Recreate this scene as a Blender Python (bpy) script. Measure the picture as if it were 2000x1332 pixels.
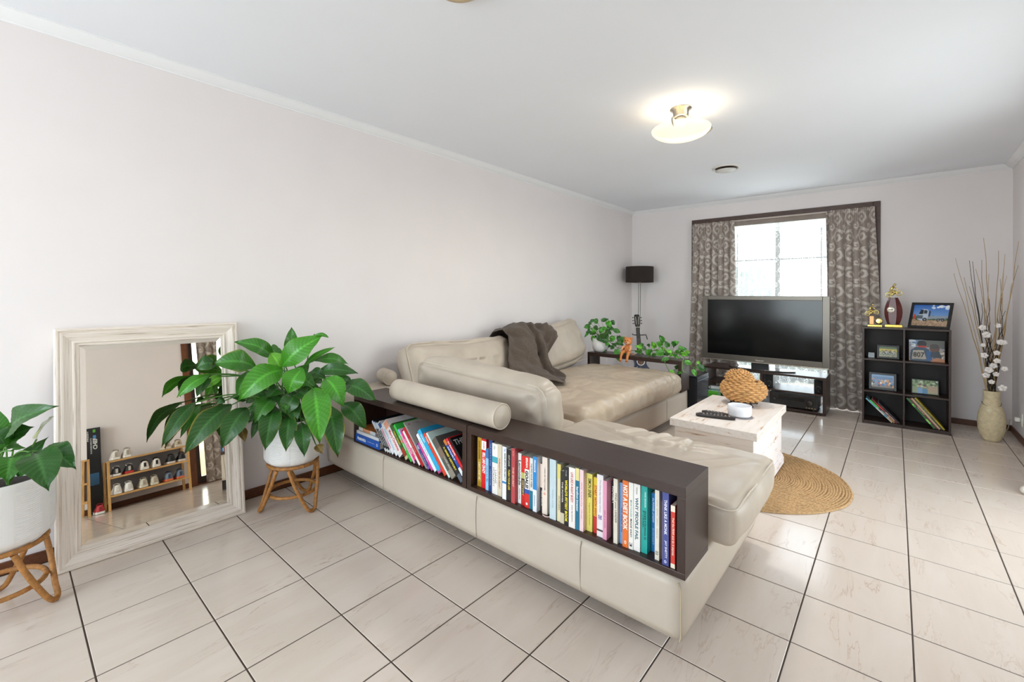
import bpy, bmesh, math, random
import numpy as np
from mathutils import Vector, Matrix, noise

for o in list(bpy.data.objects):
    bpy.data.objects.remove(o)
SC = bpy.context.scene
COL = SC.collection
PI = math.pi
RX, FY, CZ, BY = 3.79, 6.15, 2.48, -3.2       # right wall, far wall, ceiling, wall behind

# ---------------------------------------------------------------- camera
F_PX, YAW, HOR, ROLL = 863.56, 0.71426, 576.91, 0.00444
cd = bpy.data.cameras.new('camera')
cam = bpy.data.objects.new('camera', cd)
COL.objects.link(cam)
cd.sensor_width = 36.0
cd.lens = F_PX / 2000 * 36
cd.shift_y = -(666 - HOR) / 2000
cd.clip_start = 0.02
cam.matrix_world = Matrix.Translation((2.967, 0, 1.24)) @ (Matrix.Rotation(YAW, 4, 'Z') @ Matrix.Rotation(PI / 2, 4, 'X') @ Matrix.Rotation(ROLL, 4, 'Z'))
SC.camera = cam

# ---------------------------------------------------------------- view, sky, daylight
SC.view_settings.view_transform = 'Standard'
SC.view_settings.look = 'None'
SC.view_settings.gamma = 1
SC.view_settings.use_curve_mapping = False
SC.view_settings.exposure = 0.95
SC.cycles.max_bounces = 10
SC.cycles.diffuse_bounces = 6
SC.cycles.glossy_bounces = 5
SC.cycles.transparent_max_bounces = 24
SC.cycles.use_denoising = True
SC.cycles.sample_clamp_indirect = 6
SC.cycles.caustics_reflective = False
SC.cycles.caustics_refractive = False

W = bpy.data.worlds.new('sky')
SC.world = W
W.use_nodes = True
wn = W.node_tree.nodes
bg = wn['Background']
sky = wn.new('ShaderNodeTexSky')
sky.sky_type = 'NISHITA'
sky.sun_disc = False
sky.sun_elevation = math.radians(48)
sky.sun_rotation = math.radians(70)
sky.air_density = 1.0
sky.dust_density = 2.0
W.node_tree.links.new(sky.outputs[0], bg.inputs[0])
bg.inputs[1].default_value = 0.34


def area(name, loc, rot, sx, sy, power, color):
    l = bpy.data.lights.new(name, 'AREA')
    l.shape = 'RECTANGLE'
    l.size, l.size_y, l.energy, l.color = sx, sy, power, color
    o = bpy.data.objects.new(name, l)
    COL.objects.link(o)
    o.location = loc
    o.rotation_euler = rot
    return o


# daylight through far window and door, plus an added fill lamp at the rear (each lamp sits just outside its glass)
area('daylight_far_window', (1.88, 6.55, 1.2), (-PI / 2, 0, 0), 1.8, 2.1, 38, (0.95, 0.975, 1.0))
area('daylight_sliding_door', (4.15, 3.25, 1.08), (0, PI / 2, 0), 2.05, 1.6, 24, (0.97, 0.98, 1.0))
area('fill_rear_added', (1.35, -3.5, 1.3), (PI / 2 + 0.22, 0, 0), 2.1, 2.2, 106, (0.91, 0.955, 1.0))
sl = bpy.data.lights.new('sun', 'SUN')
sl.energy, sl.angle, sl.color = 3.0, 0.02, (1.0, 0.95, 0.87)
sun = bpy.data.objects.new('sun', sl)
COL.objects.link(sun)
sun.rotation_euler = Vector((0.30, 0.45, -1.0)).to_track_quat('-Z', 'Y').to_euler()

# ---------------------------------------------------------------- materials
MATS = {}


def lin(h):
    h = h.lstrip('#')
    v = [int(h[i:i + 2], 16) / 255 for i in (0, 2, 4)]
    return tuple(c / 12.92 if c <= 0.04045 else ((c + 0.055) / 1.055) ** 2.4 for c in v)


def mat(hexc, rough=0.5, metal=0.0, var=0.06, scale=12.0, bump=0.0, bscale=60.0, stretch=None, spec=0.5, sheen=0.0, key=None, coat=0.0):
    k = key or (hexc, rough, metal, var, scale, bump, bscale, stretch, spec, sheen, coat)
    if k in MATS:
        return MATS[k]
    m = bpy.data.materials.new('m_' + str(hexc).lstrip('#'))
    m.use_nodes = True
    nt = m.node_tree
    p = nt.nodes['Principled BSDF']
    c = lin(hexc)
    p.inputs['Roughness'].default_value = rough
    p.inputs['Metallic'].default_value = metal
    p.inputs['Specular IOR Level'].default_value = spec
    p.inputs['Coat Weight'].default_value = coat
    if sheen:
        p.inputs['Sheen Weight'].default_value = sheen
    tc = nt.nodes.new('ShaderNodeTexCoord')
    src = tc.outputs['Object']
    if stretch:
        mp = nt.nodes.new('ShaderNodeMapping')
        mp.inputs['Scale'].default_value = stretch
        nt.links.new(src, mp.inputs['Vector'])
        src = mp.outputs[0]
    n = nt.nodes.new('ShaderNodeTexNoise')
    n.inputs['Scale'].default_value = scale
    n.inputs['Detail'].default_value = 4
    nt.links.new(src, n.inputs['Vector'])
    r = nt.nodes.new('ShaderNodeValToRGB')
    r.color_ramp.elements[0].position = 0.3
    r.color_ramp.elements[1].position = 0.7
    r.color_ramp.elements[0].color = tuple(max(0, x * (1 - var)) for x in c) + (1,)
    r.color_ramp.elements[1].color = tuple(min(1, x * (1 + var)) for x in c) + (1,)
    nt.links.new(n.outputs['Fac'], r.inputs['Fac'])
    nt.links.new(r.outputs['Color'], p.inputs['Base Color'])
    if bump:
        n2 = nt.nodes.new('ShaderNodeTexNoise')
        n2.inputs['Scale'].default_value = bscale
        n2.inputs['Detail'].default_value = 5
        nt.links.new(src, n2.inputs['Vector'])
        b = nt.nodes.new('ShaderNodeBump')
        b.inputs['Strength'].default_value = bump
        b.inputs['Distance'].default_value = 0.01
        nt.links.new(n2.outputs['Fac'], b.inputs['Height'])
        nt.links.new(b.outputs['Normal'], p.inputs['Normal'])
    MATS[k] = m
    return m


def attr_mat(name, rough=0.6, trans=0.0, sheen=0.0, bump=0.0, metal=0.0, coat=0.0):
    """base colour from the mesh's colour attribute (a printed or woven pattern)"""
    if name in MATS:
        return MATS[name]
    m = bpy.data.materials.new(name)
    m.use_nodes = True
    nt = m.node_tree
    p = nt.nodes['Principled BSDF']
    a = nt.nodes.new('ShaderNodeAttribute')
    a.attribute_name = 'Col'
    nt.links.new(a.outputs['Color'], p.inputs['Base Color'])
    p.inputs['Roughness'].default_value = rough
    p.inputs['Metallic'].default_value = metal
    p.inputs['Coat Weight'].default_value = coat
    if sheen:
        p.inputs['Sheen Weight'].default_value = sheen
    if bump:
        n2 = nt.nodes.new('ShaderNodeTexNoise')
        n2.inputs['Scale'].default_value = 400
        b = nt.nodes.new('ShaderNodeBump')
        b.inputs['Strength'].default_value = bump
        b.inputs['Distance'].default_value = 0.005
        nt.links.new(n2.outputs['Fac'], b.inputs['Height'])
        nt.links.new(b.outputs['Normal'], p.inputs['Normal'])
    if trans:
        t = nt.nodes.new('ShaderNodeBsdfTranslucent')
        nt.links.new(a.outputs['Color'], t.inputs['Color'])
        mx = nt.nodes.new('ShaderNodeMixShader')
        mx.inputs[0].default_value = trans
        nt.links.new(p.outputs[0], mx.inputs[1])
        nt.links.new(t.outputs[0], mx.inputs[2])
        nt.links.new(mx.outputs[0], nt.nodes['Material Output'].inputs[0])
    MATS[name] = m
    return m


def emit_mat(hexc, strength, key):
    if key in MATS:
        return MATS[key]
    m = bpy.data.materials.new(key)
    m.use_nodes = True
    p = m.node_tree.nodes['Principled BSDF']
    p.inputs['Base Color'].default_value = lin(hexc) + (1,)
    p.inputs['Emission Color'].default_value = lin(hexc) + (1,)
    p.inputs['Emission Strength'].default_value = strength
    p.inputs['Roughness'].default_value = 0.25
    MATS[key] = m
    return m


def glass_mat(key='pane_glass', tint='#f4f8f8', gloss=0.07):
    if key in MATS:
        return MATS[key]
    m = bpy.data.materials.new(key)
    m.use_nodes = True
    nt = m.node_tree
    nt.nodes.remove(nt.nodes['Principled BSDF'])
    t = nt.nodes.new('ShaderNodeBsdfTransparent')
    t.inputs[0].default_value = lin(tint) + (1,)
    g = nt.nodes.new('ShaderNodeBsdfGlossy')
    g.inputs['Roughness'].default_value = 0.02
    mx = nt.nodes.new('ShaderNodeMixShader')
    mx.inputs[0].default_value = gloss
    nt.links.new(t.outputs[0], mx.inputs[1])
    nt.links.new(g.outputs[0], mx.inputs[2])
    nt.links.new(mx.outputs[0], nt.nodes['Material Output'].inputs[0])
    MATS[key] = m
    return m


def lace_mat():
    if 'lace' in MATS:
        return MATS['lace']
    m = bpy.data.materials.new('lace')
    m.use_nodes = True
    nt = m.node_tree
    nt.nodes.remove(nt.nodes['Principled BSDF'])
    a = nt.nodes.new('ShaderNodeAttribute')
    a.attribute_name = 'Col'
    t = nt.nodes.new('ShaderNodeBsdfTransparent')
    d = nt.nodes.new('ShaderNodeBsdfDiffuse')
    d.inputs[0].default_value = lin('#d9d8d4') + (1,)
    l = nt.nodes.new('ShaderNodeBsdfTranslucent')
    l.inputs[0].default_value = lin('#e6e6e2') + (1,)
    m1 = nt.nodes.new('ShaderNodeMixShader')
    m1.inputs[0].default_value = 0.45
    nt.links.new(d.outputs[0], m1.inputs[1])
    nt.links.new(l.outputs[0], m1.inputs[2])
    m2 = nt.nodes.new('ShaderNodeMixShader')
    nt.links.new(a.outputs['Fac'], m2.inputs[0])
    nt.links.new(t.outputs[0], m2.inputs[1])
    nt.links.new(m1.outputs[0], m2.inputs[2])
    nt.links.new(m2.outputs[0], nt.nodes['Material Output'].inputs[0])
    MATS['lace'] = m
    return m


# ---------------------------------------------------------------- mesh helpers
class M:
    def __init__(s):
        s.v, s.f = [], []

    def add(s, vs, fs):
        b = len(s.v)
        s.v += [tuple(p) for p in vs]
        s.f += [tuple(i + b for i in q) for q in fs]
        return s

    def box(s, x0, x1, y0, y1, z0, z1):
        return s.add([(x0, y0, z0), (x1, y0, z0), (x1, y1, z0), (x0, y1, z0), (x0, y0, z1), (x1, y0, z1), (x1, y1, z1), (x0, y1, z1)],
                     [(0, 3, 2, 1), (4, 5, 6, 7), (0, 1, 5, 4), (1, 2, 6, 5), (2, 3, 7, 6), (3, 0, 4, 7)])

    def prism(s, poly, z0, z1):
        n = len(poly)
        return s.add([(x, y, z0) for x, y in poly] + [(x, y, z1) for x, y in poly],
                     [tuple(range(n))[::-1], tuple(range(n, 2 * n))] + [(i, (i + 1) % n, n + (i + 1) % n, n + i) for i in range(n)])

    def grid(s, P, closeu=False, closev=False):
        """P: list of rows of points"""
        nu, nv = len(P), len(P[0])
        fs = []
        for i in range(nu if closeu else nu - 1):
            for j in range(nv if closev else nv - 1):
                a, b = i, (i + 1) % nu
                c, d = j, (j + 1) % nv
                fs.append((a * nv + c, b * nv + c, b * nv + d, a * nv + d))
        return s.add([p for r in P for p in r], fs)

    def lathe(s, prof, c=(0, 0, 0), n=32, cap=True):
        P = []
        for r, z in prof:
            P.append([(c[0] + r * math.cos(2 * PI * k / n), c[1] + r * math.sin(2 * PI * k / n), c[2] + z) for k in range(n)])
        b = len(s.v)
        s.grid(P, closev=True)
        s.f[-(len(prof) - 1) * n:] = [q[::-1] for q in s.f[-(len(prof) - 1) * n:]]
        if cap:
            if prof[0][0] > 1e-5:
                s.f.append(tuple(b + k for k in range(n))[::-1])
            if prof[-1][0] > 1e-5:
                s.f.append(tuple(b + (len(prof) - 1) * n + k for k in range(n)))
        return s

    def tube(s, pts, r, n=8, closed=False, cap=True):
        pts = [Vector(p) for p in pts]
        N = len(pts)
        rs = r if isinstance(r, (list, tuple)) else [r] * N
        T = []
        for i in range(N):
            a = pts[(i - 1) % N] if closed or i > 0 else pts[i]
            b = pts[(i + 1) % N] if closed or i < N - 1 else pts[i]
            d = b - a
            T.append(d.normalized() if d.length > 1e-9 else Vector((0, 0, 1)))
        up = Vector((0, 0, 1)) if abs(T[0].z) < 0.9 else Vector((1, 0, 0))
        u = (up - T[0] * up.dot(T[0])).normalized()
        P = []
        for i in range(N):
            u = (u - T[i] * u.dot(T[i]))
            u = u.normalized() if u.length > 1e-6 else T[i].orthogonal().normalized()
            w = T[i].cross(u)
            P.append([pts[i] + (u * math.cos(2 * PI * k / n) + w * math.sin(2 * PI * k / n)) * rs[i] for k in range(n)])
        b = len(s.v)
        s.grid(P, closeu=closed, closev=True)
        if cap and not closed:
            s.f.append(tuple(b + k for k in range(n))[::-1])
            s.f.append(tuple(b + (N - 1) * n + k for k in range(n)))
        return s

    def ball(s, c, r, nu=12, nv=8, sc=(1, 1, 1)):
        P = []
        for i in range(nv + 1):
            t = PI * i / nv
            rr = max(math.sin(t), 1e-3)
            P.append([(c[0] + r * sc[0] * rr * math.cos(2 * PI * k / nu), c[1] + r * sc[1] * rr * math.sin(2 * PI * k / nu), c[2] + r * sc[2] * math.cos(t)) for k in range(nu)])
        return s.grid(P, closev=True)

    def xf(s, mtx, start=0):
        s.v[start:] = [tuple(mtx @ Vector(p)) for p in s.v[start:]]
        return s

    def rbox(s, half, r, n=(10, 10, 10), disp=None):
        """rounded box about the origin with an evenly spaced grid on each face; disp(p, normal, face_uv) -> new point"""
        hx = Vector(half)
        idx = {}
        vs, fs = [], []
        inner = Vector([max(h - r, 0.0) for h in half])

        def vert(q):
            k = (round(q[0], 5), round(q[1], 5), round(q[2], 5))
            if k in idx:
                return idx[k]
            p = Vector((q[0] * hx.x, q[1] * hx.y, q[2] * hx.z))
            i_ = Vector([max(-inner[a], min(inner[a], p[a])) for a in range(3)])
            d = p - i_
            d = d.normalized() if d.length > 1e-9 else Vector((0, 0, 1))
            pos = i_ + d * r
            if disp:
                pos = disp(pos, d, q)
            idx[k] = len(vs)
            vs.append(tuple(pos))
            return idx[k]
        for ax in range(3):
            a1, a2 = (ax + 1) % 3, (ax + 2) % 3
            for sg in (-1, 1):
                g = []
                for i in range(n[a1] + 1):
                    row = []
                    for j in range(n[a2] + 1):
                        q = [0, 0, 0]
                        q[ax], q[a1], q[a2] = sg, -1 + 2 * i / n[a1], -1 + 2 * j / n[a2]
                        # pack grid lines towards the rounded edges
                        row.append(vert(q))
                    g.append(row)
                for i in range(n[a1]):
                    for j in range(n[a2]):
                        q = (g[i][j], g[i + 1][j], g[i + 1][j + 1], g[i][j + 1])
                        fs.append(q if sg > 0 else q[::-1])
        return s.add(vs, fs)

    def build(s, name, m, parent=None, smooth=False, bevel=0.0, col=None, seg=2, raw=False, kind=None, label=None):
        me = bpy.data.meshes.new(name)
        v = s.v
        if parent is not None and not raw:
            inv = WM[parent.name].inverted()
            v = [tuple(inv @ Vector(p)) for p in v]
        me.from_pydata(v, [], s.f)
        if smooth:
            me.polygons.foreach_set('use_smooth', [True] * len(me.polygons))
        if col is not None:
            at = me.color_attributes.new('Col', 'FLOAT_COLOR', 'POINT')
            at.data.foreach_set('color', np.asarray(col, dtype=np.float32).ravel())
        me.update()
        if m is not None:
            me.materials.append(m)
        o = bpy.data.objects.new(name, me)
        COL.objects.link(o)
        if parent is not None:
            o.parent = parent
            WM[o.name] = WM[parent.name].copy()
        else:
            WM[o.name] = Matrix.Identity(4)
        if bevel:
            b = o.modifiers.new('bevel', 'BEVEL')
            b.width, b.segments, b.limit_method, b.angle_limit = bevel, seg, 'ANGLE', math.radians(40)
            b.harden_normals = False
        if kind:
            o['kind'] = kind
        if label:
            o['label'] = label
        return o


WM = {}


def thing(name, label, cat, loc=(0, 0, 0), rot=None, group=None):
    o = bpy.data.objects.new(name, None)
    COL.objects.link(o)
    mt = Matrix.Translation(loc)
    if rot is not None:
        mt = mt @ rot.to_4x4()
    o.matrix_world = mt
    WM[o.name] = mt
    o.empty_display_size = 0.05
    o['label'], o['category'] = label, cat
    if group:
        o['group'] = group
    return o


def tag(o, label, cat, group=None):
    o['label'], o['category'] = label, cat
    if group:
        o['group'] = group
    return o


def struct(o):
    o['kind'] = 'structure'
    return o


FONT_CACHE = {}


def text_mesh(txt, bold=0.0):
    k = (txt, bold)
    if k in FONT_CACHE:
        return FONT_CACHE[k]
    c = bpy.data.curves.new('lettering', 'FONT')
    c.body = txt
    c.resolution_u = 2
    c.offset = bold
    c.align_x, c.align_y = 'LEFT', 'BOTTOM_BASELINE'
    o = bpy.data.objects.new('lettering_tmp', c)
    COL.objects.link(o)
    me = bpy.data.meshes.new_from_object(o)
    bpy.data.objects.remove(o)
    n = len(me.vertices)
    co = np.zeros(n * 3)
    me.vertices.foreach_get('co', co)
    co = co.reshape(-1, 3)
    fs = [tuple(p.vertices) for p in me.polygons]
    bpy.data.meshes.remove(me)
    if n:
        lo, hi = co.min(0), co.max(0)
        co = (co - lo) / np.maximum(hi - lo, 1e-6)
    FONT_CACHE[k] = (co, fs)
    return FONT_CACHE[k]


def lettering(txt, parent, origin, xdir, ydir, w, h, hexc, bold=0.02, name='lettering', rough=0.5, metal=0.0):
    """text stretched to a w x h box; origin = lower left corner (world)"""
    co, fs = text_mesh(txt, bold)
    o_, x_, y_ = Vector(origin), Vector(xdir).normalized(), Vector(ydir).normalized()
    g = M()
    g.add([o_ + x_ * (p[0] * w) + y_ * (p[1] * h) for p in co], fs)
    return g.build(name, mat(hexc, rough, metal, var=0.0), parent)

# ================================================================ the room
m_wall = mat('#e6e0df', 0.85, var=0.012, scale=3, bump=0.02, bscale=220)
m_ceil = mat('#ebeef3', 0.9, var=0.008, scale=2)
m_corn = mat('#ecedee', 0.7, var=0.006)
m_timber = mat('#5a3016', 0.4, var=0.25, scale=9, stretch=(8, 1, 8), bump=0.05)
m_timber_y = mat('#5c3218', 0.4, var=0.25, scale=9, stretch=(1, 8, 8), bump=0.05)
m_frame = mat('#40302a', 0.45, var=0.2, scale=9, stretch=(8, 8, 1))


def floor_mat():
    m = bpy.data.materials.new('marbled_tile')
    m.use_nodes = True
    nt = m.node_tree
    L = nt.links.new
    p = nt.nodes['Principled BSDF']
    g = nt.nodes.new('ShaderNodeNewGeometry')
    oi = nt.nodes.new('ShaderNodeObjectInfo')
    vm = nt.nodes.new('ShaderNodeVectorMath')
    vm.operation = 'MULTIPLY_ADD'
    cmb = nt.nodes.new('ShaderNodeCombineXYZ')
    for i in range(3):
        L(oi.outputs['Random'], cmb.inputs[i])
    vm.inputs[1].default_value = (13.7, 9.1, 0)
    L(cmb.outputs[0], vm.inputs[0])
    L(g.outputs['Position'], vm.inputs[2])
    mp = nt.nodes.new('ShaderNodeMapping')
    mp.inputs['Rotation'].default_value = (0, 0, math.radians(28))
    mp.inputs['Scale'].default_value = (9.0, 1.6, 1)
    L(vm.outputs[0], mp.inputs['Vector'])
    n1 = nt.nodes.new('ShaderNodeTexNoise')
    n1.inputs['Scale'].default_value = 1.0
    n1.inputs['Detail'].default_value = 6
    n1.inputs['Roughness'].default_value = 0.6
    n1.inputs['Distortion'].default_value = 0.6
    L(mp.outputs[0], n1.inputs['Vector'])
    r1 = nt.nodes.new('ShaderNodeValToRGB')
    e = r1.color_ramp.elements
    e[0].position, e[0].color = 0.485, (0, 0, 0, 1)
    e[1].position, e[1].color = 0.515, (0, 0, 0, 1)
    x = e.new(0.5)
    x.color = (1, 1, 1, 1)
    L(n1.outputs['Fac'], r1.inputs['Fac'])
    n2 = nt.nodes.new('ShaderNodeTexNoise')
    n2.inputs['Scale'].default_value = 5
    n2.inputs['Detail'].default_value = 3
    L(vm.outputs[0], n2.inputs['Vector'])
    r2 = nt.nodes.new('ShaderNodeValToRGB')
    r2.color_ramp.elements[0].position = 0.42
    r2.color_ramp.elements[1].position = 0.72
    L(n2.outputs['Fac'], r2.inputs['Fac'])
    mu = nt.nodes.new('ShaderNodeMath')
    mu.operation = 'MULTIPLY'
    L(r1.outputs['Color'], mu.inputs[0])
    L(r2.outputs['Color'], mu.inputs[1])
    r3 = nt.nodes.new('ShaderNodeValToRGB')
    r3.color_ramp.elements[0].position = 0.3
    r3.color_ramp.elements[1].position = 0.75
    r3.color_ramp.elements[0].color = lin('#d0c1b3') + (1,)
    r3.color_ramp.elements[1].color = lin('#d8cbbf') + (1,)
    L(n1.outputs['Fac'], r3.inputs['Fac'])
    mx = nt.nodes.new('ShaderNodeMixRGB')
    mx.inputs[2].default_value = lin('#a98a72') + (1,)
    L(r3.outputs['Color'], mx.inputs[1])
    mm = nt.nodes.new('ShaderNodeMath')
    mm.operation = 'MULTIPLY'
    mm.inputs[1].default_value = 0.6
    L(mu.outputs[0], mm.inputs[0])
    L(mm.outputs[0], mx.inputs[0])
    L(mx.outputs[0], p.inputs['Base Color'])
    p.inputs['Roughness'].default_value = 0.16
    p.inputs['Specular IOR Level'].default_value = 0.5
    return m


# floor: grout bed with a tile object for every tile
floor = struct(M().box(-0.1, RX + 0.5, BY - 0.1, FY + 0.15, -0.1, -0.0018).build('floor', mat('#43372e', 0.8, var=0.1)))
m_tile = floor_mat()
TX0, TDX, TY0, TDY, J = 0.0136, 0.33389, 0.20212, 0.33182, 0.0025


def tile_geo(g, x0, x1, y0, y1, c=0.0014):
    g.add([(x0, y0, -0.006), (x1, y0, -0.006), (x1, y1, -0.006), (x0, y1, -0.006), (x0, y0, -c), (x1, y0, -c), (x1, y1, -c), (x0, y1, -c),
           (x0 + c, y0 + c, 0), (x1 - c, y0 + c, 0), (x1 - c, y1 - c, 0), (x0 + c, y1 - c, 0)],
          [(0, 1, 5, 4), (1, 2, 6, 5), (2, 3, 7, 6), (3, 0, 4, 7), (4, 5, 9, 8), (5, 6, 10, 9), (6, 7, 11, 10), (7, 4, 8, 11), (8, 9, 10, 11)])


TM = {}
rest = M()
for r in range(0, 12):
    x0, x1 = TX0 + r * TDX + J, min(TX0 + (r + 1) * TDX - J, RX)
    for l in range(-11, 18):
        y0, y1 = TY0 + l * TDY + J, min(TY0 + (l + 1) * TDY - J, FY)
        if y0 < BY:
            continue
        if l < -1 or (r > 8 and l < 3) or (r > 10 and l < 8):
            tile_geo(rest, x0, x1, y0, y1)
            continue
        k = (round(x1 - x0, 4), round(y1 - y0, 4))
        if k not in TM:
            g = M()
            tile_geo(g, 0, x1 - x0, 0, y1 - y0)
            t = g.build('tile', m_tile, floor, raw=True)
            TM[k] = t
        else:
            t = TM[k].copy()
            COL.objects.link(t)
            t.parent = floor
        t.location = (x0, y0, 0)
rest.build('tile_field', m_tile, floor, kind='stuff')

struct(M().box(-0.12, 0, BY - 0.1, FY + 0.15, -0.1, CZ + 0.1).build('wall_left', m_wall))
g = M()
g.box(0, 0.935, FY, FY + 0.15, -0.1, CZ + 0.1).box(2.785, RX + 0.1, FY, FY + 0.15, -0.1, CZ + 0.1)
g.box(0.935, 2.785, FY, FY + 0.15, 2.205, CZ + 0.1).box(0.935, 2.785, FY, FY + 0.15, -0.1, 0.06)
struct(g.build('wall_far', m_wall))
DY0, DY1, DZ = 1.52, 4.12, 2.1
g = M()
g.box(RX, RX + 0.15, BY, DY0, -0.1, CZ + 0.1).box(RX, RX + 0.15, DY1, FY, -0.1, CZ + 0.1).box(RX, RX + 0.15, DY0, DY1, DZ, CZ + 0.1)
struct(g.build('wall_right', m_wall))
g = M()
g.box(0, 0.3, BY - 0.15, BY, -0.1, CZ + 0.1).box(3.5, RX + 0.15, BY - 0.15, BY, -0.1, CZ + 0.1)
g.box(0.3, 3.5, BY - 0.15, BY, 2.35, CZ + 0.1).box(0.3, 3.5, BY - 0.15, BY, -0.1, 0.2)
struct(g.build('wall_rear', m_wall))
struct(M().box(-0.12, RX + 0.15, BY - 0.15, FY + 0.15, CZ, CZ + 0.12).build('ceiling', m_ceil))

# cornice along the walls
cp = [(0, 2.435), (0.005, 2.435), (0.007, 2.441), (0.016, 2.444), (0.03, 2.452), (0.045, 2.463), (0.055, 2.472), (0.058, 2.476), (0.066, 2.476), (0.066, CZ), (0, CZ)]


def cornice(name, fn, a, b):
    P = [[fn(d, z, a) for d, z in cp], [fn(d, z, b) for d, z in cp]]
    g = M().grid(P, closev=True)
    struct(g.build(name, m_corn))


cornice('trim_1', lambda d, z, t: (d, t, z), BY, FY)
cornice('trim_2', lambda d, z, t: (t, FY - d, z), 0, RX)
cornice('trim_3', lambda d, z, t: (RX - d, t, z), BY, FY)
BH = 0.055
struct(M().box(0, 0.012, BY, FY, 0, BH).build('baseboard_left', m_timber_y, bevel=0.003))
struct(M().box(0.012, 0.875, FY - 0.012, FY, 0, BH).box(2.845, RX - 0.012, FY - 0.012, FY, 0, BH).build('baseboard_far', m_timber, bevel=0.003))
struct(M().box(RX - 0.012, RX, BY, DY0 - 0.06, 0, BH).box(RX - 0.012, RX, DY1 + 0.06, FY, 0, BH).build('baseboard_right', m_timber_y, bevel=0.003))

# far window: timber casing, dark sashes, panes
w1 = M()
w1.box(0.875, 0.935, FY - 0.02, FY, 0, 2.267).box(2.785, 2.845, FY - 0.02, FY, 0, 2.267).box(0.935, 2.785, FY - 0.02, FY, 2.205, 2.267)
w1.box(0.935, 0.95, FY, FY + 0.15, 0.06, 2.19).box(2.77, 2.785, FY, FY + 0.15, 0.06, 2.19).box(0.935, 2.785, FY, FY + 0.15, 2.19, 2.205).box(0.935, 2.785, FY, FY + 0.15, 0.045, 0.062)
win = struct(w1.build('window_1', mat('#4a342a', 0.4, var=0.25, scale=9, stretch=(2, 8, 8)), bevel=0.004))
m_alu = mat('#6d6a66', 0.4, var=0.05)
for nm, xa, xb, za, zb in (('sash_stile', 0.95, 0.99, 0.062, 2.19), ('mullion', 1.852, 1.902, 0.062, 2.19), ('sash_stile', 2.73, 2.77, 0.062, 2.19),
                           ('sash_rail', 0.99, 1.852, 2.15, 2.19), ('sash_rail', 1.902, 2.73, 2.15, 2.19), ('sash_rail', 0.99, 1.852, 0.062, 0.1), ('sash_rail', 1.902, 2.73, 0.062, 0.1)):
    M().box(xa, xb, FY + 0.07, FY + 0.11, za, zb).build(nm, m_alu, win, bevel=0.003)
for xa, xb, za, zb in ((0.99, 1.852, 1.69, 1.706), (1.902, 2.73, 1.69, 1.706), (1.415, 1.428, 0.1, 2.15), (2.31, 2.323, 0.1, 2.15), (0.99, 1.852, 1.0, 1.016), (1.902, 2.73, 1.0, 1.016)):
    M().box(xa, xb, FY + 0.082, FY + 0.098, za, zb).build('glazing_bar', m_alu, win)
M().box(0.99, 1.852, FY + 0.088, FY + 0.092, 0.1, 2.15).build('pane', glass_mat(), win)
M().box(1.902, 2.73, FY + 0.088, FY + 0.092, 0.1, 2.15).build('pane', glass_mat(), win)

# sliding glass door in the wall on the right (seen in the leaning mirror)
d1 = M()
d1.box(RX - 0.018, RX, DY0 - 0.06, DY0, 0, DZ + 0.06).box(RX - 0.018, RX, DY1, DY1 + 0.06, 0, DZ + 0.06).box(RX - 0.018, RX, DY0, DY1, DZ, DZ + 0.06)
d1.box(RX, RX + 0.15, DY0, DY0 + 0.015, 0, DZ).box(RX, RX + 0.15, DY1 - 0.015, DY1, 0, DZ).box(RX, RX + 0.15, DY0 + 0.015, DY1 - 0.015, DZ - 0.015, DZ).box(RX, RX + 0.15, DY0 + 0.015, DY1 - 0.015, -0.05, 0.012)
door = struct(d1.build('door_1', mat('#6b3d1e', 0.4, var=0.25, scale=9, stretch=(8, 8, 1)), bevel=0.003))
ym = (DY0 + DY1) / 2
for k, (a, b) in enumerate(((DY0 + 0.015, ym + 0.03), (ym - 0.03, DY1 - 0.015))):
    xo = RX + 0.05 + 0.04 * k
    g = M().box(xo, xo + 0.035, a, a + 0.05, 0.012, DZ - 0.015).box(xo, xo + 0.035, b - 0.05, b, 0.012, DZ - 0.015)
    g.box(xo, xo + 0.035, a + 0.05, b - 0.05, 0.012, 0.09).box(xo, xo + 0.035, a + 0.05, b - 0.05, DZ - 0.065, DZ - 0.015)
    s_ = g.build('sliding_sash', m_frame, door, bevel=0.003)
    M().box(xo + 0.015, xo + 0.02, a + 0.05, b - 0.05, 0.09, DZ - 0.065).build('pane', glass_mat(), s_)

struct(M().box(RX + 0.15, RX + 2.6, -0.5, FY + 0.1, 2.32, 2.4).build('roof_added_shade', mat('#cfcac2', 0.8)))  # unseen roof, added to keep sky light off the floor by the door

# unseen window behind the camera, added to let fill light in
w3 = M()
w3.box(0.24, 0.3, BY, BY + 0.02, 0.14, 2.41).box(3.5, 3.56, BY, BY + 0.02, 0.14, 2.41).box(0.3, 3.5, BY, BY + 0.02, 2.35, 2.41).box(0.3, 3.5, BY, BY + 0.02, 0.14, 0.2)
w3.box(0.3, 0.35, BY - 0.1, BY - 0.06, 0.2, 2.35).box(3.45, 3.5, BY - 0.1, BY - 0.06, 0.2, 2.35).box(1.87, 1.93, BY - 0.1, BY - 0.06, 0.2, 2.35).box(0.35, 1.87, BY - 0.1, BY - 0.06, 2.3, 2.35).box(1.93, 3.45, BY - 0.1, BY - 0.06, 2.3, 2.35)
w3o = struct(w3.build('window_2_added', m_frame))
M().box(0.35, 1.87, BY - 0.082, BY - 0.078, 0.2, 2.3).build('pane', glass_mat(), w3o)
M().box(1.93, 3.45, BY - 0.082, BY - 0.078, 0.2, 2.3).build('pane', glass_mat(), w3o)

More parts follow.
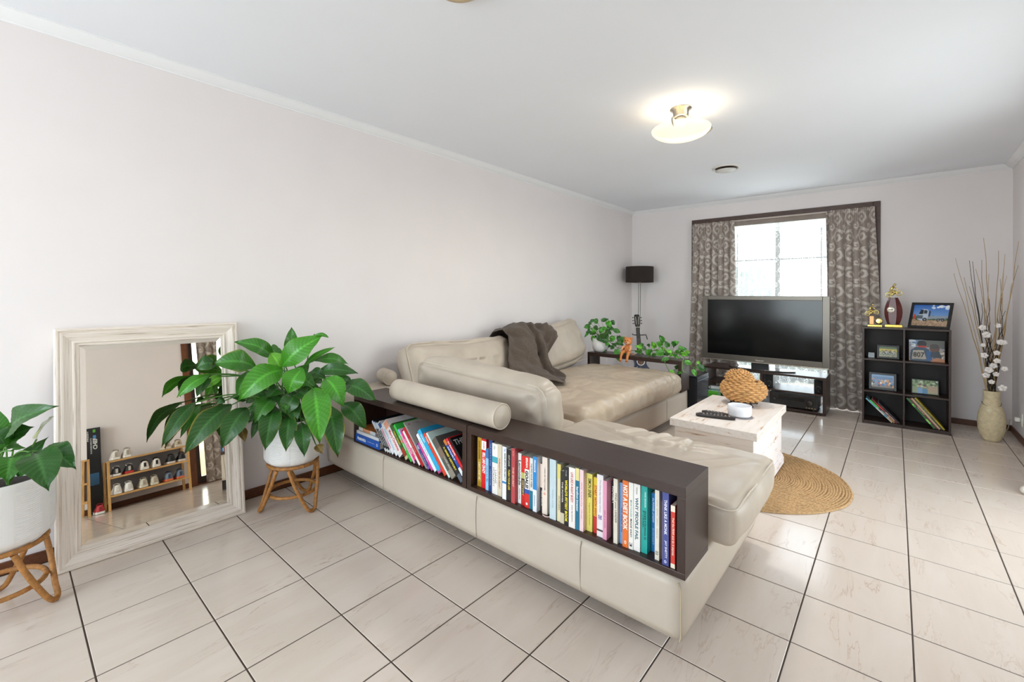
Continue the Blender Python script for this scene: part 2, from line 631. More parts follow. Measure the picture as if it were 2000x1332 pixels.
# outside: paving, a pale rendered boundary wall and shrubs seen dimly through the lace
struct(M().box(-8, 12, FY + 0.2, 16, -0.3, -0.12).build('ground', mat('#b9b2a6', 0.9, var=0.1, scale=2)))
struct(M().box(RX + 0.2, 9, -6, FY + 0.1, -0.3, -0.12).build('ground', mat('#b9b2a6', 0.9, var=0.1, scale=2)))
struct(M().box(-6, 10, 11.0, 11.2, -0.12, 1.5).build('exterior_wall', mat('#d9d3c8', 0.9, var=0.05)))
random.seed(5)
for (sx, sy, sr, sh, lb) in ((1.05, 8.0, 0.42, 1.75, 'green shrub outside, behind the lace beside the curtain over the guitar'),
                             (2.0, 8.6, 0.5, 1.0, 'low green shrub outside, behind the lace at the middle of the window')):
    t = thing('garden_shrub', lb, 'shrub', (sx, sy, -0.12), group='shrubs outside the window')
    P = []
    for i in range(25):
        th = PI * i / 24
        row = []
        for k in range(36):
            a = 2 * PI * k / 36
            d = Vector((math.sin(th) * math.cos(a), math.sin(th) * math.sin(a), math.cos(th)))
            rr = 1 + 0.35 * noise.noise(d * 3 + Vector((sx, 0, 0))) + 0.2 * noise.noise(d * 9)
            row.append((sx + d.x * sr * rr, sy + d.y * sr * rr, -0.1 + sh / 2 + d.z * sh / 2 * rr))
        P.append(row)
    M().grid(P, closev=True).build('foliage', mat('#8a978a', 0.8, var=0.4, scale=25), t, smooth=True)
    M().tube([(sx, sy, -0.12), (sx + 0.02, sy, sh * 0.5)], 0.03).build('stem', mat('#5a4634', 0.8), t)

def bowl_mat():
    m = emit_mat('#fff0cf', 0.30, 'bowl_glass')
    nt = m.node_tree
    t = nt.nodes.new('ShaderNodeBsdfTransparent')
    mx = nt.nodes.new('ShaderNodeMixShader')
    mx.inputs[0].default_value = 0.45
    nt.links.new(nt.nodes['Principled BSDF'].outputs[0], mx.inputs[1])
    nt.links.new(t.outputs[0], mx.inputs[2])
    nt.links.new(mx.outputs[0], nt.nodes['Material Output'].inputs[0])
    return m


# ceiling fittings
lt = thing('ceiling_light', 'lit cream glass bowl ceiling light hung on three thin rods', 'ceiling light', (1.89, 2.94, CZ))
m_nick = mat('#b5aea2', 0.28, metal=1.0, var=0.03)
c0 = (1.89, 2.94, 0)
M().lathe([(0.07, CZ), (0.068, CZ - 0.006), (0.05, CZ - 0.012), (0.048, CZ - 0.05), (0.04, CZ - 0.056), (0.001, CZ - 0.056)], c0, 32).build('canopy', m_nick, lt, smooth=True)
M().lathe([(0.028, CZ - 0.056), (0.028, CZ - 0.1), (0.001, CZ - 0.1)], c0, 20).build('lamp_holder', mat('#e8d9c0', 0.4), lt, smooth=True)
bz, br = CZ - 0.135, 0.185
prof = []
for i in range(14):
    t = i / 13
    prof.append((max(br * math.sin(t * PI / 2), 0.001), bz - 0.07 * math.cos(t * PI / 2)))
prof += [(br - 0.004, bz + 0.002)] + [(max((br - 0.006) * math.sin((13 - i) / 13 * PI / 2), 0.001), bz + 0.004 - 0.068 * math.cos((13 - i) / 13 * PI / 2)) for i in range(14)]
M().lathe(prof, c0, 48, cap=False).build('glass_bowl', bowl_mat(), lt, smooth=True)
for k in range(3):
    a = math.radians(35 + 120 * k)
    ca, sa = math.cos(a), math.sin(a)
    M().tube([(1.89 + 0.04 * ca, 2.94 + 0.04 * sa, CZ - 0.045), (1.89 + (br + 0.004) * ca, 2.94 + (br + 0.004) * sa, bz + 0.012)], 0.0025, 6).build('rod', m_nick, lt, smooth=True)
    M().tube([(1.89 + (br + 0.002) * ca, 2.94 + (br + 0.002) * sa, bz + 0.02), (1.89 + (br + 0.012) * ca, 2.94 + (br + 0.012) * sa, bz + 0.0), (1.89 + (br + 0.004) * ca, 2.94 + (br + 0.004) * sa, bz - 0.012), (1.89 + (br - 0.02) * ca, 2.94 + (br - 0.02) * sa, bz - 0.033)], [0.006, 0.006, 0.005, 0.002], 8).build('hook', m_nick, lt, smooth=True)
pl = bpy.data.lights.new('bulb', 'POINT')
pl.energy, pl.color, pl.shadow_soft_size = 1.3, (1.0, 0.95, 0.88), 0.04
dl = bpy.data.lights.new('bowl_light', 'AREA')
dl.shape, dl.size, dl.energy, dl.color = 'DISK', 0.26, 7, (1.0, 0.96, 0.90)
do_ = bpy.data.objects.new('bowl_light', dl)
COL.objects.link(do_)
do_.location = (1.89, 2.94, CZ - 0.215)
po = bpy.data.objects.new('bulb', pl)
COL.objects.link(po)
po.location = (1.89, 2.94, CZ - 0.118)


def ceiling_vent(x, y, r, label, inner):
    t = thing('ceiling_vent', label, 'vent', (x, y, CZ), group='round ceiling vents')
    M().lathe([(r, CZ), (r, CZ - 0.006), (r - 0.012, CZ - 0.012), (r - 0.022, CZ - 0.01), (r - 0.03, CZ - 0.002), (r - 0.03, CZ)], (x, y, 0), 40, cap=False).build('rim', mat('#d9d6d0', 0.5), t, smooth=True)
    M().lathe([(r - 0.02, CZ - 0.001), (0.001, CZ - 0.001)], (x, y, 0), 40, cap=False).build('throat', mat('#5a4632', 0.7), t)
    M().lathe([(0.001, CZ - 0.014), (r * 0.5, CZ - 0.016), (r - 0.035, CZ - 0.024), (r - 0.03, CZ - 0.028), (r * 0.5, CZ - 0.034), (0.001, CZ - 0.036)], (x, y, 0), 40, cap=False).build('disc', mat(inner, 0.45), t, smooth=True)
    M().tube([(x, y, CZ), (x, y, CZ - 0.02)], 0.01, 8).build('spindle', mat('#8a8176', 0.5), t)


ceiling_vent(1.73, 4.57, 0.125, 'round white ceiling vent with dark throat between lamp and window', '#d5d4cf')
ceiling_vent(1.66, 1.17, 0.125, 'round cream ceiling vent cut off by the top edge of the photo', '#e0c79c')

# power outlet, plug and cord low on the right wall
ot = thing('power_outlet', 'white wall outlet with plug and cord beside the cream vase', 'outlet', (RX, 5.72, 0.2))
M().box(RX - 0.008, RX, 5.68, 5.76, 0.14, 0.25).build('wall_plate', mat('#e6e2da', 0.4), ot, bevel=0.003)
M().box(RX - 0.04, RX - 0.008, 5.735, 5.765, 0.17, 0.205).build('plug', mat('#efece6', 0.4), ot, bevel=0.005)
M().tube([(RX - 0.04, 5.75, 0.187), (RX - 0.06, 5.8, 0.17), (RX - 0.05, 5.9, 0.12), (RX - 0.045, 5.98, 0.06), (RX - 0.05, 6.05, 0.006), (RX - 0.1, 6.1, 0.004)], 0.0035, 6).build('cord', mat('#e4dfd8', 0.5), ot, smooth=True)

# ================================================================ leaning mirror
MA = math.atan2(0.158, 1.08)               # lean of the mirror
MROT = Matrix.Rotation(-MA, 3, 'Y')
mir = thing('wall_mirror', 'whitewashed wooden framed mirror leaning on the wall behind the potted lily', 'mirror', (0.178, 0.5325, 0.0), MROT)
# local axes: x out of the wall, y along the wall, z up the frame; the glass plane is x = 0
FW, FH = 0.752, 1.085
prof = [(0.0, 0.012), (0.004, 0.016), (0.012, 0.017), (0.015, 0.012), (0.019, 0.012), (0.022, 0.016), (0.03, 0.015), (0.05, 0.006), (0.06, 0.003), (0.064, 0.006), (0.07, 0.006), (0.073, 0.0), (0.083, 0.0), (0.088, -0.004)]


def frame_mat():
    m = bpy.data.materials.new('whitewash')
    m.use_nodes = True
    nt = m.node_tree
    L = nt.links.new
    p = nt.nodes['Principled BSDF']
    p.inputs['Roughness'].default_value = 0.55
    at = nt.nodes.new('ShaderNodeAttribute')
    at.attribute_name = 'Col'
    sp = nt.nodes.new('ShaderNodeSeparateColor')
    L(at.outputs['Color'], sp.inputs[0])
    cm = nt.nodes.new('ShaderNodeCombineXYZ')
    L(sp.outputs[0], cm.inputs[0])
    L(sp.outputs[1], cm.inputs[1])
    mp = nt.nodes.new('ShaderNodeMapping')
    mp.inputs['Scale'].default_value = (10, 260, 1)
    L(cm.outputs[0], mp.inputs['Vector'])
    n = nt.nodes.new('ShaderNodeTexNoise')
    n.inputs['Scale'].default_value = 1
    n.inputs['Detail'].default_value = 5
    L(mp.outputs[0], n.inputs['Vector'])
    r = nt.nodes.new('ShaderNodeValToRGB')
    e = r.color_ramp.elements
    e[0].position, e[0].color = 0.27, lin('#8a7560') + (1,)
    e[1].position, e[1].color = 0.40, lin('#ddd1c3') + (1,)
    x = e.new(0.7)
    x.color = lin('#eae1d8') + (1,)
    L(n.outputs['Fac'], r.inputs['Fac'])
    L(r.outputs['Color'], p.inputs['Base Color'])
    b = nt.nodes.new('ShaderNodeBump')
    b.inputs['Strength'].default_value = 0.25
    b.inputs['Distance'].default_value = 0.002
    L(n.outputs['Fac'], b.inputs['Height'])
    L(b.outputs['Normal'], p.inputs['Normal'])
    return m


m_ww = frame_mat()
back = -0.03
for nm, a, b, inw in (('frame_stile', (-FW / 2, 0), (-FW / 2, FH), (1, 0)), ('frame_stile', (FW / 2, FH), (FW / 2, 0), (-1, 0)),
                      ('frame_rail', (FW / 2, 0), (-FW / 2, 0), (0, 1)), ('frame_rail', (-FW / 2, FH), (FW / 2, FH), (0, -1))):
    a, b, inw = Vector(a), Vector(b), Vector(inw)
    t = (b - a).normalized()
    full = [(0.0, back)] + prof + [(0.088, back)]
    P, C = [], []
    N = 14
    for i in range(N + 1):
        row = []
        for d, h in full:
            q = a.lerp(b, i / N) + inw * d
            # mitre
            s = d * (1 - 2 * i / N)
            q = q + t * s
            row.append((h, q.x, q.y))
            C.append(((q.dot(t) + 1) * 0.5, d + h * 0.5 + (0.3 if nm == 'frame_rail' else 0), 0, 1))
        P.append(row)
    M().grid(P, closev=True).build(nm, m_ww, mir, raw=True, col=C)
silver = mat('#e6dfd2', 0.0, metal=1.0, var=0.0, key='silver')
gy, g0, g1, bv = 0.29, 0.086, FH - 0.086, 0.02
M().add([(0.0, -gy + bv, g0 + bv), (0.0, gy - bv, g0 + bv), (0.0, gy - bv, g1 - bv), (0.0, -gy + bv, g1 - bv)], [(0, 1, 2, 3)]).build('mirror_glass', silver, mir, raw=True)
g = M()
o8 = [(-0.0018, -gy, g0), (-0.0018, gy, g0), (-0.0018, gy, g1), (-0.0018, -gy, g1), (0.0, -gy + bv, g0 + bv), (0.0, gy - bv, g0 + bv), (0.0, gy - bv, g1 - bv), (0.0, -gy + bv, g1 - bv)]
g.add(o8, [(0, 1, 5, 4), (1, 2, 6, 5), (2, 3, 7, 6), (3, 0, 4, 7)])
g.build('bevelled_edge', silver, mir, raw=True)
M().box(back - 0.004, back + 0.004, -FW / 2 + 0.02, FW / 2 - 0.02, 0.02, FH - 0.02).build('backing_board', mat('#7b6a55', 0.8), mir, raw=True)

# ================================================================ leather sofa
m_lea = mat('#bfb2a2', 0.42, var=0.05, scale=5, bump=0.05, bscale=260, spec=0.45)
m_lea2 = mat('#cdc0af', 0.42, var=0.10, scale=4, bump=0.07, bscale=200, spec=0.45)
m_base = mat('#bdb1a2', 0.45, var=0.04, scale=4, bump=0.04, bscale=260, spec=0.4)
def leather(key, hexc, cs, crease, rough=0.40):
    m = bpy.data.materials.new(key)
    m.use_nodes = True
    nt = m.node_tree
    L = nt.links.new
    p = nt.nodes['Principled BSDF']
    p.inputs['Roughness'].default_value = rough
    tc = nt.nodes.new('ShaderNodeTexCoord')
    n0 = nt.nodes.new('ShaderNodeTexNoise')
    n0.inputs['Scale'].default_value = 4
    n0.inputs['Detail'].default_value = 5
    L(tc.outputs['Object'], n0.inputs['Vector'])
    r = nt.nodes.new('ShaderNodeValToRGB')
    c = lin(hexc)
    r.color_ramp.elements[0].position, r.color_ramp.elements[0].color = 0.32, tuple(x * 0.86 for x in c) + (1,)
    r.color_ramp.elements[1].position, r.color_ramp.elements[1].color = 0.62, tuple(min(1, x * 1.05) for x in c) + (1,)
    L(n0.outputs['Fac'], r.inputs['Fac'])
    L(r.outputs['Color'], p.inputs['Base Color'])
    n1 = nt.nodes.new('ShaderNodeTexNoise')
    n1.noise_type = 'RIDGED_MULTIFRACTAL'
    n1.inputs['Scale'].default_value = cs
    n1.inputs['Detail'].default_value = 3
    n1.inputs['Distortion'].default_value = 0.8
    L(tc.outputs['Object'], n1.inputs['Vector'])
    n2 = nt.nodes.new('ShaderNodeTexNoise')
    n2.inputs['Scale'].default_value = 260
    n2.inputs['Detail'].default_value = 3
    L(tc.outputs['Object'], n2.inputs['Vector'])
    b1 = nt.nodes.new('ShaderNodeBump')
    b1.inputs['Strength'].default_value = crease
    b1.inputs['Distance'].default_value = 0.012
    b1.invert = True
    L(n1.outputs['Fac'], b1.inputs['Height'])
    b2 = nt.nodes.new('ShaderNodeBump')
    b2.inputs['Strength'].default_value = 0.06
    b2.inputs['Distance'].default_value = 0.01
    L(n2.outputs['Fac'], b2.inputs['Height'])
    L(b1.outputs['Normal'], b2.inputs['Normal'])
    L(b2.outputs['Normal'], p.inputs['Normal'])
    return m


m_lea = leather('cream_leather', '#bfb2a2', 5.0, 0.34)
m_lea3 = leather('crumpled_leather', '#b9a893', 7.0, 0.45, 0.36)
m_seam = mat('#a99d89', 0.6)


def fbm(p, s, o=3):
    v, a = 0.0, 1.0
    p = Vector(p) * s
    for _ in range(o):
        v += a * noise.noise(p)
        p = p * 2.03
        a *= 0.5
    return v


sofa = thing('corner_sofa', 'long low cream leather corner sofa base with built-in bookshelves', 'sofa', (1.2, 2.9, 0))
Z0, Z1 = 0.092, 0.305


def base_block(name, x0, x1, y0, y1, z0, z1, r=0.02, n=(14, 14, 6)):
    c = Vector(((x0 + x1) / 2, (y0 + y1) / 2, (z0 + z1) / 2))
    g = M().rbox(((x1 - x0) / 2, (y1 - y0) / 2, (z1 - z0) / 2), r, n, lambda p, d, q: p + d * (0.002 * fbm(p, 6) if abs(d.z) < 0.5 else -0.001))
    g.v = [tuple(Vector(p) + c) for p in g.v]
    return g.build(name, m_base, sofa, smooth=True)


base_block('front_base', 0.02, 2.445, 1.46, 2.5, Z0, Z1 + 0.004, n=(40, 20, 6))
base_block('side_base', 0.02, 1.405, 2.5, 4.5, Z0, Z1 + 0.004, n=(24, 34, 6))
base_block('end_block', 0.02, 0.372, 1.462, 1.885, Z1, 0.592, r=0.045, n=(8, 10, 6))
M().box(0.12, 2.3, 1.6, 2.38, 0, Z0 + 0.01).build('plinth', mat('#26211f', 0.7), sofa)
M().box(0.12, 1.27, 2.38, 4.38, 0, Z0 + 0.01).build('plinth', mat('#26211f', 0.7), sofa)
# stitched seams down the front of the base
for x in (0.72, 1.49, 2.06):
    M().tube([(x, 1.459, Z1 - 0.005), (x - 0.004, 1.4575, Z1 - 0.03), (x - 0.006, 1.4575, 0.2), (x - 0.004, 1.459, Z0 + 0.012)], 0.0016, 5).build('seam', m_seam, sofa, smooth=True)
M().tube([(2.43, 1.464, Z1 - 0.01), (2.437, 1.464, 0.27), (2.438, 1.464, 0.12), (2.434, 1.464, Z0 + 0.01)], 0.0022, 5).build('seam', mat('#b9a98e', 0.5), sofa, smooth=True)
M().tube([(1.4065, 3.95, Z1 - 0.012), (1.4075, 3.95, 0.25), (1.4065, 3.95, Z0 + 0.012)], 0.0016, 5).build('seam', m_seam, sofa, smooth=True)

m_wenge = mat('#37261f', 0.34, var=0.16, scale=14, stretch=(1, 6, 6), spec=0.4)
m_wenge_v = mat('#37261f', 0.34, var=0.16, scale=14, stretch=(6, 6, 1), spec=0.4)
m_wenge_y = mat('#37261f', 0.34, var=0.16, scale=14, stretch=(6, 1, 6), spec=0.4)


def shelf_box(x0, x1, y0, y1, z0, z1, th, label, open_back=False, grp='dark shelf boxes on the sofa base', tb=None, tl=None):
    tb = tb or th * 0.75
    tl = tl or th
    t = thing('shelf_box', label, 'shelf', ((x0 + x1) / 2, (y0 + y1) / 2, z0), group=grp)
    M().box(x0, x1, y0, y1, z1 - th * 1.3, z1).build('top_panel', m_wenge, t, bevel=0.0015)
    M().box(x0, x1, y0, y1, z0, z0 + tb).build('bottom_panel', m_wenge, t, bevel=0.0015)
    M().box(x0, x0 + tl, y0, y1, z0 + tb, z1 - th * 1.3).build('side_panel', m_wenge_v, t, bevel=0.0015)
    M().box(x1 - th, x1, y0, y1, z0 + tb, z1 - th * 1.3).build('side_panel', m_wenge_v, t, bevel=0.0015)
    if not open_back:
        M().box(x0 + tl, x1 - th, y1 - 0.006, y1, z0 + tb, z1 - th * 1.3).build('back_panel', m_wenge, t)
    return t


SZ0, SZ1 = 0.3095, 0.615
shelf_box(0.378, 1.413, 1.462, 1.697, SZ0, SZ1, 0.028, 'dark wood shelf box of slanted books at the lily end of the sofa', tb=0.0088, tl=0.011)
shelf_box(1.418, 2.452, 1.462, 1.697, SZ0, SZ1, 0.028, 'dark wood shelf box packed with upright paperbacks at the chaise end of the sofa')
shelf_box(0.378, 1.415, 4.275, 4.498, SZ0, SZ1, 0.03, 'dark open shelf box at the far end of the sofa under the trailing plant', open_back=True)


def cushion_thing(name, label, cat, half, r, n, c, rot=None, puff=0.02, wr=0.006, ws=5.0, m=None, group=None, piping=True, seed=0.0, pinch=0.0, extra=None, flat=False):
    R = rot if rot is not None else Matrix.Identity(3)
    t = thing(name, label, cat, c, R, group=group)

    def disp(p, d, q):
        k = (1 - q[0] ** 4) * (1 - q[1] ** 4) if abs(q[2]) > 0.999 else ((1 - q[1] ** 4) * (1 - q[2] ** 2) if abs(q[0]) > 0.999 else (1 - q[0] ** 4) * (1 - q[2] ** 2))
        s = Vector((p.x + seed, p.y, p.z))
        w = fbm(Vector((s.x, s.y * 1.0, s.z)), ws) * 0.7 - abs(fbm(s + Vector((9, 3, 1)), ws * 0.8, 2)) * 1.2
        o = p + d * (puff * k + wr * w * (0.5 + 0.5 * max(k, 0))) * (0.0 if flat and d.z < -0.3 else 1.0)
        if pinch:
            o.z *= 1 - pinch * (q[0] ** 4) * 0.6 - pinch * (q[1] ** 4) * 0.4
        if extra:
            o = extra(o, d, q)
        return o
    M().rbox(half, r, n, disp).build('leather_cover', m or m_lea, t, raw=True, smooth=True)
    if piping:
        zz = half[2] - r * 0.4
        rr = r * 0.85
        pts = []
        for cx, cy, a0 in ((half[0] - r, half[1] - r, 0), (-half[0] + r, half[1] - r, 90), (-half[0] + r, -half[1] + r, 180), (half[0] - r, -half[1] + r, 270)):
            for k in range(5):
                a = math.radians(a0 + 22.5 * k)
                pts.append((cx + (rr + r * 0.1) * math.cos(a), cy + (rr + r * 0.1) * math.sin(a), zz))
        full = []
        for i in range(len(pts)):
            a, b = Vector(pts[i]), Vector(pts[(i + 1) % len(pts)])
            k = max(1, int((b - a).length / 0.05))
            for j in range(k):
                q = a.lerp(b, j / k)
                w = Vector((q.x / half[0], q.y / half[1], 0.3))
                full.append(q + Vector((0, 0, 0.003 * math.sin(q.x * 21 + q.y * 17))))
        M().tube(full, 0.0035, 6, closed=True).build('piping', m_lea2, t, raw=True, smooth=True)
    return t


# seat cushions
def chaise_extra(o, d, q):
    # crease lines across the top
    if d.z > 0.3:
        o.z -= 0.010 * math.exp(-((o.x - 0.05 + 0.3 * (o.y)) / 0.02) ** 2) * 0.6
        for (cx, cy, ang, ln) in ((0.05, 0.1, 0.5, 0.25), (-0.1, -0.05, 1.0, 0.3), (0.18, 0.12, 0.2, 0.2), (-0.25, 0.12, -0.4, 0.25), (0.02, 0.24, 1.3, 0.12), (0.16, 0.22, 1.7, 0.12), (-0.14, 0.22, 1.1, 0.12), (0.33, 0.0, 0.9, 0.2)):
            u = (o.x - cx) * math.cos(ang) + (o.y - cy) * math.sin(ang)
            v = -(o.x - cx) * math.sin(ang) + (o.y - cy) * math.cos(ang)
            o.z -= 0.012 * math.exp(-(v / 0.014) ** 2) * math.exp(-(u / ln) ** 2)
            o.z += 0.010 * math.exp(-((v - 0.03) / 0.02) ** 2) * math.exp(-(u / ln) ** 2)
    return o


cushion_thing('seat_cushion', 'wide cream leather seat cushion of the chaise behind the upright paperbacks', 'cushion', (0.515, 0.345, 0.083), 0.045, (84, 56, 12), (2.022, 2.07, 0.3985), puff=0.02, wr=0.010, ws=3.6, seed=1.0, extra=chaise_extra, flat=True, group='leather seat cushions')
cushion_thing('seat_cushion', 'narrow cream leather corner seat cushion mostly hidden behind the long back cushion', 'cushion', (0.53, 0.33, 0.068), 0.045, (36, 24, 8), (0.93, 2.062, 0.382), puff=0.012, wr=0.006, ws=3, seed=4.0, flat=True, group='leather seat cushions')


def bed_extra(o, d, q):
    # gathered vertical pleats along the free side, sagging middle
    if d.x > 0.2:
        o.x += 0.010 * math.sin(o.y * 46 + 2.0 * fbm(Vector((0, o.y, o.z)), 5)) * (0.35 + 0.65 * min(1, (1 - abs(q[2])) * 1.6)) * (0.5 + 0.5 * noise.noise(Vector((o.y * 3, 0, 0))))
    if d.z > 0.3:
        o.z += 0.018 * math.sin(o.y * 2.6 + 0.4) * (1 - q[0] ** 2)
        o.z -= 0.016 * math.exp(-((o.y + 0.34 + 0.05 * math.sin(o.x * 7)) / 0.035) ** 2) * (1 - 0.7 * max(0, q[0]))
        w_ = noise.noise(Vector((o.x * 7 + 2 * noise.noise(o * 3), o.y * 5, 3.1)))
        o.z -= 0.006 * max(0, 1 - 5 * abs(w_)) * (0.4 + 0.6 * (1 - q[0] ** 2))
        w_ = noise.noise(Vector((o.x * 4, o.y * 11 + 3 * noise.noise(o * 4), 8.1)))
        o.z -= 0.004 * max(0, 1 - 6 * abs(w_))
        e = max(0.0, (q[0] - 0.55) / 0.45)
        o.z += 0.006 * e * math.sin(o.y * 52 + 3 * fbm(Vector((o.x, o.y, 0)), 4))
    return o


cushion_thing('seat_cushion', 'very large crumpled cream leather mattress cushion on the side base of the sofa', 'cushion', (0.495, 0.885, 0.1), 0.065, (64, 110, 14), (0.955, 3.345, 0.4135), puff=0.012, wr=0.012, ws=4.5, seed=7.0, m=m_lea3, extra=bed_extra, flat=True, group='leather seat cushions', piping=False)


def rot3(rx=0, ry=0, rz=0):
    return Matrix.Rotation(rz, 3, 'Z') @ Matrix.Rotation(ry, 3, 'Y') @ Matrix.Rotation(rx, 3, 'X')


# back cushions: local z is the thin direction, local x the long side
def back_extra(k, lift=0.0, drop=0.0):
    def f(o, d, q):
        r_ = max(0.0, q[0])
        o.y += lift * r_ ** 2 * (1 if q[1] > -0.2 else 0.8) - drop * max(0, -q[0]) ** 2 * (1 if q[1] > 0 else 0)
        # sagging top edge and drag folds running to the ends
        o.y += k * (1 - q[0] ** 2) * (-0.02 if q[1] > 0 else 0.0)
        o.z += 0.012 * math.exp(-((abs(q[0]) - 0.86) / 0.05) ** 2) * math.sin(q[1] * 9) * (1 if d.z > 0 else 0.3)
        o.z *= 1 + 0.12 * math.sin(q[0] * 2.2 + 1)
        return o
    return f


# against the left wall: long axis along Y, leaning back
Rb = Matrix(((0, -math.sin(0.42), math.cos(0.42)), (1, 0, 0), (0, math.cos(0.42), math.sin(0.42)))).transposed().transposed()


def lean_rot(tilt, yaw=0.0, roll=0.0):
    # columns: local x -> +Y, local y -> up & back to the wall, local z -> out into the room
    cx = Vector((0, 1, 0))
    cy = Vector((-math.sin(tilt), 0, math.cos(tilt)))
    cz = cx.cross(cy)
    m = Matrix((cx, cy, cz)).transposed()
    return Matrix.Rotation(yaw, 3, 'Z') @ m @ Matrix.Rotation(roll, 3, 'Z')


cushion_thing('back_cushion', 'long cream leather back cushion leaning on the wall before the brown throw', 'cushion', (0.565, 0.19, 0.09), 0.08, (44, 20, 10), (0.285, 2.485, 0.672), lean_rot(0.42, 0, -0.03), puff=0.035, wr=0.012, ws=5, seed=2.0, group='leather back cushions', extra=back_extra(1.0, 0.03, 0.0))
cushion_thing('back_cushion', 'plump cream leather back cushion leaning on the wall beyond the brown throw', 'cushion', (0.53, 0.21, 0.085), 0.08, (40, 20, 10), (0.275, 3.745, 0.69), lean_rot(0.38, 0, 0.06), puff=0.035, wr=0.010, ws=5, seed=5.0, group='leather back cushions', extra=back_extra(-0.4, 0.075, 0.07))


def front_rot(tilt, yaw=0.0, roll=0.0):
    # local x -> +X, local y -> up and leaning to -Y, local z -> towards the camera side (-Y)
    cx = Vector((1, 0, 0))
    cy = Vector((0, -math.sin(tilt), math.cos(tilt)))
    cz = cx.cross(cy)
    m = Matrix((cx, cy, cz)).transposed()
    return Matrix.Rotation(yaw, 3, 'Z') @ m @ Matrix.Rotation(roll, 3, 'Z')


cushion_thing('back_cushion', 'long cream leather back cushion standing behind the bolster', 'cushion', (0.53, 0.147, 0.095), 0.08, (46, 20, 12), (1.12, 1.862, 0.658), front_rot(0.12, -0.01, -0.035), puff=0.03, wr=0.009, ws=5, seed=3.0, group='leather back cushions', extra=back_extra(-0.3))


def bolster(name, label, p0, p1, r, grp):
    p0, p1 = Vector(p0), Vector(p1)
    ax = (p1 - p0)
    L_ = ax.length
    q = Vector((0, 0, 1)).rotation_difference(ax.normalized()).to_matrix()
    t = thing(name, label, 'bolster', (p0 + p1) / 2, q, group=grp)
    pf = [(0.001, -L_ / 2 - 0.004), (r * 0.8, -L_ / 2 - 0.002), (r * 0.95, -L_ / 2 + 0.004), (r, -L_ / 2 + 0.016)]
    for i in range(1, 24):
        z = -L_ / 2 + 0.016 + (L_ - 0.032) * i / 24
        pf.append((r * (1 + 0.012 * math.sin(z * 14) - 0.02 * math.exp(-(z / 0.006) ** 2)), z))
    pf += [(r, L_ / 2 - 0.016), (r * 0.95, L_ / 2 - 0.004), (r * 0.8, L_ / 2 + 0.002), (0.001, L_ / 2 + 0.004)]
    g = M().lathe(pf, (0, 0, 0), 36, cap=False)
    g.build('leather_cover', m_lea, t, raw=True, smooth=True)
    for s in (-1, 1):
        z = s * (L_ / 2 - 0.003)
        M().tube([(r * 0.955 * math.cos(2 * PI * k / 28), r * 0.955 * math.sin(2 * PI * k / 28), z) for k in range(28)], 0.003, 6, closed=True).build('piping', m_lea2, t, raw=True, smooth=True)
    return t


bolster('bolster_cushion', 'long round cream leather bolster lying on the dark shelf boxes', (0.735, 1.545, 0.6785), (1.595, 1.518, 0.6785), 0.061, 'leather bolsters')
bolster('bolster_cushion', 'short cream leather roll lying at the wall end behind the long bolster', (0.10, 1.852, 0.648), (0.25, 1.815, 0.648), 0.052, 'leather bolsters')

# brown throw draped over the back cushions
throw = thing('throw_blanket', 'dark brown woven throw draped over the back cushions', 'blanket', (0.5, 3.35, 0.6))
P = []
NU, NV = 64, 56
random.seed(3)
keys = [(0.04, 0.72), (0.05, 0.84), (0.13, 0.925), (0.25, 0.93), (0.37, 0.87), (0.46, 0.76), (0.53, 0.65), (0.60, 0.57), (0.72, 0.55), (0.84, 0.545), (0.93, 0.54)]
kl = [0.0]
for a, b in zip(keys, keys[1:]):
    kl.append(kl[-1] + math.hypot(b[0] - a[0], b[1] - a[1]))
for i in range(NU + 1):
    u = i / NU
    row = []
    for j in range(NV + 1):
        v = j / NV
        # along the drape; the corner near the camera is pulled out across the seat
        reach = 1.0 if u < 0.45 else 1.0 - 0.42 * ((u - 0.45) / 0.55) ** 0.8
        reach *= 0.72 + 0.28 * math.exp(-((u - 0.3) / 0.22) ** 2)
        s = v * kl[-1] * reach
        k = 0
        while k < len(kl) - 2 and kl[k + 1] < s:
            k += 1
        f = (s - kl[k]) / (kl[k + 1] - kl[k])
        x = keys[k][0] + (keys[k + 1][0] - keys[k][0]) * f
        z = keys[k][1] + (keys[k + 1][1] - keys[k][1]) * f
        y0, y1 = 2.96, 3.68
        y = y0 + (y1 - y0) * u
        y -= 0.40 * max(0, v - 0.45) * (1.15 - u)
        y += 0.10 * max(0, v - 0.5) * u
        up = 1 - abs(2 * u - 1) ** 3
        fold = math.sin(u * 19 + v * 4.5 + 1.5 * noise.noise(Vector((u * 3, v * 2, 0)))) * 0.028 * min(1, v * 2.2) + 0.024 * fbm(Vector((u * 4, v * 5, 2)), 1.6)
        z2 = z * 1.0 + 0.035 * up * math.exp(-((v - 0.25) / 0.2) ** 2) - 0.05 * (1 - up) * math.exp(-((v - 0.15) / 0.25) ** 2)
        row.append((x + fold * 0.8 + 0.02, y, max(z2 + fold * 0.9, 0.533)))
    P.append(row)
from mathutils.bvhtree import BVHTree
trees = []
for o in list(COL.objects):
    if o.type == 'MESH' and o.name.startswith('leather_cover') and o.parent and o.parent.name.split('.')[0] in ('back_cushion', 'seat_cushion'):
        mw = WM[o.parent.name]
        trees.append(BVHTree.FromPolygons([mw @ v.co for v in o.data.vertices], [tuple(p.vertices) for p in o.data.polygons]))


def push_out(p, gap):
    for _ in range(3):
        for t in trees:
            q, nrm, idx, d = t.find_nearest(p)
            if q is None:
                continue
            sd = (p - q).dot(nrm)
            if sd < gap and (d < 0.12):
                p = q + nrm * gap
    return p


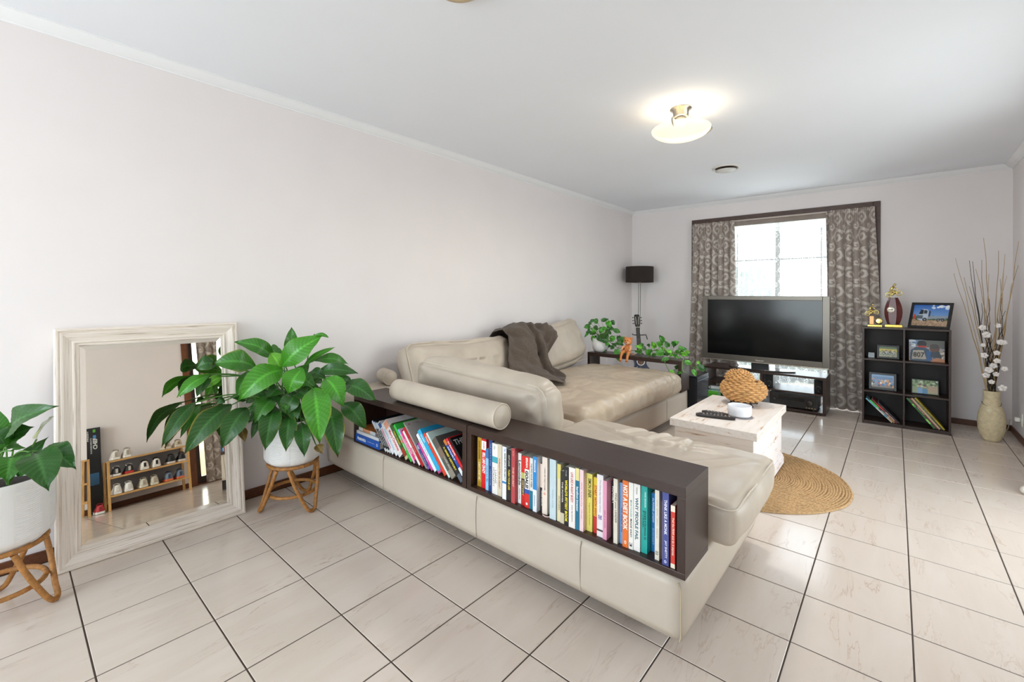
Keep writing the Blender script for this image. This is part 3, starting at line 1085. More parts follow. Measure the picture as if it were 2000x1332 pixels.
P = [[push_out(Vector(p), 0.010 + 0.020 * (0.5 + 0.5 * math.sin(i * 0.5 + j * 0.16 + 2 * noise.noise(Vector((i * .07, j * .05, 0)))))) for j, p in enumerate(row)] for i, row in enumerate(P)]
b_ = M().grid(P).build('woven_cloth', mat('#5a4c40', 0.95, var=0.45, scale=170, bump=0.6, bscale=420, sheen=0.15), throw, smooth=True)
sm = b_.modifiers.new('thick', 'SOLIDIFY')
sm.thickness, sm.offset = 0.006, 0

# ================================================================ books
m_page = mat('#d9d0bf', 0.85, var=0.12, scale=4, stretch=(900, 1, 1), key='pages')


def book(label, loc, rot, t, d, h, cover, spine=(), bands=(), back_cover=None, hard=False, group='books', pages='#d9d0bf', rough=0.38, front=None):
    """local: x thickness 0..t, y depth 0..d (spine at y=0), z length 0..h"""
    o = thing('book', label, 'book', loc, rot, group=group)
    b = 0.0022 if hard else 0.0010
    ins = 0.004 if hard else 0.0008
    mc = mat(cover, rough, var=0.05, scale=30)
    M().box(0, t, 0, b, 0, h).box(0, b, b, d, 0, h).box(t - b, t, b, d, 0, h).build('cover', mc, o, raw=True)
    M().box(b, t - b, b, d - ins, ins, h - ins).build('page_block', mat(pages, 0.85, var=0.12, scale=4, stretch=(900, 1, 1)), o, raw=True)
    for z0, z1, c in bands:
        M().box(-0.0002, t + 0.0002, -0.0003, 0.0005, z0 * h, z1 * h).build('spine_band', mat(c, rough, var=0.04), o, raw=True)
    for item in spine:
        s, c, z1, z0, x0, x1 = item[:6]
        bold = item[6] if len(item) > 6 else 0.02
        co, fs = text_mesh(s, bold)
        g = M()
        # reads from the top of the spine downwards
        g.add([((x0 + (x1 - x0) * p[1]) * t, -0.0005, (z1 - (z1 - z0) * p[0]) * h) for p in co], fs)
        g.build('lettering', mat(c, 0.5, var=0.0), o, raw=True)
    for item in (front or ()):
        # flat print on the right-hand cover: words across the depth, near the top
        s, c, y0, y1, z0, z1 = item
        co, fs = text_mesh(s, 0.02)
        g = M()
        g.add([(t + 0.0003, (y0 + (y1 - y0) * p[0]) * d, (z0 + (z1 - z0) * p[1]) * h) for p in co], fs)
        g.build('cover_lettering', mat(c, 0.5, var=0.0), o, raw=True)
    return o


random.seed(11)
UP = 'paperbacks standing in the shelf box'
B2 = [  # x0, thickness, spine y, height, depth, cover, lettering, bands, label
 (1.461, .027, 1.491, .232, .15, '#b8902f', [('DAVID GOGGINS', '#3a2a14', .93, .56, .25, .7), ("CAN'T HURT ME", '#f1e6c4', .5, .14, .22, .75)], [(.0, .1, '#a47b24')], 'ochre paperback with dark and cream spine lettering, first in the upright row'),
 (1.490, .029, 1.490, .231, .16, '#d81f25', [('SELL LIKE CRAZY', '#ffffff', .73, .3, .2, .8, .03), ('SABRI', '#d81f25', .94, .8, .35, .65)], [(.78, .96, '#ffffff')], 'bright red paperback lettered SELL LIKE CRAZY'),
 (1.5215, .018, 1.485, .191, .13, '#8fc3e6', [('how to fly', '#2c4f7a', .6, .2, .25, .7)], [(.78, 1.0, '#3f74ad')], 'short pale blue paperback between the red and navy spines'),
 (1.5415, .022, 1.485, .237, .15, '#25427c', [('THE SUN IS A STAR', '#7fa0d6', .94, .5, .3, .65), ('A VOYAGE HOME', '#9fb5dd', .44, .12, .35, .6)], [], 'navy blue paperback with pale blue spine lettering beside the wide white one'),
 (1.5685, .034, 1.479, .231, .16, '#ece8e2', [('LIANE', '#4c5560', .48, .22, .52, .8, 0), ('MORIARTY', '#4c5560', .52, .14, .12, .42, 0), ('the', '#88aaaa', .95, .88, .3, .6)], [(.62, .74, '#4aa6b5')], 'wide white paperback with teal motif and grey spine lettering'),
 (1.6035, .025, 1.479, .234, .15, '#d8ccb4', [('FORGOTTEN IN HEART', '#b8432f', .72, .14, .25, .65)], [], 'cream paperback with red spine lettering, thin rust capitals'),
 (1.640, .023, 1.470, .234, .16, '#eef0f1', [('RESILIENCE PROJECT', '#1d1d1d', .88, .36, .4, .85, .03), ('THE', '#2f7fc0', .97, .91, .4, .85)], [(.30, .34, '#2f7fc0')], 'white paperback lettered RESILIENCE PROJECT'),
 (1.666, .026, 1.470, .226, .15, '#1c1a1a', [('TURN YOUR LIFE', '#e2c53a', .62, .22, .3, .75, .02), ('OUT LOUD', '#c9c4bb', .9, .68, .35, .7)], [], 'black paperback with yellow spine lettering beside the dusty rose one'),
 (1.6955, .021, 1.467, .240, .19, '#b5484c', [('THE SECRET', '#e6bba9', .66, .3, .3, .75, .02), ('RUTH', '#d69a90', .95, .86, .35, .7)], [], 'tall dusty rose hardback'),
 (1.7185, .019, 1.486, .219, .15, '#e9e6e1', [('Lemonade', '#222222', .86, .36, .15, .9, .02), ('stories', '#888888', .3, .08, .4, .7)], [], 'white paperback with black script running down the spine'),
 (1.740, .021, 1.482, .214, .14, '#40301f', [('HISTORY', '#d9c27b', .5, .2, .3, .7)], [(.66, 1.0, '#cf2a22'), (.54, .66, '#b8b563'), (0, .22, '#c12520')], 'dark brown paperback with red and olive bands'),
 (1.7645, .024, 1.476, .219, .15, '#ece9e4', [('GOALS!', '#151515', .72, .38, .12, .85, .05), ('BRIAN', '#f3e9e0', .97, .78, .25, .75, .03), ('8', '#ffffff', .1, .05, .3, .7)], [(.75, 1.0, '#d42a25'), (.27, .36, '#2a52a8'), (0, .27, '#d42a25')], 'red white and blue paperback lettered GOALS!'),
 (1.7905, .018, 1.478, .217, .14, '#e3ddd2', [('THE FIVE HOUR WEEK', '#44423e', .9, .42, .3, .75)], [(0, .36, '#12708a')], 'cream paperback with teal lower spine'),
 (1.8140, .020, 1.470, .231, .17, '#dfe3ea', [('FINANCE', '#ffffff', .94, .72, .3, .7), ('essentials', '#7d8aa0', .3, .1, .35, .65)], [(.40, 1.0, '#1f86cf')], 'paperback with bright blue upper spine and pale lower spine'),
 (1.8355, .018, 1.492, .200, .14, '#252324', [('NEVER GIVE IN', '#dcd4c8', .44, .12, .35, .7)], [(.5, 1.0, '#e3cfc1')], 'shorter paperback, blush above and black below'),
 (1.8555, .026, 1.480, .237, .15, '#e6d6c8', [('I NEED MY FIRST HOME', '#7c6a5f', .82, .42, .4, .65), ('o', '#d8744c', .38, .34, .3, .7)], [], 'blush paperback with a small orange dot on the spine'),
 (1.9025, .031, 1.468, .243, .16, '#bfd0d6', [('simple living', '#8fa5ad', .5, .2, .42, .6)], [], 'thick pale blue grey book standing beside the bookmark ribbon'),
 (1.9375, .017, 1.472, .230, .15, '#dccfa6', [('OUTLIERS', '#6b6148', .45, .2, .4, .7)], [(.75, 1.0, '#d7c873')], 'cream and straw paperback beside the pale blue grey book'),
 (1.9555, .019, 1.468, .208, .14, '#2a2627', [('THE POWER', '#d9d4cb', .8, .4, .35, .7)], [(0, .2, '#c9bda6')], 'short charcoal paperback with cream foot'),
 (1.9755, .021, 1.465, .231, .16, '#1b1a19', [("WORLD'S FITTEST BOOK", '#e8d838', .78, .06, .2, .78, .04), ('THE', '#999999', .95, .84, .3, .6)], [], "black paperback lettered WORLD'S FITTEST BOOK"),
 (1.9980, .029, 1.465, .235, .16, '#e6dfd9', [('LIVE LIKE A RIGHT BODY', '#b93b3e', .92, .42, .3, .7, .02), ('every day answers', '#77706a', .38, .1, .4, .65)], [], 'white paperback with small red capitals running down the spine'),
 (2.0285, .016, 1.466, .239, .15, '#1f6b87', [('barefoot investor', '#e6edf0', .7, .3, .2, .85, .02)], [(.8, 1.0, '#dccf8e')], 'teal paperback lettered barefoot investor'),
 (2.0455, .017, 1.468, .237, .15, '#e7c9cb', [('the beauty chef', '#c99a9c', .8, .2, .3, .7)], [], 'pale pink paperback beside the yellow one'),
 (2.0635, .026, 1.488, .222, .15, '#d9cc66', [('SIMON SINEK', '#26241f', .92, .58, .3, .85, .02), ('together is better', '#9a8f3c', .5, .1, .4, .7)], [], 'mustard yellow paperback with black capitals at the top of its spine'),
 (2.0935, .016, 1.492, .213, .14, '#d8b830', [('START WITH WHY', '#c42f27', .86, .3, .15, .9, .03)], [(0, .3, '#c03328')], 'yellow paperback with red lettering START WITH WHY'),
 (2.1150, .026, 1.480, .234, .17, '#e2dbdc', [('The thirty day money school', '#a39aa2', .92, .4, .35, .65), ('zen', '#6d5a9a', .35, .28, .2, .8)], [(.09, .12, '#44413f')], 'white paperback with faint grey lettering and a violet mark'),
 (2.1430, .016, 1.475, .219, .16, '#d995ae', [('SELF LOVE', '#b5688a', .5, .2, .35, .7)], [], 'rose pink paperback beside the black one lettered ROUSEY'),
 (2.1605, .018, 1.508, .210, .14, '#1c1a1b', [('ROUSEY', '#f0ebe4', .92, .6, .2, .85, .03), ('MY FIGHT', '#a5383a', .5, .15, .35, .7)], [], 'black paperback lettered ROUSEY'),
 (2.1850, .016, 1.478, .237, .15, '#d8d0c0', [('FIND your LEADER', '#4a4b47', .78, .32, .25, .85, .01)], [], 'cream paperback lettered FIND your LEADER'),
 (2.2030, .016, 1.492, .223, .15, '#6d9bcb', [('WE WALK ON', '#2d4f87', .6, .2, .3, .75)], [], 'cornflower blue paperback beside the orange one'),
 (2.2205, .022, 1.480, .241, .16, '#e2702a', [('NOT A DIET BOOK', '#fbe9d8', .93, .26, .12, .88, .03), ('o', '#fbe9d8', .1, .05, .3, .7)], [], 'orange paperback lettered NOT A DIET BOOK'),
 (2.2440, .017, 1.481, .239, .15, '#e6e3dc', [('MORTGAGES', '#7aa8a3', .74, .48, .35, .75), ('MADE EASY', '#2c2b2a', .46, .18, .35, .75, .02), ('3', '#222222', .1, .04, .2, .8)], [], 'white paperback lettered MORTGAGES MADE EASY'),
 (2.2615, .024, 1.484, .244, .16, '#e7e3de', [('WHY PEOPLE FAIL', '#2a5a63', .78, .16, .25, .75, .03), ('simon', '#8b8780', .93, .83, .4, .65)], [], 'white paperback lettered WHY PEOPLE FAIL'),
 (2.2870, .023, 1.490, .240, .17, '#1f9c93', [('EVERYTHING IS', '#0e2726', .62, .2, .52, .8, .02), ('F*CKED', '#0e2726', .62, .38, .25, .48, .02), ('MARK MANSON', '#cfe9e6', .9, .68, .55, .8)], [], 'teal hardback lettered EVERYTHING IS'),
 (2.3115, .015, 1.520, .208, .15, '#2374b4', [('the POWER of NOW', '#d6e4f0', .92, .5, .3, .7), ('ECKHART', '#9ec4e3', .4, .12, .35, .65)], [], 'blue paperback lettered the POWER of NOW'),
 (2.3420, .015, 1.480, .246, .16, '#d9d2c4', [('the thin slim diary', '#a89f8d', .85, .3, .35, .65), ('22', '#4a463f', .13, .07, .25, .8)], [], 'tall thin cream paperback numbered 22'),
 (2.3590, .006, 1.497, .202, .15, '#b98f3a', [], [], 'very thin gold book beside the indigo one'),
 (2.3720, .022, 1.470, .246, .16, '#434c8c', [('THINK LIKE A MONK', '#eceaf2', .9, .42, .3, .75, .02), ('JAY SHETTY', '#eceaf2', .34, .1, .35, .75, .02), ('o', '#d9d7ea', .07, .03, .3, .7)], [], 'indigo paperback lettered THINK LIKE A MONK'),
 (2.4010, .014, 1.471, .209, .15, '#c9392b', [('Feel the FEAR and do it anyway', '#f4e6d8', .8, .2, .25, .8, .02)], [(.9, 1.0, '#e8dcc8'), (0, .07, '#e8dcc8')], 'red paperback lettered Feel the FEAR, last in the upright row'),
]
for x0, t, y, h, d, c, sp, bd, lb in B2:
    book(lb, (x0, y, SZ0 + 0.0212), None, t, d, h, c, sp, bd, group=UP)

mk = M().tube([(1.868, 1.468, SZ0 + 0.0235), (1.884, 1.463, SZ0 + 0.0235), (1.895, 1.466, SZ0 + 0.024), (1.9, 1.478, SZ0 + 0.0235)], 0.0024, 6)
tag(mk.build('bookmark_ribbon', mat('#d9b7ad', 0.6), smooth=True), 'pale pink bookmark ribbon lying on the shelf under the upright books', 'bookmark')

# the slanted magazines and cookbooks of the left-hand box, leaning at about 45 degrees
SLANT = 'slanted books in the shelf box'
TH = math.radians(45)
ct, st = math.cos(TH), math.sin(TH)
RS = Matrix(((ct, 0, -st), (0, 1, 0), (st, 0, ct)))


def slanted(x_foot, z_foot, th, y, t, d, h, cover, spine, bands, label, **k):
    c_, s_ = math.cos(th), math.sin(th)
    book(label, (x_foot, y, z_foot), Matrix(((c_, 0, -s_), (0, 1, 0), (s_, 0, c_))), t, d, h, cover, spine, bands, group=SLANT, **k)


FZ = SZ0 + 0.0092
B1 = [  # foot x, thickness, length, depth, cover, lettering, bands, label
 (0.712, 0.0145, .215, .20, '#23262b', [('HOME & GARDEN', '#e8e8e8', .7, .2, .2, .8)], [(.72, .98, '#c9d3e0'), (0, .1, '#dcdcdc')], 'thin black magazine, lowest of the slanted row on the blue atlas'),
 (0.734, 0.0145, .212, .20, '#1f2125', [('HOME & LIVING', '#e8e8e8', .7, .2, .2, .8)], [(.75, .98, '#b8c4d6'), (0, .1, '#e2e2e2')], 'thin black magazine, second up in the slanted row'),
 (0.756, 0.0145, .212, .20, '#26282c', [('HOME & SPACE', '#e8e8e8', .7, .2, .2, .8)], [(.72, .98, '#d2d8de'), (0, .1, '#d6d6cf')], 'thin black magazine, third up in the slanted row'),
 (0.780, 0.0240, .215, .20, '#ece9ee', [('STRENGTH TRAINING', '#d2417e', .78, .16, .2, .8, .03)], [(.82, .97, '#3a5a96')], 'white magazine with pink capitals and a blue patch'),
 (0.817, 0.0210, .212, .20, '#e9edf0', [('healthy lifestyle', '#3a8fc4', .82, .16, .2, .8, .02)], [], 'white magazine with blue lettering among the slanted books'),
 (0.850, 0.0410, .232, .20, '#f0e6e2', [('Merry Christmas', '#d2324f', .72, .14, .15, .85, .03)], [(.8, .98, '#e8a58e'), (.04, .1, '#d8d8d8')], 'thick white cookbook with red script on its spine'),
 (0.911, 0.0290, .225, .20, '#3d5a2f', [('FAMILY DINNERS', '#d9c23b', .8, .4, .25, .7)], [(.1, .3, '#a03a2c'), (.0, .08, '#c9b48a')], 'olive green cookbook with yellow lettering'),
 (0.956, 0.0175, .238, .20, '#3dbb4a', [('COOK FRESH', '#d6f2d8', .7, .3, .25, .75)], [(.5, .58, '#d93a2b')], 'bright green cookbook with a red patch'),
 (0.984, 0.0135, .215, .19, '#e9b9d2', [('sweet baking', '#c25b93', .8, .3, .25, .75)], [(.85, 1, '#8fb8e6')], 'lilac pink cookbook with a pale blue top'),
 (1.006, 0.0145, .210, .19, '#e3397a', [('CUPCAKES', '#ffe3ee', .75, .3, .2, .8)], [(0, .12, '#30302f')], 'hot pink cookbook with a black foot'),
 (1.030, 0.0155, .215, .19, '#efe7e3', [('Bake', '#c33a44', .5, .25, .2, .8)], [], 'thin off white cookbook pressed against the crimson one'),
 (1.055, 0.0215, .242, .20, '#b61f2a', [('THE BOOK CLUB', '#d98c86', .7, .35, .3, .7)], [], 'crimson hardback among the slanted cookbooks'),
 (1.089, 0.0045, .288, .205, '#b4ada8', [], [], 'tall grey magazine with a red title, above the crimson hardback'),
 (1.099, 0.0045, .272, .205, '#a8a29b', [], [], 'tall grey magazine with dark lettering, over the red-titled one'),
 (1.108, 0.0175, .150, .19, '#3d4580', [('QI', '#e8e6f2', .95, .8, .15, .85, .03), ('1,227 facts', '#bfc0de', .6, .2, .3, .7)], [(0, .1, '#7a5fae')], 'short indigo book with a white emblem at its head'),
 (1.136, 0.0155, .165, .19, '#d94b9c', [('girls night', '#f7d6e8', .6, .3, .3, .7)], [], 'short magenta book between the indigo and white ones'),
 (1.161, 0.0215, .225, .20, '#e9eef0', [('food for family', '#3b7ea6', .85, .4, .3, .7)], [], 'white hardback beside the sky blue one'),
 (1.194, 0.0295, .255, .20, '#2fa9d8', [('ocean', '#c9ecf7', .9, .7, .3, .7)], [(0, .05, '#c24a86')], 'sky blue hardback among the slanted books'),
 (1.239, 0.0215, .248, .20, '#d9442b', [('THAI', '#f6d9cc', .93, .76, .2, .8, .03)], [], 'orange red cookbook leaning beside the sky blue hardback'),
 (1.272, 0.0135, .262, .20, '#cfe3dc', [], [], 'thin mint book leaning under the grey photographic one'),
 (1.295, 0.0390, .225, .20, '#5b5650', [('CLASSIC BIKES', '#cfc6b5', .5, .2, .55, .85)], [(.5, .75, '#7d6a58'), (.0, .2, '#8d8577')], 'grey brown photographic book near the end of the slanted row'),
]
XB = 0.0
for dx, t, h, d, c, sp, bd, lb in B1:
    fr = None
    if 'red title' in lb:
        fr = [("Tim's Weekend", '#c02534', .1, .75, .86, .95)]
    if 'dark lettering' in lb:
        fr = [('Pasta', '#8c3a3a', .12, .5, .62, .74)]
    slanted(XB + dx, FZ, TH, 1.476, t, d, h, c, sp, bd, lb, front=fr, hard=False)
# the last ones rest high against the side panel
def wedge_foot(n1, t):
    n2 = n1 + t
    s_ = (n2 * ct - 1.379) / st
    return -s_ * st + n1 * ct, s_ * ct + n1 * st


x_, z_ = wedge_foot(1.1875, .026)
slanted(x_, z_, TH, 1.476, .026, .20, .205, '#211f22', [('A BRIEF HISTORY', '#e6cf3a', .96, .3, .25, .75, .03)], [(0, .2, '#56606c')], 'black hardback with large yellow lettering on its spine', hard=True)
x_, z_ = wedge_foot(1.2165, .018)
slanted(x_, z_, TH, 1.478, .018, .19, .20, '#27509e', [('SPORT', '#e6edf7', .8, .4, .25, .75)], [(.85, 1, '#c9772f'), (0, .2, '#dfe6f0')], 'royal blue book wedged high against the side panel of the slanted box')
x_, z_ = wedge_foot(1.2375, .016)
slanted(x_, z_, TH, 1.478, .016, .19, .175, '#d1232b', [('F1 RACING', '#f6e4e2', .9, .45, .2, .8, .03)], [], 'scarlet book wedged highest against the side panel of the slanted box')
x_, z_ = wedge_foot(1.2555, .012)
slanted(x_, z_, TH, 1.482, .012, .19, .15, '#1d1b1d', [], [], 'thin black book over the scarlet one', front=[('THE', '#cfcac6', .05, .4, .7, .9)])
# books lying flat under the slanted row
RF = Matrix(((0, 0, 1), (0, 1, 0), (-1, 0, 0)))      # local x (thickness) points down, local z (length) runs to +X
RF = Matrix.Rotation(PI / 2, 3, 'Y')


def flat_book(x0, z_top, y, t, d, h, cover, words, label, hard=False, bands=()):
    # local z -> +X, local x -> -Z
    o = book(label, (x0, y, z_top), RF, t, d, h, cover, (), bands, group='books lying flat in the shelf box', hard=hard)
    for s, c, a, b, z0, z1, bold in words:
        lettering(s, o, (x0 + a * h, y - 0.0006, z_top - t + t * z0), (1, 0, 0), (0, 0, 1), (b - a) * h, t * (z1 - z0), c, bold)


flat_book(0.3895, FZ + 0.046, 1.468, 0.0455, 0.2, 0.272, '#1d56b0', [('Anatomica', '#f0f4fa', .08, .44, .28, .78, .03), ('the complete home reference', '#d6e2f2', .5, .8, .42, .6, 0), ('O', '#f0f4fa', .87, .93, .3, .7, .03)], 'thick blue atlas lettered Anatomica lying flat', hard=True)
flat_book(0.391, FZ + 0.0645, 1.474, 0.018, 0.19, 0.252, '#dcdde0', [], 'white softcover lying flat on the blue atlas')
flat_book(0.391, FZ + 0.082, 1.49, 0.017, 0.17, 0.19, '#d9813f', [('ITALIAN', '#f6e8d8', .3, .8, .3, .7, .02)], 'orange and white book lying flat, upper one of the flat stack', bands=((0.0, .25, '#e9e2d6'), (.7, 1, '#c9ced6')))

# ================================================================ curtains at the far window
NB = 320


def stamp(img, x, y, r, v=1.0):
    n = img.shape[0]
    k = int(r + 2)
    xi, yi = int(math.floor(x)), int(math.floor(y))
    for a in range(-k, k + 1):
        for b in range(-k, k + 1):
            if (xi + a - x) ** 2 + (yi + b - y) ** 2 <= r * r:
                img[(yi + b) % n, (xi + a) % n] = v


def scroll(img, cx, cy, r0, a0, turns, w, s=1):
    m = int(90 * turns)
    for i in range(m + 1):
        t = i / m
        a = a0 + s * t * turns * 2 * PI
        r = r0 * (1 - 0.86 * t)
        stamp(img, cx + r * math.cos(a), cy + r * math.sin(a), w * (1 - 0.35 * t))
    # leaf tips branching from the outside of the scroll
    for k in range(4):
        t = 0.08 + 0.17 * k
        a = a0 + s * t * turns * 2 * PI
        r = r0 * (1 - 0.86 * t)
        for j in range(12):
            q = j / 11
            stamp(img, cx + (r + q * r0 * 0.42) * math.cos(a + s * q * 0.7), cy + (r + q * r0 * 0.42) * math.sin(a + s * q * 0.7), w * (0.9 - 0.7 * q))


damask = np.zeros((NB, NB))
for (cx, cy, r, a, tn, w, s) in ((80, 80, 64, 0.6, 1.35, 12, 1), (240, 240, 64, 0.6, 1.35, 12, 1), (240, 75, 54, 2.4, 1.3, 11, -1), (80, 235, 54, 2.4, 1.3, 11, -1),
                                 (160, 160, 34, 4.0, 1.1, 9, 1), (0, 0, 34, 4.0, 1.1, 9, 1), (160, 10, 30, 1.0, 1.1, 8, -1), (10, 160, 30, 1.0, 1.1, 8, -1)):
    scroll(damask, cx, cy, r, a, tn, w, s)


def drape(name, label, cat, xt, xb, yc, zt, zb, nf, amp, nx, nz, m, painter, group, fullness=1.9, axis='x', seed=0.0, gather=0.02):
    """hanging pleated cloth between the top span xt and bottom span xb"""
    zs = [zt + (zb - zt) * j / nz for j in range(nz + 1)]
    V, C = [], []
    width = abs(xt[1] - xt[0]) * fullness
    for i in range(nx + 1):
        u = i / nx
        row = []
        for j, z in enumerate(zs):
            v = j / nz
            e = min(1.0, v * 3)
            x = (xt[0] + (xt[1] - xt[0]) * u) * (1 - v ** 1.4) + (xb[0] + (xb[1] - xb[0]) * u) * v ** 1.4
            uu = u + 0.012 * noise.noise(Vector((u * 6 + seed, v * 1.5, 0)))
            ph = 2 * PI * nf * uu + 0.9 * noise.noise(Vector((seed, v * 1.2, u * 3)))
            y = yc + amp * (0.55 + 0.45 * e) * math.sin(ph) * (0.75 + 0.4 * noise.noise(Vector((u * 4, seed, v))))
            y += gather * 0.35 * math.sin(2 * PI * nf * 3.1 * u + seed) * max(0, 1 - v * 9)
            x += amp * 0.35 * math.cos(ph) * e
            if axis == 'x':
                row.append((x, y, z + 0.004 * math.sin(ph) * (j == nz)))
            else:
                row.append((y, x, z))
            C.append(painter(u * width + seed, z, v))
        V.append(row)
    o = M().grid(V)
    t = thing(name, label, cat, (xb[0] * .5 + xb[1] * .5, yc, zb) if axis == 'x' else (yc, xb[0] * .5 + xb[1] * .5, zb), group=group)
    o.build('cloth', m, t, smooth=True, col=C)
    return t


cg, cl_ = lin('#8d8077'), lin('#bdb3aa')


def dam(u, z, v):
    k = damask[int((z % 0.40) / 0.40 * NB) % NB, int((u % 0.40) / 0.40 * NB) % NB]
    c = cl_ if k > 0.5 else cg
    return (c[0], c[1], c[2], 1)


m_dam = attr_mat('damask', 0.5, trans=0.06, sheen=0.2)
drape('curtain', 'taupe scroll-patterned curtain hanging beside the lamp corner', 'curtain', (0.905, 1.43), (0.835, 1.46), 6.052, 2.2, 0.012, 7.0, 0.042, 220, 330, m_dam, dam, 'damask curtains', seed=0.3)
drape('curtain', 'taupe scroll-patterned curtain hanging beside the trophy bookcase', 'curtain', (2.375, 2.80), (2.385, 2.885), 6.052, 2.2, 0.012, 6.0, 0.044, 220, 330, m_dam, dam, 'damask curtains', seed=1.7)
lacep = np.zeros((NB, NB))
for (cx, cy, r, a, tn, w, s) in ((60, 60, 40, 0.6, 1.3, 5, 1), (220, 70, 34, 2.6, 1.3, 5, -1), (140, 150, 36, 1.1, 1.3, 5, 1), (290, 190, 38, 3.0, 1.2, 5, -1), (70, 240, 34, 4.2, 1.3, 5, -1), (210, 270, 38, 5.2, 1.3, 5, 1)):
    scroll(lacep, cx, cy, r, a, tn, w, s)
for k in range(90):
    random.seed(k)
    stamp(lacep, random.random() * NB, random.random() * NB, 4)


def lace(u, z, v):
    k = lacep[int((z % 0.3) / 0.3 * NB) % NB, int((u % 0.3) / 0.3 * NB) % NB]
    a = 0.84 if k > 0.5 else 0.30
    if z > 2.08:
        a = 0.93
    elif z > 2.03:
        a = max(a, 0.7)
    return (a, a, a, 1)


drape('lace_curtain', 'white sheer lace curtain glowing in the window behind the television', 'curtain', (1.36, 2.43), (1.36, 2.43), 6.125, 2.175, 0.03, 17, 0.012, 300, 380, lace_mat(), lace, None, fullness=1.7, seed=0.9)
rod = thing('curtain_track', 'slim pale curtain track under the dark timber window head', 'curtain rail', (1.86, 6.09, 2.2))
M().box(0.94, 2.78, 6.085, 6.1, 2.186, 2.204).build('rail', mat('#b9aca2', 0.5), rod, bevel=0.002)
M().box(1.40, 2.40, 6.10, 6.104, 2.13, 2.204).build('backing_strip', mat('#8f837a', 0.8, var=0.1), rod)

# ================================================================ television and its stand
ts = thing('tv_stand', 'low dark wood open television stand under the window', 'tv stand', (1.83, 5.77, 0))
x0, x1, y0, y1, zt = 1.215, 2.43, 5.565, 5.975, 0.4
M().box(x0, x1, y0, y1, zt - 0.022, zt).build('top_panel', m_wenge, ts, bevel=0.002)
M().box(x0, x1, y0, y1, 0.012, 0.034).build('bottom_panel', m_wenge, ts, bevel=0.002)
for a in (x0, 1.822, x1 - 0.028):
    M().box(a, a + 0.028, y0 + 0.003, y1, 0.034, zt - 0.022).build('upright_panel', m_wenge_v, ts, bevel=0.0015)
M().box(x0 + 0.028, 1.822, y0 + 0.006, y1, 0.205, 0.222).build('shelf', m_wenge, ts, bevel=0.0015)
M().box(1.85, x1 - 0.028, y0 + 0.006, y1, 0.205, 0.222).build('shelf', m_wenge, ts, bevel=0.0015)
for a in (x0 + 0.05, 1.83, x1 - 0.06):
    for b in (y0 + 0.04, y1 - 0.05):
        M().lathe([(0.018, 0), (0.02, 0.006), (0.018, 0.012)], (a, b, 0), 12).build('foot', mat('#1c1816', 0.6), ts)

tv = thing('television', 'large grey framed flat television with a dark screen', 'television', (1.80, 5.72, 0.4))
m_tvf = mat('#6d675f', 0.32, metal=0.55, var=0.03)
yf = 5.70
X0, X1, ZB, ZT = 1.158, 2.448, 0.478, 1.245
sx0, sx1, sz0, sz1 = 1.219, 2.383, 0.546, 1.198
fr = M().box(X0, sx0, yf, yf + 0.06, ZB, ZT).box(sx1, X1, yf, yf + 0.06, ZB, ZT).box(sx0, sx1, yf, yf + 0.06, sz1, ZT).box(sx0, sx1, yf, yf + 0.06, ZB, sz0)
fr.build('bezel', m_tvf, tv, bevel=0.004)
M().box(sx0 - 0.004, sx1 + 0.004, yf + 0.006, yf + 0.03, sz0 - 0.004, sz1 + 0.004).build('screen', mat('#0d0e10', 0.14, var=0.05, spec=0.3), tv)
M().box(X0 + 0.03, X1 - 0.03, yf + 0.06, yf + 0.1, ZB + 0.03, ZT - 0.03).build('rear_housing', mat('#1d1d1e', 0.6), tv, bevel=0.015)
M().box(X0 + 0.004, X1 - 0.004, yf - 0.004, yf + 0.03, ZB - 0.006, ZB + 0.004).build('silver_strip', mat('#cfc8ba', 0.25, metal=0.9), tv, bevel=0.002, label='thin silver strip along the lower edge')
lettering('Panasonic', tv, (1.752, yf - 0.0008, 0.496), (1, 0, 0), (0, 0, 1), 0.082, 0.015, '#d9d5cd', 0.02)
M().box(1.762, 1.768, yf - 0.001, yf, 0.479, 0.483).build('standby_light', emit_mat('#ff2a12', 2.0, 'standby'), tv)
M().box(1.70, 1.88, 5.72, 5.78, 0.41, ZB + 0.05).build('neck', mat('#141414', 0.35), tv, bevel=0.004)
M().prism([(1.80 + 0.34 * math.cos(2 * PI * k / 36) * 1.0, 5.73 + 0.13 * math.sin(2 * PI * k / 36)) for k in range(36)], 0.4005, 0.414).build('pedestal', mat('#3a3431', 0.2, var=0.03), tv, bevel=0.003)

rc = thing('av_receiver', 'black hifi receiver on the lower shelf of the television stand', 'receiver', (2.13, 5.72, 0.034))
M().box(1.915, 2.355, 5.585, 5.88, 0.047, 0.186).build('chassis', mat('#1a1817', 0.4), rc, bevel=0.003)
M().box(1.92, 2.35, 5.580, 5.586, 0.05, 0.183).build('front_plate', mat('#211e1c', 0.28), rc, bevel=0.002)
M().box(2.0, 2.24, 5.5785, 5.5805, 0.12, 0.155).build('display', mat('#0c0c0e', 0.1), rc)
for kx, kz, kr in ((2.29, 0.115, 0.03), (1.965, 0.115, 0.018)):
    g = M().lathe([(kr, 0), (kr * 0.95, 0.016), (kr * 0.85, 0.018), (0.001, 0.018)], n=24).xf(Matrix.Translation((kx, 5.580, kz)) @ Matrix.Rotation(PI / 2, 4, 'X'))
    g.build('knob', mat('#37332f', 0.3, metal=0.4), rc, smooth=True)
for kx in (2.26, 2.285, 2.31, 2.335):
    M().box(kx - 0.007, kx + 0.007, 5.5765, 5.580, 0.06, 0.066).build('button', mat('#b9a77a', 0.4), rc)
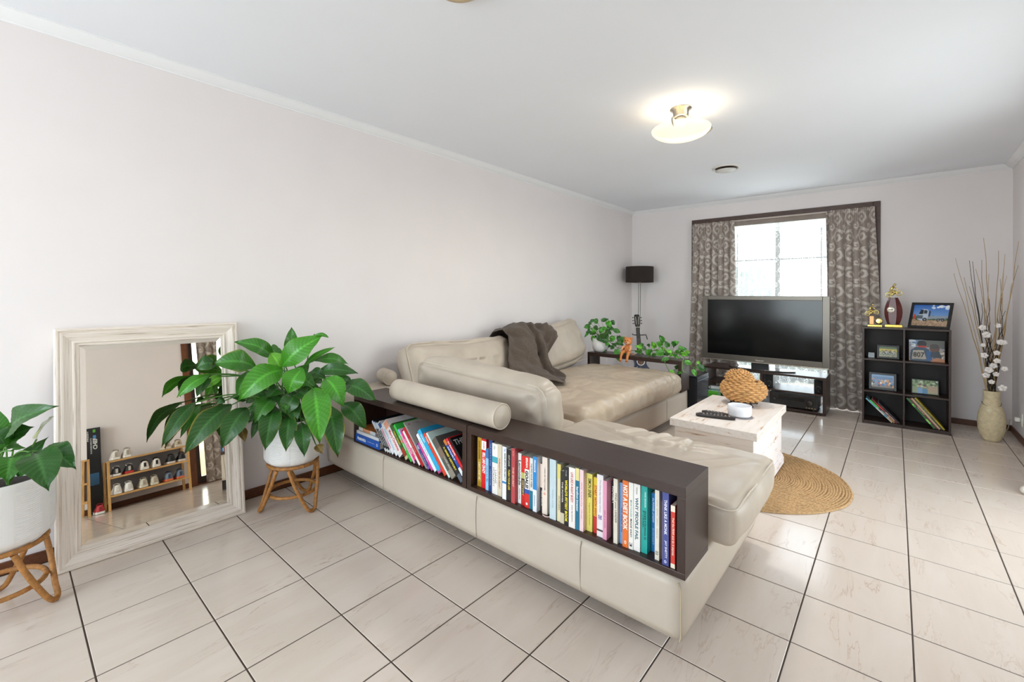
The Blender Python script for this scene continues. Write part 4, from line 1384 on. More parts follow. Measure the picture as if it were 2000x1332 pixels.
for kx in (1.95, 2.32):
    M().lathe([(0.016, 0.0348), (0.017, 0.047)], (kx, 5.62, 0), 12).build('foot', mat('#6d675e', 0.4, metal=0.7), rc)
for (sx, lb) in ((1.905, 'small black speaker on the middle shelf beside the stand divider'), (2.363, 'small black speaker on the middle shelf at the curtain end of the stand')):
    sp = thing('speaker', lb, 'speaker', (sx, 5.7, 0.222), group='small black shelf speakers')
    M().box(sx - 0.045, sx + 0.035, 5.64, 5.77, 0.223, 0.362).build('cabinet', mat('#191716', 0.5), sp, bevel=0.003)
    M().box(sx - 0.04, sx + 0.03, 5.634, 5.641, 0.23, 0.355).build('grille', mat('#232120', 0.9, var=0.2, scale=400), sp, bevel=0.003)
    g = M().lathe([(0.024, 0), (0.022, 0.002), (0.008, -0.003), (0.001, 0.001)], n=20, cap=False).xf(Matrix.Translation((sx - 0.005, 5.634, 0.275)) @ Matrix.Rotation(PI / 2, 4, 'X'))
    g.build('driver', mat('#2f2c2a', 0.4), sp, smooth=True)
    M().ball((sx - 0.005, 5.633, 0.24), 0.004, 8, 6).build('badge', mat('#cfcac2', 0.3, metal=0.8), sp)
gb = thing('game_case', 'bright green plastic box on the lower shelf of the television stand', 'box', (1.27, 5.65, 0.034))
M().box(1.25, 1.37, 5.58, 5.72, 0.0345, 0.075).build('case', mat('#4aa52c', 0.35), gb, bevel=0.003)
M().box(1.25, 1.37, 5.58, 5.72, 0.0755, 0.105).build('lid', mat('#5cb83a', 0.35), gb, bevel=0.003)
M().box(1.255, 1.42, 5.585, 5.74, 0.1055, 0.112).build('clear_sleeve', mat('#a9cfc4', 0.15), gb, bevel=0.001)
gc = thing('game_controller', 'white game controller lying on the green plastic box', 'controller', (1.31, 5.66, 0.112))
P = []
for i in range(13):
    a = PI * i / 12
    P.append((1.33 - 0.062 * math.cos(a), 5.63 + 0.03 * math.sin(a), 0.1385))
M().tube(P, [0.015, 0.019, 0.022, 0.024, 0.025, 0.025, 0.025, 0.025, 0.025, 0.024, 0.022, 0.019, 0.015], 12).build('shell', mat('#e9e8e6', 0.35), gc, smooth=True)
for k in (-1, 1):
    M().lathe([(0.008, 0), (0.008, 0.008), (0.01, 0.012), (0.001, 0.014)], (1.33 + 0.025 * k, 5.656, 0.158), 12).build('thumbstick', mat('#3a3a3c', 0.5), gc, smooth=True)

# dark speaker cabinet beside the open shelf box
sw = thing('subwoofer', 'dark floor standing subwoofer cabinet between the sofa end and the television stand', 'speaker', (1.3, 4.78, 0))
M().box(1.10, 1.452, 4.62, 4.98, 0.012, 0.425).build('cabinet', mat('#22232a', 0.22, var=0.05), sw, bevel=0.008)
M().box(1.12, 1.44, 4.613, 4.62, 0.05, 0.4).build('grille', mat('#151517', 0.9), sw, bevel=0.003)
M().box(1.452, 1.456, 4.625, 4.975, 0.372, 0.38).build('groove_trim', mat('#aeb6c4', 0.2, metal=0.8), sw)
for a in (1.13, 1.42):
    for b in (4.65, 4.95):
        M().lathe([(0.016, 0), (0.018, 0.013)], (a, b, 0), 10).build('foot', mat('#111111', 0.6), sw)

# ================================================================ bookcase with trophies and framed photos
bc = thing('cube_bookcase', 'dark wood six-cube bookcase against the far wall', 'bookcase', (3.03, 5.69, 0))
bx0, bx1, by0, by1, bz = 2.722, 3.348, 5.565, 5.825, 0.946
th = 0.016
M().box(bx0, bx0 + th, by0, by1, 0, bz).build('side_panel', m_wenge_v, bc, bevel=0.001)
M().box(bx1 - th, bx1, by0, by1, 0, bz).build('side_panel', m_wenge_v, bc, bevel=0.001)
M().box(bx0 + th, bx1 - th, by0, by1, bz - th, bz).build('top_panel', m_wenge, bc, bevel=0.001)
M().box(bx0 + th, bx1 - th, by0 + 0.004, by1, 0.012, 0.032).build('bottom_panel', m_wenge, bc, bevel=0.001)
M().box(bx0 + th, bx1 - th, by0 + 0.01, by0 + 0.022, 0, 0.012).build('kick_board', m_wenge, bc)
dv = 3.031
M().box(dv - 0.007, dv + 0.007, by0, by1 - 0.004, 0.032, bz - th).build('divider', m_wenge_v, bc, bevel=0.001)
for zc in (0.318, 0.628):
    M().box(bx0 + th, dv - 0.007, by0, by1 - 0.004, zc - 0.006, zc + 0.009).build('shelf', m_wenge, bc, bevel=0.001)
    M().box(dv + 0.007, bx1 - th, by0, by1 - 0.004, zc - 0.006, zc + 0.009).build('shelf', m_wenge, bc, bevel=0.001)
M().box(bx0 + th, bx1 - th, by1 - 0.004, by1, 0.032, bz - th).build('back_panel', mat('#251c1a', 0.6), bc)
SH = (0.0325, 0.3275, 0.6375, bz + 0.0005)

# paintings of the photographs, as arrays of colour
rng = np.random.default_rng(7)


def canvas(w, h, top, bot):
    a = np.zeros((h, w, 3))
    for j in range(h):
        f = j / (h - 1)
        a[j, :] = np.array(lin(bot)) * (1 - f) + np.array(lin(top)) * f
    return a            # row 0 is the bottom


def rect(a, x0, x1, y0, y1, c):
    h, w, _ = a.shape
    a[int(y0 * h):max(int(y0 * h) + 1, int(y1 * h)), int(x0 * w):max(int(x0 * w) + 1, int(x1 * w))] = lin(c)


def ell(a, cx, cy, rx, ry, c):
    h, w, _ = a.shape
    yy, xx = np.mgrid[0:h, 0:w]
    k = (((xx + .5) / w - cx) / rx) ** 2 + (((yy + .5) / h - cy) / ry) ** 2 <= 1
    a[k] = lin(c)


def poly(a, pts, c):
    h, w, _ = a.shape
    yy, xx = np.mgrid[0:h, 0:w]
    X, Y = (xx + .5) / w, (yy + .5) / h
    k = np.zeros((h, w), bool)
    n = len(pts)
    for i in range(n):
        (xa, ya), (xb, yb) = pts[i], pts[(i + 1) % n]
        if ya != yb:
            k ^= ((ya > Y) != (yb > Y)) & (X < (xb - xa) * (Y - ya) / (yb - ya) + xa)
    a[k] = lin(c)


def speck(a, x0, x1, y0, y1, cols, n, s=0.03):
    for _ in range(n):
        c = cols[int(rng.integers(len(cols)))]
        ell(a, x0 + (x1 - x0) * rng.random(), y0 + (y1 - y0) * rng.random(), s * (0.5 + rng.random()), s * (0.5 + rng.random()), c)


def photo(parent, a, o, xd, yd, w, h, name='photo_print'):
    H_, W_, _ = a.shape
    o, xd, yd = Vector(o), Vector(xd).normalized(), Vector(yd).normalized()
    vs, fs, cs = [], [], []
    for j in range(H_):
        for i in range(W_):
            b = len(vs)
            for (p, q) in ((i, j), (i + 1, j), (i + 1, j + 1), (i, j + 1)):
                vs.append(o + xd * (w * p / W_) + yd * (h * q / H_))
                cs.append((*a[j, i], 1))
            fs.append((b, b + 1, b + 2, b + 3))
    return M().add(vs, fs).build(name, attr_mat('photo', 0.25), parent, col=cs)


def framed(name, label, cat, base, w, h, tilt, yaw, bw, bd, arr, hexc='#191513', group='framed photographs in the bookcase', strut=True):
    """base = middle of the lower front edge; the print faces -Y turned by yaw"""
    R = Matrix.Rotation(yaw, 3, 'Z') @ Matrix.Rotation(-tilt, 3, 'X')
    base = (base[0], base[1], base[2] + bd * math.sin(tilt) + 0.0008)
    t = thing(name, label, cat, base, R, group=group)
    mt = WM[t.name]
    if bw > 0:
        m_ = mat(hexc, 0.35, var=0.06)
        g = M().box(-w / 2, -w / 2 + bw, 0, bd, 0, h).box(w / 2 - bw, w / 2, 0, bd, 0, h).box(-w / 2 + bw, w / 2 - bw, 0, bd, 0, bw).box(-w / 2 + bw, w / 2 - bw, 0, bd, h - bw, h)
        g.build('frame', m_, t, raw=True, bevel=0.0015)
        M().box(-w / 2 + bw, w / 2 - bw, bd * 0.5, bd, bw, h - bw).build('backing', m_, t, raw=True)
        yy = bd * 0.45
    else:
        M().box(-w / 2, w / 2, 0, bd, 0, h).build('canvas_block', mat('#d8d4cc', 0.6), t, raw=True)
        yy = -0.0006
    o = mt @ Vector((-w / 2 + bw, yy, bw))
    xd = R @ Vector((1, 0, 0))
    yd = R @ Vector((0, 0, 1))
    photo(t, arr, o, xd, yd, w - 2 * bw, h - 2 * bw)
    if strut:
        L_ = h * 0.8
        g = M().box(-0.015, 0.015, bd, bd + 0.003, h * 0.05, h * 0.75)
        dy = (h * 0.72) * math.sin(tilt) * 1.15
        # easel back: swings out to the surface behind
        inv = mt.inverted()
        foot = mt @ Vector((0, bd + dy, 0))
        foot.z = base[2] - bd * math.sin(tilt) + 0.004
        topp = mt @ Vector((0, bd + 0.002, h * 0.7))
        gl = M().tube([inv @ topp, inv @ foot], 0.004, 6)
        gl.build('easel_back', mat('#2a2523', 0.6), t, raw=True)
    return t, o, xd, yd, mt, R


a = canvas(84, 60, '#2f66b8', '#8fb8e0')
speck(a, .55, 1, .85, 1, ['#e3ebf4', '#c7d8ec'], 10, .05)
rect(a, 0, 1, 0, .3, '#a98c72')
speck(a, 0, 1, 0, .28, ['#b89c82', '#97795f', '#c3a88e'], 160, .02)
speck(a, 0, 1, .3, .46, ['#3f5134', '#566742', '#4a4a38'], 60, .04)
poly(a, [(.42, .32), (.98, .4), (.98, .5), (.42, .47)], '#8e98a4')
rect(a, .46, .5, .45, .72, '#3b3f45')
poly(a, [(.14, .3), (.2, .72), (.27, .8), (.41, .78), (.44, .68), (.44, .32), (.3, .24)], '#b7c3d3')
poly(a, [(.17, .55), (.21, .76), (.3, .76), (.3, .56)], '#232a33')
poly(a, [(.31, .58), (.31, .75), (.4, .74), (.4, .58)], '#39434f')
rect(a, .14, .3, .34, .5, '#59636f')
rect(a, .03, .09, .3, .56, '#bf4b34')
for cx, rr in ((.36, .06), (.74, .05), (.86, .045)):
    ell(a, cx, .3, rr, rr * 1.35, '#1d1e20')
    ell(a, cx, .3, rr * .5, rr * .7, '#8c9096')
framed('framed_photo', 'black framed photograph of a silver flatbed truck on top of the bookcase', 'photo frame', (3.195, 5.66, SH[3]), 0.305, 0.252, 0.34, -0.42, 0.022, 0.014, a, group='framed photographs on the bookcase')

a = canvas(60, 42, '#7d8f45', '#a9a37b')
rect(a, 0, 1, .55, .8, '#c3b23c')
rect(a, 0, 1, .8, 1, '#5c7148')
speck(a, 0, 1, 0, .45, ['#b5b3a3', '#8f8c80', '#6a685f'], 60, .03)
for cx in (.25, .42, .6, .8):
    ell(a, cx, .32, .075, .14, '#2a2b2d')
    ell(a, cx, .32, .045, .085, '#a9aba8')
    speck(a, cx - .08, cx + .08, .4, .68, ['#d3d6d9', '#55585c', '#2f3338', '#a33a30'], 12, .03)
framed('framed_photo', 'small black framed photograph of dirt bikes racing, beside the clear glass block', 'photo frame', (2.915, 5.665, SH[2]), 0.166, 0.13, 0.14, 0.0, 0.016, 0.012, a)

a = canvas(84, 66, '#9fb4cc', '#b07a58')
poly(a, [(0, .72), (1, .62), (1, 1), (.45, 1)], '#6a6b66')
speck(a, 0, .4, .7, 1, ['#dfe7ef', '#6f8fb5'], 18, .05)
rect(a, 0, 1, 0, .18, '#c08058')
speck(a, .5, 1, .18, .55, ['#7d6a55', '#d9d3c8', '#5b6470', '#a8a092'], 50, .045)
poly(a, [(.02, .05), (.05, .5), (.2, .66), (.42, .68), (.58, .56), (.66, .1), (.6, 0), (.05, 0)], '#3a4f63')
poly(a, [(.08, .08), (.12, .5), (.42, .52), (.5, .1)], '#b4a99a')
ell(a, .37, .82, .13, .17, '#23242a')
rect(a, .27, .5, .66, .73, '#c23a2c')
rect(a, .5, .66, .05, .5, '#2f5f96')
ell(a, .72, .6, .14, .17, '#6b4a3c')
ell(a, .72, .72, .13, .12, '#4c4643')
poly(a, [(.6, .2), (.63, .45), (.85, .5), (.92, .2)], '#39424d')
t_, o_, xd_, yd_, mt_, R_ = framed('photo_canvas', 'unframed photograph of a racer in a jersey numbered 807', 'photo', (3.19, 5.67, SH[2]), 0.245, 0.198, 0.16, 0.0, 0.0, 0.006, a, group=None)
lettering('807', t_, o_ + xd_ * 0.03 + yd_ * 0.035 + (R_ @ Vector((0, -0.0008, 0))), xd_, yd_, 0.078, 0.048, '#17171b', 0.02)

a = canvas(60, 44, '#7fa5cf', '#8b7358')
rect(a, .05, .95, .62, .85, '#5d80ac')
for k in range(42):
    cx, cy = rng.random(), .12 + .45 * rng.random()
    ell(a, cx, cy, .045, .1, ['#2f6fae', '#b83a34', '#e8e4dc', '#2b2f3a', '#d9a05a', '#4b86b8'][k % 6])
    ell(a, cx, cy + .12, .025, .035, '#c99775')
rect(a, 0, 1, 0, .08, '#6b5b4a')
framed('framed_photo', 'black framed group photograph of a crowd in bright clothes, middle cube', 'photo frame', (2.875, 5.655, SH[1]), 0.208, 0.165, 0.14, 0.0, 0.02, 0.012, a)

a = canvas(60, 42, '#7d8f63', '#9aa27a')
speck(a, 0, 1, .5, 1, ['#5f7a45', '#8fa36a', '#c9d0b8', '#47603a'], 60, .06)
rect(a, .62, 1, .1, .6, '#b79f82')
for cx, c, hh in ((.3, '#7fa3c9', .5), (.5, '#5687ad', .42)):
    poly(a, [(cx - .11, 0), (cx - .1, hh * .7), (cx, hh), (cx + .1, hh * .7), (cx + .11, 0)], c)
    ell(a, cx, hh + .1, .055, .095, '#c99a7c')
    ell(a, cx, hh + .16, .06, .06, '#5d4634')
framed('framed_photo', 'dark framed photograph of two people standing outdoors, middle cube', 'photo frame', (3.18, 5.665, SH[1]), 0.19, 0.138, 0.14, 0.0, 0.007, 0.01, a)
gbk = thing('glass_block', 'small clear square glass block in the top cube of the bookcase', 'ornament', (2.79, 5.64, SH[2]))
M().box(2.765, 2.815, 5.63, 5.655, SH[2] + 0.0005, SH[2] + 0.055).build('block', glass_mat('block_glass', '#c9c6c2', 0.25), gbk, bevel=0.002)

# slanted magazines in the two lowest cubes
def leanbk(x, t, h, ang, c, words, lb, bands=()):
    c_, s_ = math.cos(ang), math.sin(ang)
    book(lb, (x, 5.60, SH[0]), Matrix(((c_, 0, -s_), (0, 1, 0), (s_, 0, c_))), t, 0.18, h, c, words, bands, group='magazines leaning in the bookcase')


for x, t, h, an, c, wd, bd, lb in (
    (2.943, .011, .282, 44, '#6fb6c9', [], [(.3, .6, '#d8dcd9'), (0, .2, '#c9c3bb')], 'thin pale blue magazine leaning lowest in the first bottom cube'),
    (2.960, .012, .276, 44, '#2f3330', [('MOTO', '#e8eef0', .5, .2, .2, .8)], [(.6, .95, '#58c85a'), (0, .25, '#b58a4a')], 'black magazine with neon green spine end in the bottom cube'),
    (2.978, .012, .272, 43, '#7d2a2c', [('DIRT ACTION', '#f0e6e2', .45, .1, .2, .85, .03)], [(.55, .8, '#c92a2e')], 'dark red magazine lettered DIRT ACTION, upper one of its cube'),
    (2.996, .011, .235, 42, '#2a2426', [], [], 'plain black book on top of the dark red magazine'),
    (3.238, .013, .315, 37, '#2f7d34', [('RACING', '#123a16', .75, .4, .2, .8)], [(.7, .8, '#7ad65a'), (.15, .3, '#8fe06a')], 'green book with lighter patches leaning lowest in the last bottom cube'),
    (3.2555, .012, .315, 37, '#6b2f38', [('BIKES', '#c9a8a2', .7, .45, .2, .8)], [], 'maroon book leaning beside the green one'),
    (3.272, .0135, .318, 37, '#c9ae8a', [], [], 'plain tan book in the last bottom cube'),
    (3.290, .009, .322, 37, '#3a4038', [('OFF ROAD', '#a9b39a', .8, .4, .2, .8)], [], 'dark grey green book in the last bottom cube'),
    (3.3025, .0125, .328, 37, '#b8a52e', [('ULTIMATE GUIDE', '#2b2a18', .9, .3, .2, .8, .02)], [], 'yellow spined book, uppermost in the last bottom cube')):
    leanbk(x, t, h, math.radians(an), c, wd, lb, bd)

m_gold = mat('#d9b75a', 0.22, metal=1.0, var=0.06)
m_goldp = mat('#d8c277', 0.18, metal=1.0, var=0.06)


def rider(g, x, y, z, s):
    """small cast figure of a motorcycle rider"""
    for dx, dz in ((-0.3, 0.0), (0.32, 0.14)):
        g.tube([(x + s * (dx + 0.17 * math.cos(2 * PI * k / 16)), y, z + s * (0.2 + dz + 0.17 * math.sin(2 * PI * k / 16))) for k in range(16)], 0.035 * s, 6, closed=True)
        g.ball((x + s * dx, y, z + s * (0.2 + dz)), 0.05 * s, 8, 6)
    g.tube([(x - .3 * s, y, z + .2 * s), (x - .05 * s, y, z + .26 * s), (x + .15 * s, y, z + .45 * s), (x + .32 * s, y, z + .34 * s)], [.04 * s, .1 * s, .09 * s, .03 * s], 8)
    g.tube([(x - .32 * s, y, z + .42 * s), (x - .1 * s, y, z + .44 * s), (x + .12 * s, y, z + .52 * s)], [.03 * s, .07 * s, .06 * s], 8)
    g.tube([(x - .16 * s, y, z + .5 * s), (x - .1 * s, y, z + .7 * s), (x + .02 * s, y, z + .88 * s)], [.08 * s, .1 * s, .08 * s], 8)
    g.ball((x + .08 * s, y, z + .99 * s), .09 * s, 10, 8)
    g.tube([(x + .0 * s, y - .08 * s, z + .82 * s), (x + .16 * s, y - .12 * s, z + .7 * s), (x + .24 * s, y - .06 * s, z + .62 * s)], [.045 * s, .04 * s, .035 * s], 6)
    g.tube([(x + .0 * s, y + .08 * s, z + .82 * s), (x + .16 * s, y + .12 * s, z + .7 * s), (x + .24 * s, y + .06 * s, z + .62 * s)], [.045 * s, .04 * s, .035 * s], 6)
    g.tube([(x - .14 * s, y - .08 * s, z + .52 * s), (x + .06 * s, y - .11 * s, z + .42 * s), (x - .02 * s, y - .1 * s, z + .2 * s)], [.06 * s, .05 * s, .04 * s], 6)
    return g


zt = SH[3]
t1 = thing('trophy', 'small gold rider trophy on a square column with a round medal', 'trophy', (2.81, 5.69, zt), group='gold trophies')
M().box(2.755, 2.875, 5.65, 5.72, zt, zt + 0.02).build('plinth', mat('#2b211c', 0.3), t1, bevel=0.002)
M().box(2.76, 2.87, 5.648, 5.651, zt + 0.003, zt + 0.017).build('name_plate', m_gold, t1)
M().box(2.772, 2.808, 5.665, 5.70, zt + 0.02, zt + 0.105).build('column', mat('#c98f5a', 0.25, metal=0.5), t1, bevel=0.003)
rider(M(), 2.79, 5.683, zt + 0.105, 0.11).build('rider_figure', m_goldp, t1, smooth=True)
M().lathe([(0.031, 0), (0.031, 0.006), (0.02, 0.008), (0.001, 0.007)], n=28).xf(Matrix.Translation((2.845, 5.68, zt + 0.055)) @ Matrix.Rotation(PI / 2, 4, 'X')).build('medal_disc', m_goldp, t1, smooth=True)
M().tube([(2.845, 5.68, zt + 0.02), (2.845, 5.68, zt + 0.03)], 0.008, 8).build('medal_stem', m_gold, t1)
t2 = thing('trophy', 'tall curved maroon wood trophy with a gold rider on top', 'trophy', (2.955, 5.69, zt), group='gold trophies')
M().box(2.888, 3.022, 5.655, 5.73, zt, zt + 0.028).build('plinth', mat('#3a2416', 0.3), t2, bevel=0.002)
M().box(2.892, 3.018, 5.652, 5.656, zt + 0.004, zt + 0.024).build('name_plate', m_gold, t2)
P = [(math.sin(PI * (0.22 + 0.62 * i / 14)) * 0.068, zt + 0.028 + 0.26 * i / 14) for i in range(15)]
g = M()
rows = []
for hw, z in P:
    rows.append([(2.953 - hw, 5.70, z), (2.953 - hw * 0.55, 5.672, z), (2.953 + hw * 0.35, 5.668, z), (2.953 + hw * 0.5, 5.674, z), (2.953 + hw, 5.69, z), (2.953 + hw, 5.715, z), (2.953 - hw, 5.715, z)])
g.grid(rows, closev=True)
g.f += [tuple(range(7))[::-1], tuple(range(98, 105))]
g.build('wood_shield', mat('#5a2320', 0.3, var=0.2, scale=30), t2)
M().lathe([(0.03, 0), (0.03, 0.004), (0.024, 0.007), (0.001, 0.007)], n=28).xf(Matrix.Translation((2.935, 5.672, zt + 0.17)) @ Matrix.Rotation(PI / 2, 4, 'X')).build('medallion', mat('#d5cdbd', 0.3, metal=0.5), t2, smooth=True)
M().box(2.917, 2.953, 5.6635, 5.666, zt + 0.166, zt + 0.174).build('medallion_emblem', mat('#4a443c', 0.4), t2)
rider(M(), 2.953, 5.69, zt + 0.288, 0.128).build('rider_figure', m_goldp, t2, smooth=True)

# ================================================================ vase of dry sticks
vs = thing('floor_vase', 'tall cream rope-wound vase standing in the corner', 'vase', (3.60, 5.62, 0))
pf = []
ctrl = [(0.0, .046), (.02, .058), (.06, .073), (.11, .083), (.17, .086), (.23, .080), (.28, .068), (.315, .056), (.345, .050), (.40, .050), (.43, .053)]
N = 172
for i in range(N + 1):
    z = 0.43 * i / N
    k = 0
    while k < len(ctrl) - 2 and ctrl[k + 1][0] < z:
        k += 1
    f = (z - ctrl[k][0]) / (ctrl[k + 1][0] - ctrl[k][0])
    f = f * f * (3 - 2 * f)
    r = ctrl[k][1] + (ctrl[k + 1][1] - ctrl[k][1]) * f
    pf.append((r + 0.0028 * abs(math.sin(PI * z / 0.0105)), z))
pf += [(0.047, 0.432), (0.043, 0.40), (0.038, 0.33)]
M().lathe(pf, (3.60, 5.62, 0.001), 40, cap=True).build('rope_body', mat('#d8c9a6', 0.8, var=0.12, scale=40, bump=0.4, bscale=300), vs, smooth=True)
ya = []
for k in range(21):
    a = PI * (0.98 + 1.04 * k / 20)
    ya.append((3.60 + 0.0575 * math.cos(a), 5.62 + 0.0575 * math.sin(a), 0.330 - 0.03 * math.sin(PI * k / 20)))
M().tube(ya, 0.0026, 6).build('twine', mat('#4a3d2c', 0.8), vs, smooth=True)
M().lathe([(0.019, 0), (0.019, 0.004), (0.016, 0.006), (0.001, 0.006)], n=20).xf(Matrix.Translation((3.580, 5.551, 0.268)) @ Matrix.Rotation(PI / 2, 4, 'X')).build('tag_disc', mat('#e0d6b6', 0.6), vs, smooth=True)
sticks = thing('dry_stick_bundle', 'bundle of dry tan and dark twigs with white blossoms in the vase', 'branches', (3.60, 5.62, 0.43))
random.seed(21)
ends = [(3.381, 1.60), (3.372, 1.462), (3.448, 1.56), (3.492, 1.565), (3.57, 1.78), (3.628, 1.636), (3.698, 1.549), (3.74, 1.709), (3.745, 1.512), (3.703, 1.432), (3.52, 1.50), (3.66, 1.40), (3.60, 1.45), (3.43, 1.42), (3.555, 1.58), (3.685, 1.62), (3.72, 1.36), (3.47, 1.34)]
for k, (ex, ez) in enumerate(ends):
    bx = 3.60 + random.uniform(-.025, .025)
    by = 5.62 + random.uniform(-.025, .025)
    ey = min(5.62 + random.uniform(-.12, .2), 6.0)
    bow = random.uniform(-.05, .05)
    pts = []
    for i in range(9):
        t = i / 8
        pts.append((bx + (ex - bx) * t ** 1.25 + bow * math.sin(PI * t) * .6 + 0.004 * math.sin(i * 2.3 + k), by + (ey - by) * t, 0.30 + (ez - 0.30) * t))
    M().tube(pts, [0.0048 - 0.0032 * i / 8 for i in range(9)], 5).build('stick', mat(('#bfa67f', '#b39468', '#a3875f', '#3a322c')[3 if k in (2, 3) else k % 3], 0.8), sticks, smooth=True)
for k in range(9):
    bx, by = 3.60 + random.uniform(-.02, .02), 5.61 + random.uniform(-.02, .02)
    ex = 3.60 + random.uniform(-.09, .08)
    ez = random.uniform(.95, 1.25)
    pts = [(bx + (ex - bx) * t / 10 + 0.014 * math.sin(t * 1.5 + k), by - 0.03 * t / 10 + 0.01 * math.cos(t * 1.9 + k), 0.34 + (ez - 0.34) * t / 10) for t in range(11)]
    M().tube(pts, [0.0045 - 0.003 * i / 10 for i in range(11)], 5).build('curly_twig', mat('#221b18', 0.7), sticks, smooth=True)
for (px, pz, s) in ((3.535, .98, .03), (3.56, .92, .035), (3.63, 1.0, .025), (3.645, .86, .03), (3.665, .86, .024), (3.55, .74, .03), (3.62, .77, .026), (3.625, .70, .028), (3.575, .62, .034), (3.605, .655, .03), (3.665, .64, .026), (3.655, .475, .034), (3.56, .57, .03), (3.62, .585, .026), (3.54, .83, .02), (3.59, .52, .024)):
    g = M()
    py = 5.56 + random.uniform(-.03, .02)
    s *= 0.8
    for q in range(5):
        an = q * 2 * PI / 5 + px * 40
        c = Vector((math.cos(an), random.uniform(-.5, .1), math.sin(an))) * s * .55
        g.ball((px + c.x, py + c.y, pz + c.z), s * .55, 8, 6, (1, .35, .9))
    g.build('blossom', mat('#ece6e2', 0.7, var=0.04), sticks, smooth=True)

# ================================================================ floor lamp
fl = thing('floor_lamp', 'slim floor lamp with a dark brown drum shade in the corner', 'lamp', (0.235, 5.90, 0))
M().lathe([(0.19, 1.432), (0.19, 1.652), (0.187, 1.652), (0.187, 1.432), (0.19, 1.432)], (0.235, 5.9, 0), 48, cap=False).build('shade', mat('#2b211d', 0.9, var=0.15, scale=300), fl, smooth=False)
for dx in (-0.014, 0.014):
    M().tube([(0.235 + dx, 5.9, 0.02), (0.235 + dx, 5.9, 1.6)], 0.0045, 8).build('pole', mat('#b9b5ae', 0.25, metal=1.0), fl, smooth=True)
M().lathe([(0.13, 0), (0.13, 0.012), (0.115, 0.02), (0.001, 0.022)], (0.235, 5.9, 0), 36).build('base', mat('#8f8b85', 0.3, metal=0.9), fl, smooth=True)
for k in range(3):
    a = 2 * PI * k / 3
    M().tube([(0.235, 5.9, 1.6), (0.235 + 0.187 * math.cos(a), 5.9 + 0.187 * math.sin(a), 1.6)], 0.002, 6).build('shade_spoke', mat('#8f8b85', 0.3, metal=0.9), fl)
M().ball((0.235, 5.9, 1.56), 0.03, 12, 8).build('bulb', mat('#efe9dc', 0.3), fl, smooth=True)

# ================================================================ guitar on its stand
S_, N_ = Vector((0.475, 5.43, 0.388)), Vector((0.385, 5.53, 0.834))
A_ = (N_ - S_).normalized()
Nf = Vector((0.62, -0.78, 0.0))
Nf = (Nf - A_ * Nf.dot(A_)).normalized()
U_ = A_.cross(Nf).normalized()            # across the strings
Rg = Matrix((U_, A_, Nf)).transposed()
gt = thing('acoustic_guitar', 'dark blue acoustic guitar standing behind the open shelf box', 'guitar', S_, Rg)
outl = []
for i in range(48):
    t = i / 48 * 2 * PI
    v = math.cos(t)
    # figure-eight body: lower bout at v=-1
    w = 0.118 + 0.022 * (-v) - 0.040 * math.exp(-((v - 0.22) / 0.30) ** 2)
    outl.append((w * math.sin(t) * (1.0 if abs(math.sin(t)) > .0 else 1), -0.075 + 0.20 * v))
M().prism(outl, -0.075, 0.0).build('body', mat('#1b2747', 0.2, var=0.1), gt, raw=True)
ring = M().lathe([(0.052, 0.0006), (0.052, 0.0016), (0.041, 0.0016), (0.041, 0.0006)], (0, 0, 0), 36, cap=False)
ring.build('rosette', mat('#ece8e0', 0.4), gt, raw=True)
M().lathe([(0.041, 0.0010), (0.001, 0.0010)], (0, 0, 0), 36, cap=False).build('sound_hole', mat('#6a4630', 0.6, var=0.3), gt, raw=True)
M().box(-0.024, 0.024, 0.06, 0.455, -0.018, 0.006).build('neck', mat('#231c19', 0.4), gt, raw=True, bevel=0.003)
M().box(-0.025, 0.025, 0.452, 0.459, -0.012, 0.009).build('nut', mat('#e9e4d8', 0.4), gt, raw=True)
M().prism([(-0.024, 0.459), (0.024, 0.459), (0.036, 0.50), (0.034, 0.625), (0.012, 0.635), (0, 0.628), (-0.012, 0.635), (-0.034, 0.625), (-0.036, 0.50)], -0.016, 0.0).build('headstock', mat('#171413', 0.3), gt, raw=True, bevel=0.002)
for k in range(2):
    x = (-0.018, 0.018)[k]
    M().box(x - 0.003, x + 0.003, 0.495, 0.60, 0.0, 0.0015).build('tuner_slot', mat('#d9d4c8', 0.4), gt, raw=True)
    for q in range(3):
        s = -1 if k == 0 else 1
        M().tube([(s * 0.03, 0.51 + 0.04 * q, -0.008), (s * 0.052, 0.51 + 0.04 * q, -0.008)], 0.003, 6).ball((s * 0.056, 0.51 + 0.04 * q, -0.008), 0.008, 8, 6).build('tuning_peg', mat('#2a2724', 0.3, metal=0.6), gt, raw=True, smooth=True)
M().box(-0.05, 0.05, -0.165, -0.145, 0.0, 0.008).build('bridge', mat('#2a1c14', 0.5), gt, raw=True, bevel=0.002)
for q in range(6):
    x = -0.0175 + 0.007 * q
    M().tube([(x, -0.155, 0.009), (x, 0.456, 0.010), (x * 1.1, 0.56, 0.004)], 0.0005, 4).build('string', mat('#cfc8ba', 0.3, metal=0.9), gt, raw=True)
M().tube([(-0.05, -0.06, 0.0015), (-0.085, -0.2, 0.0015), (-0.12, -0.24, 0.0015)], 0.003, 6).build('body_edging', mat('#e3ded4', 0.4), gt, raw=True)
st_ = thing('guitar_stand', 'black metal guitar stand with a forked neck rest', 'stand', (0.40, 5.55, 0))
bk = S_ - Nf * 0.14
pole_t = S_ + A_ * 0.37 - Nf * 0.075
mst = mat('#191716', 0.45)
M().tube([(bk.x - 0.02, bk.y + 0.06, 0.02), tuple(pole_t)], 0.008, 8).build('pole', mst, st_, smooth=True)
fk = S_ + A_ * 0.36
